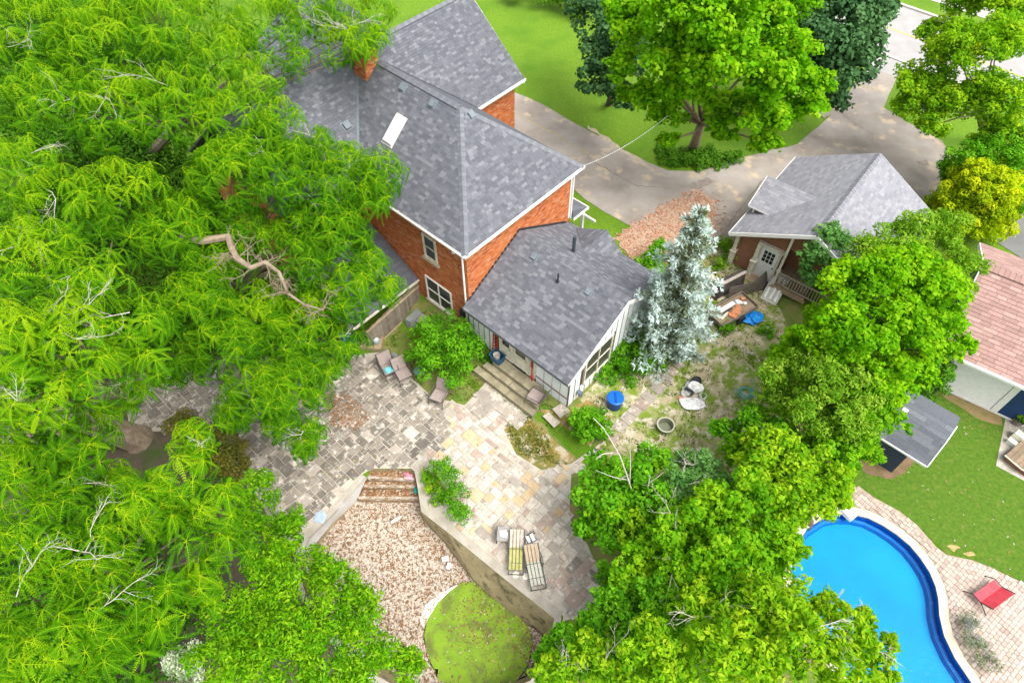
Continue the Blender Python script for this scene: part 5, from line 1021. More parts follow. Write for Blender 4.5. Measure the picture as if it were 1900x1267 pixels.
# ------------------------------------------------------------------ bushy trees at the bottom left
tree('leafy_tree', 'dense bright green bush tree at the bottom left beside the drained basin', 'tree', (-8.21,7.71,-0.60), [(-9.37,10.64,3.40,1.00), (-9.28,9.21,3.60,1.05), (-7.97,8.92,3.60,1.18), (-6.46,7.78,3.60,1.14), (-7.89,7.19,4.60,1.40), (-8.73,5.87,4.80,1.31), (-5.05,6.68,3.40,1.08), (-6.29,5.87,4.80,1.43), (-3.95,5.37,3.20,0.91), (-4.93,4.90,4.60,1.35), (-6.66,4.48,5.20,1.35), (-3.30,4.69,3.00,0.69), (-8.33,4.52,5.00,1.12), (-5.51,4.19,5.20,0.94)], G_BRIGHT, .15, .9, .16, seed=51, asp=.38, up=.3, rag=.2, break_=6)
tree('cedar_shrub', 'brownish green cedar shrub under the feather leaved trees on the left', 'shrub', (-13.38,14.11,-0.60), [(-14.20,14.77,0.90,0.99), (-12.94,14.27,1.10,1.04), (-12.11,13.47,0.90,0.87), (-11.75,13.22,0.40,0.65), (-13.21,13.73,0.90,0.92)], leafmat('leaf_brown_cedar', (.05, .07, .012), (.10, .11, .016), (.17, .14, .025), .2), .10, 1.0, .05, seed=52)
tree('variegated_shrub', 'small pale variegated shrub at the bottom edge on the left', 'shrub', (-12.10,5.48,-0.60), [(-11.74,5.73,0.80,0.58), (-11.34,5.22,0.70,0.61), (-11.88,5.18,0.50,0.50)], G_VAR, .10, 1.0, .04, seed=53)
# ------------------------------------------------------------------ the maple in the front lawn and its neighbours
tree('maple_tree', 'large bright green maple with bare trunk beside the bend of the driveway', 'tree', (11.42,35.52,0.00), [(5.86,33.47,9.00,1.80), (7.47,31.18,11.00,2.24), (9.34,29.23,12.00,2.33), (12.51,30.94,11.00,1.86), (5.38,31.46,8.00,1.13), (7.27,29.80,9.00,1.99), (9.19,28.36,10.00,2.23), (11.66,28.58,10.00,2.06), (14.11,29.48,8.50,1.18), (6.80,31.20,6.50,1.28), (8.31,30.88,5.60,1.13), (8.24,30.10,4.60,0.63), (10.98,29.60,6.80,1.39), (12.11,28.86,7.00,1.71), (14.04,29.75,7.00,1.47), (13.09,29.43,5.00,0.95), (6.03,31.60,6.30,0.73), (10.73,29.51,5.60,0.83), (15.03,29.98,7.00,0.81), (8.72,29.59,8.00,1.17)], G_MAPLE, .21, .85, .30, seed=54, asp=.85, sub=.36, bark=m_barkl, break_=5)
GD = 'dark maples behind the bright maple'
tree('dark_maple', 'dark green maple at the edge of the front lawn, left of the bright maple', 'tree', (6.50,40.17,0.00), [(5.53,40.61,6.00,1.95), (4.96,38.15,5.00,1.34), (5.12,36.33,4.20,1.39), (6.33,35.61,3.60,1.08), (6.19,37.27,6.00,1.86)], G_DARK, .24, 1.1, .2, GD, seed=55, asp=.85, sub=.3)
tree('dark_maple', 'dark green maple between the bright maple and the road', 'tree', (22.56,42.05,0.00), [(17.56,35.88,8.00,2.61), (18.98,35.37,6.60,1.72), (17.40,34.77,6.00,1.64), (20.50,38.37,7.00,1.29), (18.91,35.82,4.00,1.01), (15.39,34.78,8.00,1.99), (19.98,36.58,2.60,0.79), (16.28,39.45,8.00,2.46)], G_DARK, .24, 1.1, .22, GD, seed=56, asp=.85, sub=.3)
tree('hedge_shrub', 'low grey green hedge at the far end of the front lawn', 'shrub', (3.81,53.29,0.00), [(4.53,52.13,1.00,1.32), (2.49,52.96,1.00,1.25), (0.42,53.81,1.00,1.26), (5.72,51.48,1.00,1.14)], G_OLIVE, .16, 1.0, .06, seed=57)
tree('ash_tree', 'airy yellow green tree beside the road at the top right', 'tree', (30.07,36.11,0.00), [(22.82,34.26,5.50,1.73), (23.93,34.15,7.00,2.02), (25.30,33.98,8.00,2.02), (22.27,33.37,4.40,1.20), (24.41,32.73,5.00,1.94), (26.00,31.96,6.00,1.99), (25.04,38.44,6.00,1.32), (27.59,37.92,8.00,2.10), (26.41,39.53,7.50,1.71), (26.46,31.71,4.00,1.42), (27.72,31.23,4.00,1.35), (23.09,32.20,4.00,1.07)], G_YEL, .18, .95, .2, seed=58, dead=3, fill=.35, break_=5)
GC = 'cedars beside the driveway turning circle'
tree('golden_cedar', 'golden yellow rounded cedar beside the driveway', 'cedar', (26.11,28.08,-0.00), [(25.59,29.14,2.40,1.94), (25.66,28.52,1.60,2.19), (24.24,28.14,3.60,1.18), (24.93,27.79,3.00,1.47), (23.99,27.74,2.60,1.37), (26.05,27.62,2.40,1.15), (23.90,27.66,1.60,1.05), (24.84,27.03,1.80,1.32), (26.29,27.25,1.20,0.88), (23.68,29.42,1.00,0.61), (23.99,28.53,1.40,0.83)], G_GOLD, .15, 1.2, .12, GC, seed=59, sub=.2, up=.7, asp=.5, rag=.04, fill=1.0, flat=1.0)
tree('green_cedar', 'green rounded cedar standing behind the golden cedar', 'cedar', (29.21,31.74,0.00), [(24.70,30.13,3.60,1.16), (26.03,30.10,3.80,1.33), (26.77,29.23,3.60,1.26), (24.59,30.50,2.40,1.02), (26.88,27.82,2.60,1.14)], G_SHRUB, .15, 1.2, .12, GC, seed=60, sub=.24, up=.8, asp=.5, rag=.05)
# ------------------------------------------------------------------ the wooded boundary between the two gardens
GB = 'trees on the boundary between the two gardens'
tree('small_ash', 'small pale loose tree growing against the porch corner of the garage', 'tree', (15.07,22.91,0.00), [(14.75,23.43,4.30,0.86), (14.35,22.70,3.60,0.82), (15.39,23.02,4.00,0.71), (14.20,22.23,2.80,0.67), (15.12,22.19,3.40,0.76)], G_GREYG, .15, .75, .09, GB, seed=61, fill=.15, break_=6)
tree('juniper_tree', 'olive green tree top nearest the garage roof at the back of the boundary row', 'tree', (19.25,22.91,0.00), [(15.96,21.18,6.00,1.26), (17.59,21.51,6.00,1.31), (18.98,21.77,6.00,1.13), (19.19,20.25,5.80,0.97), (15.18,20.76,5.60,1.03), (18.65,18.92,5.40,0.90), (16.96,20.37,6.00,1.03)], G_OLIVE, .15, 1.0, .16, GB, seed=62, asp=.4, up=.35, break_=6)
tree('boundary_maple', 'broad bright green maple in the middle of the boundary row', 'tree', (15.75,18.52,-0.00), [(13.19,17.52,7.00,1.51), (14.54,17.72,7.40,1.70), (16.17,17.66,7.00,1.51), (17.36,16.99,6.00,0.98), (12.72,17.12,6.00,0.85), (13.03,15.66,7.00,1.64), (14.79,15.53,7.00,1.44), (16.62,15.77,5.50,0.88), (11.54,16.32,5.40,0.81), (12.06,15.53,6.00,1.28), (14.06,14.40,6.00,1.24), (15.42,14.75,5.50,0.86), (10.97,16.29,4.60,0.66), (17.65,16.10,5.40,0.60)], G_MAPLE, .155, .8, .22, GB, seed=63, asp=.8, break_=6)
tree('juniper_tree', 'olive green feathery tree above the coiled hose', 'tree', (12.87,15.28,0.00), [(10.73,15.09,5.00,1.05), (11.60,14.07,5.60,1.25), (12.76,13.59,5.60,1.16), (10.40,14.61,4.00,0.81), (10.87,16.44,4.20,0.67), (10.96,13.02,5.20,1.10), (12.11,12.45,5.40,1.07)], G_OLIVE, .15, 1.0, .15, GB, seed=64, asp=.4, up=.35, break_=6)
tree('boundary_tree', 'mid green tree whose crown leans over the roof of the garden shed', 'tree', (15.37,13.94,0.00), [(12.86,12.45,5.00,1.03), (13.75,13.02,5.20,0.88), (13.81,14.08,5.40,1.02), (14.37,13.73,5.00,0.69), (11.92,11.68,4.80,0.98), (13.42,12.22,4.20,0.73)], G_BRIGHT, .16, 1.0, .15, GB, seed=65, break_=6)
tree('dark_cedar', 'small dark cedar between the garden shed and the white siding', 'cedar', (19.81,17.30,0.00), [(18.93,17.75,2.60,0.62), (18.91,17.28,1.80,0.77), (19.07,17.16,0.90,0.74), (19.82,17.86,1.40,0.49)], G_CEDAR, .12, 1.2, .07, seed=66, sub=.26)
tree('boundary_tree', 'yellow green tree beside the top end of the blue pool', 'tree', (12.23,10.98,0.00), [(9.63,11.36,5.00,1.27), (10.93,10.83,5.00,1.14), (11.65,10.07,4.20,0.65), (8.76,10.82,4.60,1.12), (9.80,9.72,5.00,1.15), (11.35,10.49,4.40,0.96), (9.30,12.11,4.40,0.88)], G_YEL, .16, 1.0, .16, GB, seed=67, asp=.6, break_=6)
tree('hazel_shrub', 'light green shrub beside the open planter tub', 'shrub', (9.69,13.94,0.00), [(9.68,13.96,3.00,0.87), (8.83,14.17,2.20,0.72), (9.23,13.06,2.40,0.82), (10.40,13.36,3.40,0.76)], G_SHRUB, .14, 1.0, .06, seed=68, break_=6)
tree('grey_shrub', 'grey green shrub with bare twigs between the leafy bush and the boundary trees', 'shrub', (7.71,11.92,0.00), [(6.27,10.96,3.40,0.80), (7.32,11.83,3.20,0.82), (7.65,11.07,3.40,0.81), (6.86,12.46,2.40,0.64)], G_GREYG, .13, .85, .07, seed=69, dead=5, fill=.2, break_=6)
t = tree('leafy_bush', 'rounded leafy bush with tall bare white branches at the edge of the patio', 'bush', (4.76,11.38,-0.40), [(3.58,11.90,2.60,1.01), (4.52,11.36,3.00,1.07), (3.08,10.65,2.40,0.95), (4.00,9.94,2.80,1.10), (5.60,12.70,2.40,0.78), (5.57,10.82,3.00,0.93), (2.93,10.08,1.40,0.63), (4.59,9.38,2.40,0.80)], G_SHRUB, .18, 1.0, .08, seed=70, asp=.7)
b = M()
for pts, r0 in ((((4.55,10.92,3.00), (4.22,11.21,4.00), (3.86,11.46,5.00), (3.38,11.67,6.00), (3.16,11.77,6.40), (2.78,11.96,6.80)), .038), (((4.41,11.11,3.30), (4.38,11.43,4.00), (4.26,11.79,5.00), (4.22,12.11,5.80)), .026), (((4.31,11.19,3.60), (3.95,11.04,4.00), (3.53,11.07,4.20), (3.01,11.09,4.60)), .022), (((3.94,11.00,4.00), (4.14,11.02,4.30), (4.25,11.02,4.40)), .025), (((3.61,11.47,5.20), (3.21,11.37,5.30), (2.96,11.21,5.20)), .022), (((4.95,10.66,3.10), (5.02,10.86,3.60), (5.02,11.01,4.20), (4.90,10.92,4.60)), .035), (((5.08,10.99,3.80), (5.29,11.01,4.20), (5.50,11.10,4.40)), .02)):
    b.tube([Vector(p)-t.location for p in pts], [r0*(1-.7*i/(len(pts)-1)) for i in range(len(pts))], 5)
b.build('bare_branch', m_dead, t)
tree('boundary_tree', 'wide mid green tree left of the pool, above the basin end of the patio', 'tree', (8.31,8.65,-0.30), [(5.56,8.48,4.00,1.33), (7.09,9.44,4.50,1.38), (8.62,9.42,5.00,1.36), (6.80,7.49,5.00,1.43), (8.42,7.75,5.00,1.09), (4.37,7.85,3.40,0.97), (5.70,7.23,4.20,1.07), (6.39,9.72,3.60,0.93), (9.07,8.74,4.80,0.73)], G_BRIGHT, .17, 1.0, .18, GB, seed=71, asp=.65, dead=3, break_=6)
tree('privet_bush', 'dense green bush at the lower right end of the flagstone patio', 'bush', (4.53,6.88,-0.50), [(3.74,6.82,3.20,0.95), (4.78,6.48,3.80,1.17), (2.68,6.04,3.20,0.79), (1.66,5.57,3.40,0.70), (3.63,5.56,3.80,1.00), (2.30,5.08,3.80,0.78), (3.51,8.15,2.20,0.59), (1.05,5.21,3.20,0.52)], G_SHRUB, .15, 1.05, .08, seed=72, break_=6)
tree('flowering_tree', 'pale yellow green tree whose sprays reach over the lower half of the pool', 'tree', (10.39,5.45,0.00), [(5.82,5.66,5.60,1.20), (7.14,5.81,6.20,1.21), (8.49,6.18,6.00,0.81), (7.95,4.77,6.80,1.20), (9.27,5.18,6.60,0.80), (5.97,4.33,6.60,1.22), (9.88,4.65,6.40,0.70), (8.97,3.91,7.00,1.01), (10.25,4.16,6.40,0.57), (9.34,6.02,6.00,0.45), (10.48,5.56,6.00,0.38), (10.81,4.91,6.20,0.31), (7.01,3.95,6.80,1.02)], G_YEL, .19, .85, .18, GB, seed=73, dead=9, asp=.45, fill=.25, break_=6)
tree('boundary_tree', 'yellowish tree at the bottom edge just right of the green scum', 'tree', (4.50,4.66,-0.50), [(3.91,4.54,5.60,1.22), (2.58,4.48,4.80,1.06), (1.31,4.41,4.40,0.72), (4.76,4.21,5.80,0.92)], G_YEL, .16, .95, .15, GB, seed=74, dead=4, asp=.5, break_=6)
tree('undergrowth', 'green undergrowth closing the gaps under the boundary trees', 'undergrowth', (10.36,12.66,0.00), [(13.80,18.46,3.80,1.40), (15.26,18.90,4.00,1.88), (16.93,18.30,4.00,1.86), (13.97,17.16,3.60,1.83), (15.48,16.46,3.80,1.80), (12.03,16.46,3.40,1.36), (12.90,14.99,3.60,1.53), (13.94,14.35,3.80,1.29), (11.16,14.47,3.20,1.31), (12.24,13.12,3.40,1.48), (13.36,12.65,3.40,0.84), (9.79,12.29,3.20,1.46), (11.19,11.51,3.40,1.42), (7.78,10.17,3.00,1.40), (9.30,10.09,3.20,1.58), (5.86,9.02,2.80,1.37), (7.41,8.17,3.00,1.52), (9.17,8.36,3.00,0.96), (4.74,7.70,2.70,1.33), (6.28,6.76,2.80,1.48), (8.12,6.76,2.80,1.48), (4.19,5.93,2.60,1.46), (6.05,5.24,2.70,1.60), (8.05,5.40,2.70,1.43), (2.69,5.28,2.50,1.08), (4.24,10.13,2.60,1.41), (5.20,11.44,2.60,1.25)], G_BRIGHT, .17, .9, .04, seed=75, flat=.8, fill=.3, break_=3)
# ------------------------------------------------------------------ silver spruce
def spruce(base, hgt_, rad, seed):
    q = np.random.default_rng(seed); t = thing('silver_spruce', 'tall silver blue spruce with frosted tips beside the sunroom', 'tree', base)
    b = M(); b.tube([(0, 0, -.2), (.05, 0, hgt_*.5), (0, 0, hgt_)], [.17, .11, .02], 7); C, D, T, S_ = [], [], [], []
    z = .55
    while z < hgt_-.15:
        f = 1-z/hgt_; R_ = rad*(f**.75)*(.55+.45*min(1, z/1.6))+.1; nb_ = int(5+2*f)
        for k in range(nb_):
            if q.random() < .16: continue
            a = 6.283*k/nb_+q.uniform(-.35, .35); Lb = R_*q.uniform(.4, 1.2); dr = -.22-.12*f; d = np.array([math.cos(a), math.sin(a), dr]); p0_ = np.array([0, 0, z+q.normal(0, .08)])
            b.tube([p0_, p0_+d*Lb*.6, p0_+d*Lb+[0, 0, .12*Lb]], [.03, .02, .008], 4, cap=False)
            nn = max(4, int(Lb*8))
            for i in range(nn):
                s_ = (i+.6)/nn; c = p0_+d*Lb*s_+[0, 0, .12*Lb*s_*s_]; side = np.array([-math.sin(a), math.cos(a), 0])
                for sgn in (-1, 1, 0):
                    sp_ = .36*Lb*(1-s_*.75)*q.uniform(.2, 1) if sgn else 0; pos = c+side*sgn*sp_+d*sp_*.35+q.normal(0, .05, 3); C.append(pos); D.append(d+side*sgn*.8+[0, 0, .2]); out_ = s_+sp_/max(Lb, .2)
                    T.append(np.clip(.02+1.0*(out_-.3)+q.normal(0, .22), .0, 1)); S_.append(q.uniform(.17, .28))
        z += .34
    b.build('trunk', m_bark, t)
    C = np.array(C); D = unit(np.array(D)); T = np.array(T); S_ = np.array(S_); Vs = []; Ts = []
    for k in range(9):
        dd = unit(D*.8+q.normal(0, .55, D.shape)+[0, 0, .25]); e = unit(np.cross(dd, q.normal(size=D.shape))); L_ = S_[:, None]*q.uniform(.7, 1.2, (len(C), 1)); w_ = L_*.11
        Vs.append(np.stack([C, C+dd*L_*.5-e*w_, C+dd*L_, C+dd*L_*.5+e*w_], 1)); Ts.append(np.clip(T+q.normal(0, .08, len(T)), 0, 1))
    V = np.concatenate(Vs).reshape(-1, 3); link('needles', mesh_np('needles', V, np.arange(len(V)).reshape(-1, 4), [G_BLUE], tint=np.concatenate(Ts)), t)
spruce((7.17,19.64,0.00), 9.5, 2.6, 81)
# ------------------------------------------------------------------ bushes and beds near the house
tree('sapling_bush', 'bright green self sown bush against the brick wall, left of the stone steps', 'bush', (-3.16,18.86,-0.50), [(-4.29,20.02,0.80,0.94), (-3.50,20.37,1.20,0.88), (-2.55,19.48,1.30,0.92), (-3.79,18.84,1.10,0.91), (-2.82,18.56,1.10,0.96), (-2.16,19.07,1.00,0.76), (-3.80,18.35,0.60,0.66), (-4.67,19.43,0.50,0.67), (-2.57,18.11,0.60,0.71)], G_SHRUB, .17, 1.0, .05, seed=82, asp=.38)
tree('box_bush', 'clipped green bush beside the stepping stones near the blue barrel', 'bush', (3.54,15.26,-0.20), [(3.40,15.27,0.75,0.86), (3.12,15.30,0.45,0.62), (3.83,15.17,0.45,0.62), (3.55,15.11,0.30,0.72)], G_SHRUB, .12, 1.1, .05, seed=83, sub=.24)
tree('planter_flowers', 'tall leafy flower plants in the bed along the basin wall', 'plant', (-2.67,12.19,-0.60), [(-2.96,13.24,0.25,0.56), (-2.64,12.89,0.30,0.60), (-2.38,12.20,0.20,0.59), (-2.24,11.52,0.10,0.54), (-2.85,12.09,-0.10,0.50), (-3.52,13.18,-0.30,0.42), (-2.06,11.33,0.00,0.45)], G_SHRUB, .12, .9, .04, seed=84, asp=.35, up=.3)
tree('planter_flowers', 'low yellow green plants at the inner edge of the same bed', 'plant', (-3.32,12.56,-0.60), [(-3.52,13.08,-0.35,0.38), (-3.37,12.60,-0.40,0.40), (-3.18,12.10,-0.40,0.32)], G_YEL, .09, .9, .03, seed=85)
tree('weeds', 'rank green weeds under the sunroom gable window', 'weeds', (5.24,19.31,0.00), [(4.34,18.31,0.30,0.61), (5.17,19.27,0.50,0.83), (5.99,20.02,0.80,0.94), (6.32,19.11,0.50,0.93), (5.51,18.38,0.20,0.77), (6.55,20.69,1.00,0.89), (7.12,19.10,0.30,0.67)], G_SHRUB, .12, .9, .03, seed=86)
tree('green_bush', 'green bush between the sunroom roof and the silver spruce', 'bush', (7.53,24.03,0.00), [(7.35,24.83,1.20,0.73), (6.98,24.26,1.00,0.67), (7.85,25.62,1.00,0.63)], G_SHRUB, .13, .9, .05, seed=87)
tree('weeds', 'weeds along the brick wall beside the white downspout', 'weeds', (-1.75,20.17,-0.50), [(-1.65,20.13,0.00,0.43), (-1.45,19.71,-0.10,0.42), (-1.19,19.46,-0.20,0.40), (-1.87,20.65,0.20,0.37)], G_CEDAR, .10, .9, .03, seed=88)
tree('ivy_bed', 'dark ivy bed round the foot of the bright maple', 'ground cover', (11.36,34.51,0.00), [(9.69,34.64,0.10,0.74), (10.45,34.12,0.10,0.80), (11.42,33.96,0.10,0.79), (12.44,34.12,0.10,0.80), (13.53,34.64,0.10,0.74), (11.05,34.84,0.15,0.80), (12.05,34.84,0.15,0.80), (9.63,35.44,0.10,0.61)], G_CEDAR, .13, .9, .03, seed=89, flat=.3)
tree('flower_bush', 'green bush speckled with white blossom beside the rear porch post', 'bush', (3.88,27.02,0.00), [(3.39,27.14,0.70,0.65), (3.98,27.04,0.60,0.59), (4.43,26.82,0.40,0.53)], leafmat('leaf_blossom', (.05, .15, .01), (.10, .24, .02), (.55, .62, .40), .3), .11, .9, .03, seed=90)
tree('lavender', 'bed of grey green lavender between the pool coping and the paver terrace', 'plant', (17.36,6.19,0.00), [(16.88,6.87,0.30,0.44), (16.98,6.39,0.32,0.48), (17.10,5.94,0.30,0.47), (17.20,5.48,0.30,0.43), (17.16,7.07,0.30,0.36)], G_LAV, .11, 1.1, .03, seed=91, asp=.18, up=.9)
tree('weeds', 'tufts of weed beside the blue tarp and the loaded trailer', 'weeds', (11.33,20.97,0.00), [(10.60,20.92,0.20,0.48), (10.83,21.37,0.15,0.38), (12.72,20.82,0.20,0.43)], G_SHRUB, .11, .8, .02, seed=92)
tree('weeds', 'dry brownish plants beside the left porch post of the garage', 'weeds', (11.60,25.99,0.00), [(11.66,26.72,0.30,0.59), (11.70,26.00,0.20,0.53), (11.24,25.40,0.20,0.46)], G_OLIVE, .11, .8, .02, seed=93)
# ------------------------------------------------------------------ grass tufts: nobody could count them
def tufts(name, label, polys, n, size, mt, seed, bad=()):
    q = np.random.default_rng(seed); X, Y = [], []
    for poly, k in zip(polys, n):
        pts = scatter(poly, k, seed+len(X)); X += [p[0] for p in pts]; Y += [p[1] for p in pts]
    X, Y = np.array(X), np.array(Y)
    from_noise = np.sin(X*1.7+np.sin(Y*1.3)*1.5)+np.sin(Y*2.1+np.cos(X*.9)*2)+.6*np.sin(X*5+Y*3); ok = from_noise > q.uniform(-1.2, 1.6, len(X)); X, Y = X[ok], Y[ok]
    C = np.c_[X, Y, hgt(X, Y)]; C = np.repeat(C, 4, 0)+np.c_[q.normal(0, .05, (len(X)*4, 2)), np.zeros(len(X)*4)]
    d = unit(q.normal(0, .55, C.shape)*[1, 1, 0]+[0, 0, .8]); e = unit(np.cross(d, q.normal(size=C.shape))); L_ = size*q.uniform(.5, 1.3, (len(C), 1)); w_ = L_*.14
    V = np.stack([C-e*w_, C+e*w_, C+d*L_], 1).reshape(-1, 3); T = np.repeat(np.clip(q.normal(.5, .25, len(X)), 0, 1), 4)
    tag(link(name, mesh_np(name, V, np.arange(len(V)).reshape(-1, 3), [mt], tint=T)), label, 'grass', kind='stuff')
m_grass = leafmat('grass_blade', (.05, .11, .008), (.11, .18, .012), (.30, .27, .10), .3)
tufts('grass_tufts', 'rough grass tufts over the worn back garden', [[(3.14,17.00,0.00), (5.25,19.47,-0.00), (7.81,22.91,0.00), (11.46,27.65,0.00), (12.03,25.19,-0.00), (13.67,22.91,0.00), (14.09,20.13,0.00), (13.65,16.42,0.00), (9.90,12.66,0.00), (5.70,12.17,0.00), (3.31,13.94,0.00), (4.60,15.15,0.00)], [(-6.39,20.58,-0.60), (-5.34,22.50,-0.60), (-2.28,21.97,-0.60), (-1.76,20.50,-0.50), (-1.18,18.86,-0.50), (-1.79,17.23,-0.60), (-3.86,17.53,-0.60), (-4.85,18.61,-0.60), (-6.03,19.84,-0.60)], [(-1.17,18.39,-0.50), (2.50,16.31,-0.30), (3.42,15.40,-0.20), (2.27,13.80,-0.50), (1.20,13.98,-0.60), (0.19,14.65,-0.60), (-0.25,15.85,-0.50)]], (5000, 2600, 2200), .14, m_grass, 95)

tufts('joint_weeds', 'small weeds growing in the joints of the flagstone patio', [PAT2], (900,), .09, m_grass, 97)
# ------------------------------------------------------------------ fence and deck block by the house
fe = thing('board_fence', 'weathered grey board fence running from the brick wall towards the patio', 'fence', (2.55, 16.61, 0), TH)
qf = np.random.default_rng(6)
for k in range(26):
    u = -.02-k*.145; b = M(); hh = 1.12+qf.normal(0, .015); v = 9.86+qf.normal(0, .006)-.012*k; b.box((u-.135, v, -.75), (u, v+.025, hh if k < 12 else hh-.05*(k-12)**.5)); b.build('board', m_greyw, fe)
b = M(); b.bar((-.02, 9.84, -.58), (-3.8, 9.55, -.62), .06, .16); b.bar((-.02, 9.83, .9), (-3.8, 9.55, .85), .05, .09); b.build('rail', m_deck, fe)
dkb = thing('deck_block', 'low wooden deck step at the top corner of the flagstone patio', 'deck', (-7.08,20.68,-0.60), R(-8))
for k in range(6):
    b = M(); b.box((-1.15, -.48+k*.165, .0), (.62-.02*k, -.48+k*.165+.155, .26)); b.build('deck_board', m_deck, dkb)
def sling_chair(label, p, face, towel=False, group='patio sling chairs', name='sling_chair'):
    t = thing(name, label, 'chair', p, face, group); b = M()
    sl = mat('sling_fabric', (.36, .29, .26), (.30, .24, .215), 6, .8) if 'sling_fabric' not in bpy.data.materials else bpy.data.materials['sling_fabric']
    b = M(); b.slab([(.30, -.27, .42), (.30, .27, .42), (-.22, .27, .38), (-.22, -.27, .38)], .02); b.build('seat', sl, t)
    b = M(); b.slab([(-.23, -.27, .39), (-.23, .27, .39), (-.42, .27, .72), (-.48, .27, .95), (-.48, -.27, .95), (-.42, -.27, .72)][:2]+[(-.46, .27, .96), (-.46, -.27, .96)], .02); b.build('backrest', sl, t)
    fm = m_black if 'chair_frame' not in bpy.data.materials else bpy.data.materials['chair_frame']
    for s_ in (-1, 1):
        b = M(); y = s_*.30; b.tube([(.36, y, 0), (.30, y, .42), (.24, y, .60), (-.30, y, .62), (-.40, y, .64)], .016, 6); b.tube([(-.40, y, .0), (-.30, y, .40), (-.47, y, .97)], .016, 6); b.tube([(.30, y, .40), (-.25, y, .37)], .016, 6); b.build('side_frame', fm, t)
    b = M(); b.tube([(.31, -.30, .41), (.31, .30, .41)], .015, 6); b.tube([(-.47, -.30, .96), (-.47, .30, .96)], .015, 6); b.build('cross_bar', fm, t)
    t.scale = (1.2, 1.2, 1.1)
    return t
mat('chair_frame', (.10, .085, .075), rough=.5)
def ang(a, c): return math.atan2(c[1]-a[1], c[0]-a[0])
sling_chair('beige sling chair holding a turquoise towel, farthest left of the three by the bush', (*(-5.96,18.88,-0.25)[:2], -.575), ang((-6.33,19.63,-0.40), (-5.65,18.48,-0.40)))
sling_chair('empty beige sling chair right beside the one with the turquoise towel', (*(-5.25,18.57,-0.25)[:2], -.575), ang((-5.60,19.27,-0.40), (-4.86,18.01,-0.40)))
sling_chair('empty beige sling chair on its own below the bush', (*(-3.43,17.31,-0.25)[:2], -.575), ang((-3.25,17.98,-0.40), (-3.74,16.89,-0.40)))
sling_chair('beige sling chair tipped against the end of the stone steps', (*HW(-.80, 1.22)[:2], .03), TH+R(100), group='patio sling chairs')
tw = M(); ca = ang((-6.33,19.63,-0.40), (-5.65,18.48,-0.40)); p = (-5.87,18.69,-0.15)
for k in range(4): tw.box((-.22+k*.012, -.24+.01*k, .02*k), (.12-.02*k, .22-.015*k, .02*k+.018))
o = tw.build('towel', mat('turquoise_cloth', (.10, .45, .52), (.22, .58, .62), 12, .9)); o.location = (p[0], p[1], -.108); o.rotation_euler.z = ca; tag(o, 'folded turquoise towel on the seat of a sling chair', 'towel')
gt_ = thing('glass_table', 'small round glass side table half hidden by the bush', 'table', (-4.49,18.68,-0.60)); b = M(); b.lathe([(.26, .45), (.26, .462), (.0, .463)], 22); b.build('glass_top', mat('aqua_glass', (.16, .30, .26), rough=.1), gt_); b = M()
for k in range(3): a = k*2.1; b.tube([(.26*math.cos(a), .26*math.sin(a), .45), (.2*math.cos(a), .2*math.sin(a), 0)], .012, 5)
b.build('leg', m_black, gt_)
def bucket(name, label, p, r, h, mt, rz=0, tilt=0, inner=None, cat='bucket', group=None, taper=.85, hollow=True):
    t = thing(name, label, cat, p, rz, group); b = M()
    b.lathe([(r*taper, 0), (r, h), (r*1.06, h), (r*1.06, h-.03), (r*1.0, h-.03)][:3]+([(r*.94, h), (r*.82, .05), (.0001, .05)] if hollow else [(.0001, h+.005)]), 22)
    o = b.build('body', mt, t, smooth=False); t.rotation_euler = (tilt, 0, rz)
    return t
wb = bucket('bucket', 'white plastic bucket lying on its side behind the towel chair', (*(-6.22,19.73,-0.45)[:2], -.43), .17, .38, m_white, rz=R(-85), tilt=R(88))
b = M(); b.tube([(.17*math.cos(a), .02+.17*math.sin(a), .36+.0*a) for a in np.linspace(0, math.pi, 9)], .008, 5); b.build('handle', m_black, wb)
jar = thing('glass_jar', 'large clear glass jar in the weeds behind the white bucket', 'jar', (-5.79,19.61,-0.55)); b = M(); b.lathe([(.15, 0), (.18, .1), (.18, .32), (.1, .4), (.1, .44), (.0001, .44)], 18); b.build('body', mat('green_glass', (.30, .36, .30), rough=.1), jar); b = M(); b.lathe([(.11, .44), (.11, .47), (.0001, .47)], 16); b.build('lid', m_flash, jar)
ln = thing('lantern', 'small round lantern standing on the low wooden deck step', 'lantern', (*(-6.77,20.53,-0.35)[:2], -.34)); b = M(); b.lathe([(.14, 0), (.16, .05), (.16, .2), (.18, .21), (.14, .27), (.0001, .28)], 18); b.build('body', mat('lantern_grey', (.30, .36, .38), rough=.5), ln); b = M(); b.lathe([(.12, .275), (.10, .30), (.0001, .31)], 16); b.build('top', mat('lantern_top', (.60, .66, .68), rough=.4), ln)
bt = M(); bt.blob((0, 0, .45), (.35, .5, .5), .15, 4); o = bt.build('tarpaulin', mat('navy_tarp', (.005, .05, .28), (.01, .09, .40), 4, .5, .5), smooth=True); p = (-8.24,20.85,-0.60); o.location = p; tag(o, 'dark blue tarpaulin bundle at the left end of the wooden deck step', 'tarpaulin')
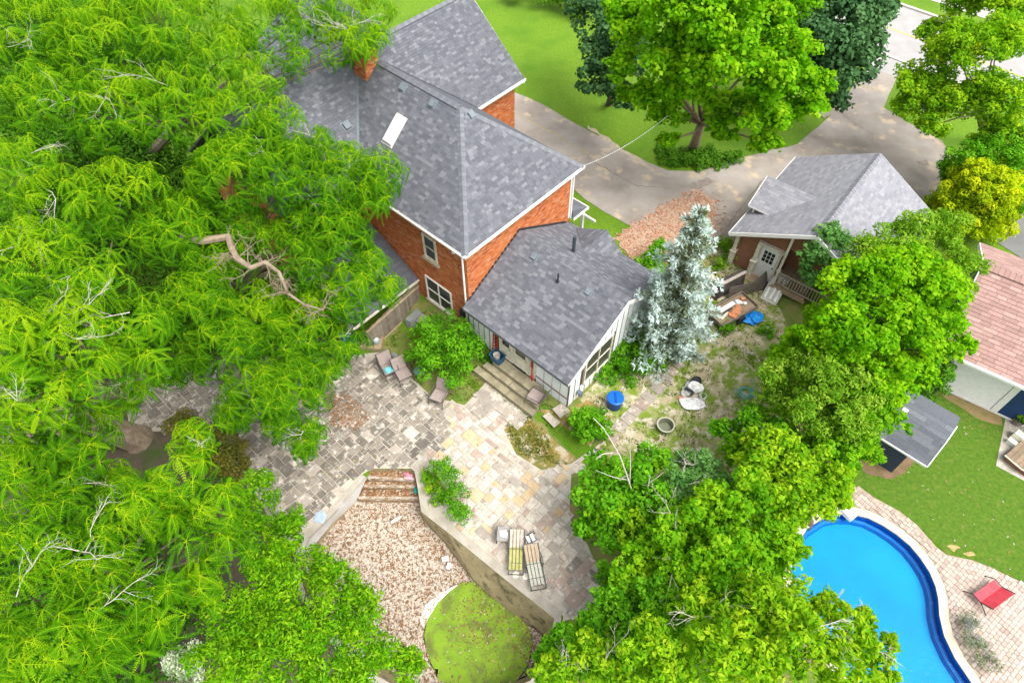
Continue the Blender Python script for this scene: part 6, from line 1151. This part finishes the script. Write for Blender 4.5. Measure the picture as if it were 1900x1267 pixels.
# overturned wheelbarrow tray and a folding table by the fence
wbr = thing('wheelbarrow', 'grey wheelbarrow tray tipped up against the board fence', 'wheelbarrow', (-4.76,22.32,-0.60), TH); b = M()
b.hexa([(-.9, -.3, .0), (.1, -.5, 0), (.1, .2, .15), (-.9, .1, .15), (-.75, -.1, .45), (.0, -.2, .55), (.05, .22, .6), (-.8, .2, .5)]); b.build('tray', mat('grey_tray', (.22, .23, .22), (.17, .18, .17), 5, .6), wbr); b = M(); b.tube([(-.9, -.2, .1), (-1.5, -.35, .2)], .02, 6); b.tube([(.0, -.4, .05), (-1.4, -.65, .2)], .02, 6); b.build('handle', m_wood, wbr)
b = M(); b.tube([(.25, -.15+.0, .2+.18*math.sin(a)) if False else (.25+.18*math.cos(a), -.2, .2+.18*math.sin(a)) for a in np.linspace(0, 6.28, 13)], .04, 6); b.build('wheel', m_black, wbr)
ft = thing('folding_table', 'small grey folding table in front of the wheelbarrow tray', 'table', (-4.38,21.68,-0.60), TH+.2); b = M(); b.box((-.3, -.4, .55), (.3, .4, .58)); b.build('tabletop', mat('table_grey', (.22, .19, .16), (.30, .26, .22), 6, .8), ft)
for s_ in (-1, 1): b = M(); b.tube([(-.25, s_*.36, .55), (.25, s_*.36, 0)], .016, 5); b.tube([(.25, s_*.36, .55), (-.25, s_*.36, 0)], .016, 5); b.build('leg', m_flash, ft)
# ------------------------------------------------------------------ on and by the stone steps
tb = thing('storage_tub', 'dark blue plastic tub on the top stone step', 'tub', (*HW(-.42, 4.0)[:2], .30), TH); b = M(); b.hexa([(-.2, -.26, 0), (.2, -.26, 0), (.2, .26, 0), (-.2, .26, 0), (-.235, -.31, .42), (.235, -.31, .42), (.235, .31, .42), (-.235, .31, .42)]); b.f.pop(1); b.mi.pop()
b.hexa([(-.2, -.28, .02), (.2, -.28, .02), (.2, .28, .02), (-.2, .28, .02), (-.2, -.28, .05), (.2, -.28, .05), (.2, .28, .05), (-.2, .28, .05)]); b.build('body', mat('blue_tub', (.012, .075, .16), (.02, .10, .2), 6, .4), tb)
b = M(); b.bar((-.245, -.32, .42), (.245, -.32, .42), .04, .04); b.bar((-.245, .32, .42), (.245, .32, .42), .04, .04); b.bar((-.245, -.32, .421), (-.245, .32, .421), .04, .04); b.bar((.245, -.32, .421), (.245, .32, .421), .04, .04); b.build('rim', mat('blue_rim', (.02, .10, .20), rough=.4), tb)
bucket('bucket', 'white bucket standing inside the dark blue tub', (*HW(-.42, 4.05)[:2], .352), .17, .38, mat('offwhite_plastic', (.66, .62, .54), rough=.5))
ld = thing('step_ladder', 'red metal ladder leaning on the white wall above the blue tub', 'ladder', (*HW(-.12, 4.4)[:2], -.2), TH)
for s_ in (-.13, .13): b = M(); b.bar((-.10, s_, 0), (.03, s_, 2.05), .03, .05); b.build('rail', m_red, ld)
for k in range(7): b = M(); b.bar((-.085+k*.016, -.13, .25+k*.25), (-.085+k*.016, .13, .25+k*.25), .03, .03); b.build('rung', m_red, ld)
rp = thing('red_pole', 'thin red pole propped beside the cream doors', 'pole', (*HW(-.2, 2.0)[:2], .28), TH); b = M(); b.tube([(0, 0, 0), (.08, .12, 1.45)], .03, 6); b.build('shaft', m_red, rp); b = M(); b.bar((-.02, -.15, .3), (.0, .15, .3), .05, .04); b.build('crosspiece', m_red, rp)
bq = bucket('plastic_barrel', 'blue plastic barrel with a lid on the grass by the stepping stones', (4.71,16.65,0.00), .36, .62, mat('blue_barrel', (.006, .05, .20), (.01, .07, .26), 5, .4), taper=.92, hollow=False, cat='barrel')
b = M(); b.lathe([(.39, .60), (.39, .66), (.34, .69), (.0001, .695)], 24); ld_ = b.build('lid', mat('blue_lid', (.004, .13, .62), rough=.35), bq); b = M(); b.box((-.045, -.26, .69), (.045, .26, .73)); b.build('handle', mat('blue_lid_dark', (.003, .07, .36), rough=.4), ld_)
pt_ = bucket('planter_tub', 'empty round grey plastic planter with a pale rim on the worn grass', (6.89,15.42,0.00), .36, .34, mat('planter_grey', (.24, .26, .17), (.19, .21, .14), 4, .7), cat='planter'); b = M(); b.lathe([(.36, .33), (.40, .34), (.40, .37), (.35, .37), (.35, .33)], 26, cap=False); b.build('rim', mat('planter_rim', (.55, .54, .40), rough=.6), pt_)
# ------------------------------------------------------------------ rubbish heap on the grass
def sack(name, label, p, r, mt, seed, cat='bag', amp=.22):
    b = M(); b.blob((0, 0, r[2]*.8), r, amp, seed, 12); o = b.build(name, mt, smooth=False); o.location = (p[0], p[1], float(hgt(np.array(p[0]), np.array(p[1])))); return tag(o, label, cat)
m_bag = mat('white_bag', (.74, .73, .70), (.62, .61, .58), 9, .5, .4)
sack('plastic_bag', 'flat white plastic bag with a red print at the front of the heap', (8.33,16.65,0.00), (.50, .32, .10), mat('printed_bag', (.78, .77, .74), (.66, .66, .64), 7, .5, .3, c3=(.55, .07, .06), scale3=4.5, lo3=.66, hi3=.68), 5)
sack('plastic_bag', 'crumpled white plastic bag on top of the heap', (8.54,17.54,0.00), (.36, .30, .24), m_bag, 9)
sack('plastic_bag', 'translucent pale bag leaning on the left of the heap', (8.15,17.30,0.00), (.26, .28, .16), mat('pale_bag', (.58, .56, .52), (.46, .44, .40), 9, .5), 12)
sack('orange_rag', 'faded orange rag under the left edge of the white bags', (7.93,17.03,0.00), (.24, .16, .06), mat('orange_rag', (.58, .20, .10), (.62, .36, .26), 9, .9), 14, cat='rag')
hp = thing('washing_pan', 'black pan standing up behind the white bags', 'pan', (8.58,17.78,0.00), R(20)); b = M(); b.lathe([(.26, 0), (.3, .09), (.28, .09), (.24, .02), (.0001, .02)], 20); o = b.build('body', m_black, hp); hp.rotation_euler = (R(55), 0, R(15)); hp.location.z = .3; b = M(); b.tube([(.28, 0, .08), (.45, 0, .1)], .02, 6); b.build('handle', m_black, hp)
rb = thing('rubber_boot', 'dark rubber boot lying across the white bags', 'boot', (*(8.22,17.27,0.00)[:2], .30), R(-35)); b = M(); b.tube([(-.2, 0, .05), (.0, 0, .06), (.14, 0, .05), (.26, 0, .03)], [.08, .075, .07, .05], 8); b.build('shaft', m_black, rb); b = M(); b.tube([(.2, 0, .05), (.22, -.12, .04), (.22, -.22, .03)], [.06, .055, .035], 8); b.build('foot', mat('boot_dark', (.05, .05, .06), rough=.6), rb)
pp = bucket('plant_pot', 'white pot with a small green plant at the right of the heap', (8.87,17.06,0.00), .17, .20, m_white, cat='pot'); 
tree('potted_plant', 'small green plant growing in the white pot on the heap', 'plant', (*(8.87,17.06,0.00)[:2], .06), [(*(8.87,17.06,0.00)[:2], .2, .11)], G_SHRUB, .07, 1.0, .02, seed=101)
hs_ = thing('garden_hose', 'tangled coil of turquoise garden hose under the trees', 'hose', (10.98,17.30,0.00)); b = M(); q = np.random.default_rng(8)
for k in range(7):
    a0 = q.uniform(0, 6.28); rr = q.uniform(.22, .42); cx, cy = q.normal(0, .08, 2); b.tube([(cx+rr*(1+.15*math.sin(3*a+k))*math.cos(a+a0), cy+rr*.85*math.sin(a+a0), .03+.02*k+.02*math.sin(2*a)) for a in np.linspace(0, 5.6, 18)], .014, 5)
b.build('hose_coil', mat('hose_teal', (.07, .42, .34), (.16, .52, .42), 6, .5), hs_); b = M(); b.tube([(.3, .2, .05), (.5, .4, .04), (.42, .7, .03)], .014, 5); b.tube([(.42, .7, .03), (.4, .78, .03)], .025, 6); b.build('nozzle_end', mat('hose_end', (.2, .5, .45), rough=.5), hs_)
# ------------------------------------------------------------------ clutter in front of the garage
t51 = math.atan2((11.88,23.06,0.55)[1]-(9.84,21.81,0.55)[1], (11.88,23.06,0.55)[0]-(9.84,21.81,0.55)[0])
tc = np.mean([(9.84,21.81,0.55), (11.88,23.06,0.55), (12.48,22.27,0.55), (10.19,20.91,0.55)], 0); trl = thing('flat_trailer', 'shallow wooden trailer loaded with planks and orange scraps', 'trailer', (tc[0], tc[1], 0), t51)
hx, hy = 1.2, .58
for k in range(7): b = M(); b.box((-hx, -hy+k*.166, .42), (hx, -hy+k*.166+.16, .46)); b.build('bed_board', m_wood, trl)
for a in (((-hx, -hy, .5), (hx, -hy, .5)), ((-hx, hy, .5), (hx, hy, .5)), ((-hx, -hy, .5), (-hx, hy, .5)), ((hx, -hy, .5), (hx, hy, .5))): b = M(); b.bar(*a, .04, .18); b.build('side_board', m_greyw, trl)
for s_ in (-1, 1): b = M(); b.tube([(.1, s_*(hy+.02), .25), (.1, s_*(hy+.14), .25)], .25, 16); b.build('wheel', m_black, trl)
b = M(); b.bar((-hx-.5, 0, .4), (-hx, 0, .42), .08, .08); b.build('drawbar', m_black, trl)
def plank(name, label, p, ln_, wd, th_, rz, mt, cat, z): b = M(); b.box((-ln_/2, -wd/2, 0), (ln_/2, wd/2, th_)); o = b.build(name, mt); o.location = (p[0], p[1], z); o.rotation_euler.z = rz; return tag(o, label, cat)
def tl_(x, y): return (tc[0]+x*math.cos(t51)-y*math.sin(t51), tc[1]+x*math.sin(t51)+y*math.cos(t51))
plank('white_plank', 'wide white board lying in the wooden trailer', tl_(-.15, .24), 1.05, .22, .06, t51+.05, m_white, 'plank', .47)
plank('dark_plank', 'narrow dark bar lying beside the white board in the trailer', tl_(-.35, .02), .8, .06, .05, t51+.1, m_black, 'bar', .47)
plank('pale_plank', 'short pale board at the low end of the wooden trailer', tl_(-.6, -.12), .6, .14, .04, t51+.25, m_cream, 'plank', .47)
for k, (x, y, s_) in enumerate(((.08, -.22, .26), (.3, -.12, .2), (-.25, -.34, .2), (.92, .22, .12))):
    b = M(); b.blob((0, 0, .05), (s_*1.2, s_*.8, .06), .3, 30+k, 8); o = b.build('orange_scrap', mat('orange_scrap%d' % k, (.62, .20, .07), (.66, .30, .16), 8, .8), smooth=False); p = tl_(x, y); o.location = (*p, .465); o.rotation_euler.z = t51+k
    tag(o, ('largest orange scrap in the middle of the trailer', 'orange scrap beside the white stones in the trailer', 'orange scrap against the near side of the trailer', 'small orange scrap at the far end of the trailer')[k], 'scrap', 'orange scraps in the trailer')
for k, (x, y) in enumerate(((.5, .12), (.68, .06), (.6, .24), (.8, -.05))):
    b = M(); b.blob((0, 0, .06), (.13, .10, .07), .3, 40+k, 7); o = b.build('stone_chunk', m_bag); o.location = (*tl_(x, y), .465); tag(o, ('whitish rubble chunk nearest the white board in the trailer', 'whitish rubble chunk in the middle of the little heap in the trailer', 'whitish rubble chunk nearest the back rail of the trailer', 'whitish rubble chunk nearest the front rail at the far end of the trailer')[k], 'stone', 'whitish rubble chunks in the trailer')
b = M(); b.blob((0, 0, .16), (.42, .36, .2), .26, 77, 14, fr=4); o = b.build('tarpaulin', mat('bright_tarp', (.0, .18, .62), (.01, .30, .78), 7, .4, .5), smooth=False); o.location = (12.21,21.70,0.00); tag(o, 'bright blue crumpled tarpaulin beside the wooden trailer', 'tarpaulin')
plank('wood_stake', 'short wooden stake poking out from under the bright blue tarpaulin', (12.70,21.56,-0.00), .4, .05, .04, R(-8), m_deck, 'stake', .03)
def leaning(name, label, corners, th_, mt, cat, rimmat=None, parts=None):
    """panel given by its world corners; stands as thick slab"""
    o_ = np.mean(corners, 0); t = thing(name, label, cat, (o_[0], o_[1], 0)); P = [Vector((c[0]-o_[0], c[1]-o_[1], c[2])) for c in corners]; b = M(); b.slab(P, th_); b.build('panel', mt, t); return t, P
t, P = leaning('moulded_panel', 'white moulded plastic panel leaning from the garage deck to the ground', [(13.81,24.54,0.55), (14.46,23.92,0.55), (13.56,22.60,0.05), (12.88,23.14,0.05)], .06, mat('white_plastic', (.66, .66, .58), (.54, .53, .42), 3, .5, .2, c3=(.30, .30, .22), scale3=6, lo3=.62, hi3=.68), 'panel')
for a, c, s0, s1 in ((.18, .18, .08, .48), (.18, .18, .55, .92), (.5, .5, .08, .9), (.8, .8, .08, .4), (.8, .8, .5, .92)):
    b = M(); l0 = P[0].lerp(P[1], a); l1 = P[3].lerp(P[2], c); nrm = (P[1]-P[0]).cross(P[3]-P[0]).normalized(); nrm = nrm if nrm.z > 0 else -nrm; b.tube([l0.lerp(l1, s0)+nrm*.01, l0.lerp(l1, s1)+nrm*.01], .075, 10); b.build('rib', m_white, t)
m_dkboard = mat('dark_board', (.06, .05, .042), (.10, .085, .07), 4, .8)
t, P = leaning('dark_cabinet', 'open black wooden case with a pale top rail standing before the garage door', [(10.71,23.26,0.95), (12.10,24.12,0.95), (12.20,23.99,0.05), (10.52,22.98,0.05)], .35, m_dkboard, 'case')
b = M(); b.bar(P[0]+Vector((0, 0, .03)), P[1]+Vector((0, 0, .03)), .16, .06); b.build('top_rail', mat('pale_rail', (.46, .40, .34), (.36, .31, .26), 5, .8), t)
b = M(); b.bar(P[0].lerp(P[1], .05)+Vector((0, -.02, -.05)), P[3].lerp(P[2], .05)+Vector((0, -.02, .0)), .06, .06); b.bar(P[0].lerp(P[1], .95)+Vector((0, -.02, -.05)), P[3].lerp(P[2], .95)+Vector((0, -.02, .0)), .06, .06); b.build('stile', m_dkboard, t)
leaning('propped_board', 'curved grey brown board propped between the black case and the garage deck', [(11.17,23.22,0.75), (12.45,23.53,0.85), (13.28,23.72,0.05), (11.18,23.04,0.02)], .03, mat('grey_brown_board', (.15, .125, .10), (.11, .09, .07), 4, .8), 'board')
leaning('propped_board', 'dark board standing upright at the corner of the garage deck', [(12.45,23.53,0.85), (13.20,24.19,0.95), (13.50,24.06,0.05), (13.16,23.68,0.05)], .03, mat('grey_brown_board2', (.14, .12, .10), (.10, .085, .07), 4, .8), 'board')
# ------------------------------------------------------------------ loungers by the basin
m_dgrey = mat('dark_frame', (.06, .065, .06), (.09, .09, .08), 6, .6)
def chaise(label, top, foot, slat_a, slat_b):
    t = thing('chaise_lounge', label, 'lounger', ((top[0]+foot[0])/2, (top[1]+foot[1])/2, -.57), ang(foot, top), 'chaise lounges by the basin'); Ln = 1.75; w_ = .30
    for s_ in (-1, 1): b = M(); b.bar((-.85, s_*w_, .30), (.25, s_*w_, .32), .045, .05); b.bar((.2, s_*w_, .32), (.85, s_*w_, .62), .045, .05); b.build('side_rail', m_dgrey, t)
    for x, s_ in ((-.8, -1), (-.8, 1), (.3, -1), (.3, 1)): b = M(); b.bar((x, s_*w_, .0), (x+(.04 if x > 0 else -.04), s_*w_, .32), .04, .04); b.build('leg', m_dgrey, t)
    for s_ in (-1, 1): b = M(); b.tube([(-.05, s_*(w_+.03), .32), (.02, s_*(w_+.05), .52), (.35, s_*(w_+.05), .54), (.5, s_*(w_+.03), .46)], .02, 6); b.build('armrest', m_dgrey, t)
    for k in range(4):
        y = -w_+.055+k*.142; b = M(); b.hexa([(-.72, y, .32), (.2, y, .34), (.2, y+.11, .34), (-.72, y+.11, .32), (-.72, y, .345), (.2, y, .365), (.2, y+.11, .365), (-.72, y+.11, .345)]); b.build('seat_strap', slat_a, t)
        b = M(); b.hexa([(.2, y, .345), (.84, y, .63), (.84, y+.11, .63), (.2, y+.11, .345), (.19, y, .37), (.83, y, .655), (.83, y+.11, .655), (.19, y+.11, .37)]); b.build('back_strap', slat_b, t)
    b = M(); b.bar((-.45, -w_, .352), (-.45, w_, .352), .02, .012); b.bar((.12, -w_, .372), (.12, w_, .372), .02, .012); b.bar((-.84, -w_, .12), (-.84, w_, .12), .03, .03); b.build('cross_bar', m_dgrey, t)
    return t
chaise('mossy yellow strapped chaise lounge next to the small table', (0.22,10.71,-0.20), (0.15,8.98,-0.40), mat('mossy_strap', (.36, .35, .08), (.48, .46, .20), 6, .8), mat('grey_strap', (.42, .36, .28), (.55, .50, .42), 6, .8))
chaise('grey strapped chaise lounge on the right, turned towards the basin', (0.75,10.10,-0.20), (1.06,8.39,-0.40), mat('pale_strap', (.40, .41, .33), (.50, .50, .42), 6, .8), mat('brown_strap', (.38, .28, .18), (.46, .36, .25), 6, .8))
tbp = (-0.34,10.57,-0.60); tbl = thing('side_table', 'small grey patio table holding papers, left of the loungers', 'table', tbp, R(-4)); b = M(); b.box((-.30, -.30, .42), (.30, .30, .45)); b.build('tabletop', mat('grey_table', (.30, .28, .27), (.36, .34, .33), 6, .7), tbl)
for x in (-.27, .27):
    for y in (-.27, .27): b = M(); b.box((x-.02, y-.02, 0), (x+.02, y+.02, .42)); b.build('leg', m_dgrey, tbl)
for x in (-.29, .29): b = M(); b.bar((x, -.30, .46), (x, .30, .46), .04, .05); b.build('edge_rail', m_dgrey, tbl)
for k, (x, y, a, s_) in enumerate(((-.02, .03, .1, .30), (.02, -.05, -.2, .26))):
    b = M(); b.box((-s_/2, -s_*.4, 0), (s_/2, s_*.4, .03)); o = b.build('paper_pad', m_white if k else mat('buff_paper', (.62, .55, .46), rough=.8)); o.location = (tbp[0]+x, tbp[1]+y, -.149+k*.032); o.rotation_euler.z = a; tag(o, ('buff pad at the bottom of the pile on the patio table', 'white pad on top of the pile on the patio table')[k], 'pad')
ck = thing('folded_stool', 'small folded metal stool lying between the two loungers', 'stool', (0.78,10.47,-0.58), R(25))
for k, (a, c) in enumerate((((-.25, -.2, .05), (.25, -.15, .25)), ((-.25, .18, .05), (.25, .22, .25)), ((-.2, -.2, .25), (.25, .0, .02)), ((-.1, .2, .2), (.3, .2, .02)))): b = M(); b.tube([a, c], .022, 6); b.build('leg', m_dgrey if k % 2 else m_flash, ck)
b = M(); b.box((.02, -.2, .14), (.16, .22, .17)); b.box((-.16, -.2, .10), (-.04, .22, .13)); b.build('seat', m_bag, ck)
for k, p in enumerate(((0.15,9.04,-0.57), (0.54,8.97,-0.57))):
    b = M(); b.lathe([(.13, 0), (.145, .03), (.12, .05), (.0001, .052)], 20); o = b.build('plastic_disc', mat('lid_cream%d' % k, (.70, .66, .55), (.60, .56, .46), 12, .6)); o.location = (p[0], p[1], -.57); tag(o, ('plain cream plastic lid on the paving below the mossy lounger', 'speckled cream plastic lid beside the foot of the grey lounger')[k], 'lid')
# bits on the patio and in the basin
p = (0.05,14.45,-0.57); plank('white_brick', 'white brick lying at the edge of the weedy patch', p, .26, .1, .08, R(-40), m_white, 'brick', -.57)
p = (-8.12,11.45,-0.57); b = M(); b.slab([(-.25, -.2, .0), (.2, -.28, .0), (.28, .1, .02), (.05, .26, .05), (-.2, .2, .0)], .012); o = b.build('plastic_sheet', mat('blue_sheet', (.32, .42, .56), (.42, .50, .62), 6, .4)); o.location = (p[0], p[1], -.54); tag(o, 'pale blue scrap of plastic sheet near the left wall of the basin', 'sheet')
for k, (px, a, mt, lab, s_) in enumerate((((-5.07,11.73,-1.60), R(35), mat('pink_float', (.66, .40, .40), (.74, .60, .58), 6, .6), 'pale pink pointed float lying in the dry basin', 1), ((-4.62,13.47,-0.80), R(-20), mat('pink_toy', (.62, .20, .28), rough=.6), 'pink foam stick on the right of the top basin step', .8), ((-4.59,13.34,-0.85), R(-5), mat('rose_toy', (.66, .36, .40), rough=.6), 'pale rose foam stick just below the pink one', .8), ((-4.25,12.89,-1.15), R(100), mat('teal_toy', (.0, .30, .24), rough=.5), 'small teal stick against the right wall of the steps', .6))):
    b = M(); b.tube([(-.25*s_, 0, 0), (-.2*s_, 0, 0), (.0, 0, .03), (.2*s_, 0, .0), (.3*s_, 0, 0)], [.03, .07, .085, .065, .02], 8); o = b.build('foam_float', mt); o.location = (px[0], px[1], px[2]+.12); o.rotation_euler.z = a; tag(o, lab, 'float')
for k, (px, a, s_) in enumerate((((-2.85,10.12,-1.90), .3, .2), ((-2.68,9.83,-1.95), 1.2, .18))): plank('broken_tile', ('upper of two pale broken tiles on the basin floor', 'lower of two pale broken tiles on the basin floor')[k], px, s_*1.4, s_, .03, a, m_board, 'tile', px[2]+.05)
qs = np.random.default_rng(4)
for k, (px, s_) in enumerate((((355,771), .32), ((369,761), .16), ((377,768), .1), ((375,773), .11), ((364,776), .16))):
    pass
for k, (p, s_) in enumerate((((-15.01,16.44,-0.57), .38), ((-14.71,16.73,-0.57), .19), ((-14.46,16.53,-0.57), .11), ((-14.46,16.35,-0.57), .12), ((-14.74,16.26,-0.57), .17))):
    b = M(); n = 6; b.prism([(s_*(1+qs.normal(0, .15))*math.cos(6.28*i/n), s_*.8*(1+qs.normal(0, .15))*math.sin(6.28*i/n)) for i in range(n)], 0, .06+.1*s_); o = b.build('loose_stone', st[5] if k else st[0]); o.location = (p[0], p[1], -.56); o.rotation_euler.z = k
    tag(o, ('largest grey slab in the little stone pile on the shaded paving', 'pale stone at the top of the little pile, above the grey slab', 'small pale stone on the right of the little pile', 'smallest lower right stone of the little pile', 'pale stone touching the lower edge of the grey slab')[k], 'stone', 'stone pile on the shaded paving')
# ------------------------------------------------------------------ by the neighbour's pool
rl = thing('red_lounger', 'red sling lounge chair on the paver terrace beside the pool', 'lounger', (*np.mean([(17.73,7.98,0.35), (18.77,8.55,0.35), (18.86,7.98,0.60), (17.83,7.39,0.60)], 0)[:2], 0), ang((17.73,7.98,0.35), (18.77,8.55,0.35)))
m_redf = mat('red_sling', (.58, .045, .07), (.66, .08, .10), 3, .6)
b = M(); b.slab([(-.55, .33, .36), (.60, .33, .36), (.60, .0, .34), (-.55, .0, .34)], .02); b.build('seat', m_redf, rl)
b = M(); b.slab([(-.55, .0, .345), (.60, .0, .345), (.60, -.38, .62), (-.55, -.38, .62)], .02); b.build('backrest', m_redf, rl)
for x in (-.58, .63): b = M(); b.tube([(x, .62, 0), (x, .34, .37), (x, -.02, .35), (x, -.40, .64)], .02, 6); b.tube([(x, -.5, 0), (x, -.02, .34)], .02, 6); b.tube([(x, .62, 0), (x, -.5, 0)], .018, 6); b.build('side_frame', m_black, rl)
sk = thing('pool_skimmer', 'white plastic skimmer box on the coping at the head of the pool', 'skimmer', (13.98,11.40,0.00), R(35)); b = M(); b.hexa([(-.25, -.3, .0), (.25, -.3, -.08), (.25, .3, 0), (-.25, .3, 0), (-.22, -.3, .12), (.22, -.3, .1), (.22, .3, .25), (-.22, .3, .25)]); b.build('body', m_white, sk); b = M(); b.blob((-.3, .45, .12), (.14, .12, .12), .2, 3, 8); b.build('float', m_white, sk)
wc = thing('cat_house', 'white plastic stool shaped box on the neighbour patio', 'box', (22.48,14.85,0.00), R(35)); b = M(); b.hexa([(-.2, -.25, 0), (.25, -.25, 0), (.25, .25, 0), (-.2, .25, 0), (-.1, -.22, .42), (.22, -.22, .42), (.22, .22, .42), (-.1, .22, .42)]); b.build('body', m_cream, wc); b = M(); b.slab([(-.16, -.262, .06), (.16, -.262, .06), (.12, -.245, .33), (-.02, -.245, .33)], .01); b.build('opening', m_black, wc); b = M(); b.box((-.5, -.2, 0), (-.28, .2, .26)); b.build('step', m_white, wc)
dk = thing('wooden_bench', 'rounded brown wooden deck bench at the right edge of the picture', 'bench', (22.50,13.94,0.00), R(35))
for k in range(6): b = M(); b.box((-.9, -.55+k*.19, .28), (.9, -.55+k*.19+.175, .32)); b.build('slat', m_wood, dk)
b = M(); b.tube([(-.92, .6, .34), (-.95, -.2, .34), (-.85, -.55, .34), (-.5, -.68, .34), (.9, -.68, .34)], .035, 8); b.build('edge_rail', m_cream, dk); b = M(); b.box((-.85, -.5, 0), (.85, .5, .28)); b.build('base', m_brown, dk)
fp_ = bucket('flower_pot', 'round pot against the navy wall on the neighbour patio', (22.91,15.70,0.00), .24, .3, mat('pot_brown', (.30, .26, .22), rough=.8), cat='pot'); tree('potted_plant', 'pale green plant in the pot against the navy wall', 'plant', (*(22.91,15.70,0.00)[:2], .28), [(*(22.91,15.70,0.00)[:2], .42, .22)], G_YEL, .10, .9, .02, seed=102)
# cable from the house corner into the maple
cb = thing('overhead_cable', 'twisted grey service cable running from the house corner to the maple', 'cable', HW(7.9, 6.1, 5.75)); b = M(); e = Vector((7.82,29.58,6.50,0.03)[:3])-cb.location; n = 24
b.tube([(e*(i/n))+Vector((0, 0, -.35*4*(i/n)*(1-i/n))) for i in range(n+1)], .012, 5); b.build('strand', m_flash, cb)
b = M()
for i in range(n*2): a = e*(i/(2*n))+Vector((0, 0, -.35*4*(i/(2*n))*(1-i/(2*n))+.02)); c = e*((i+.45)/(2*n))+Vector((0, 0, -.35*4*((i+.45)/(2*n))*(1-(i+.45)/(2*n))+.02)); b.tube([a, c], .015, 4)
b.build('wrap', m_bag, cb)
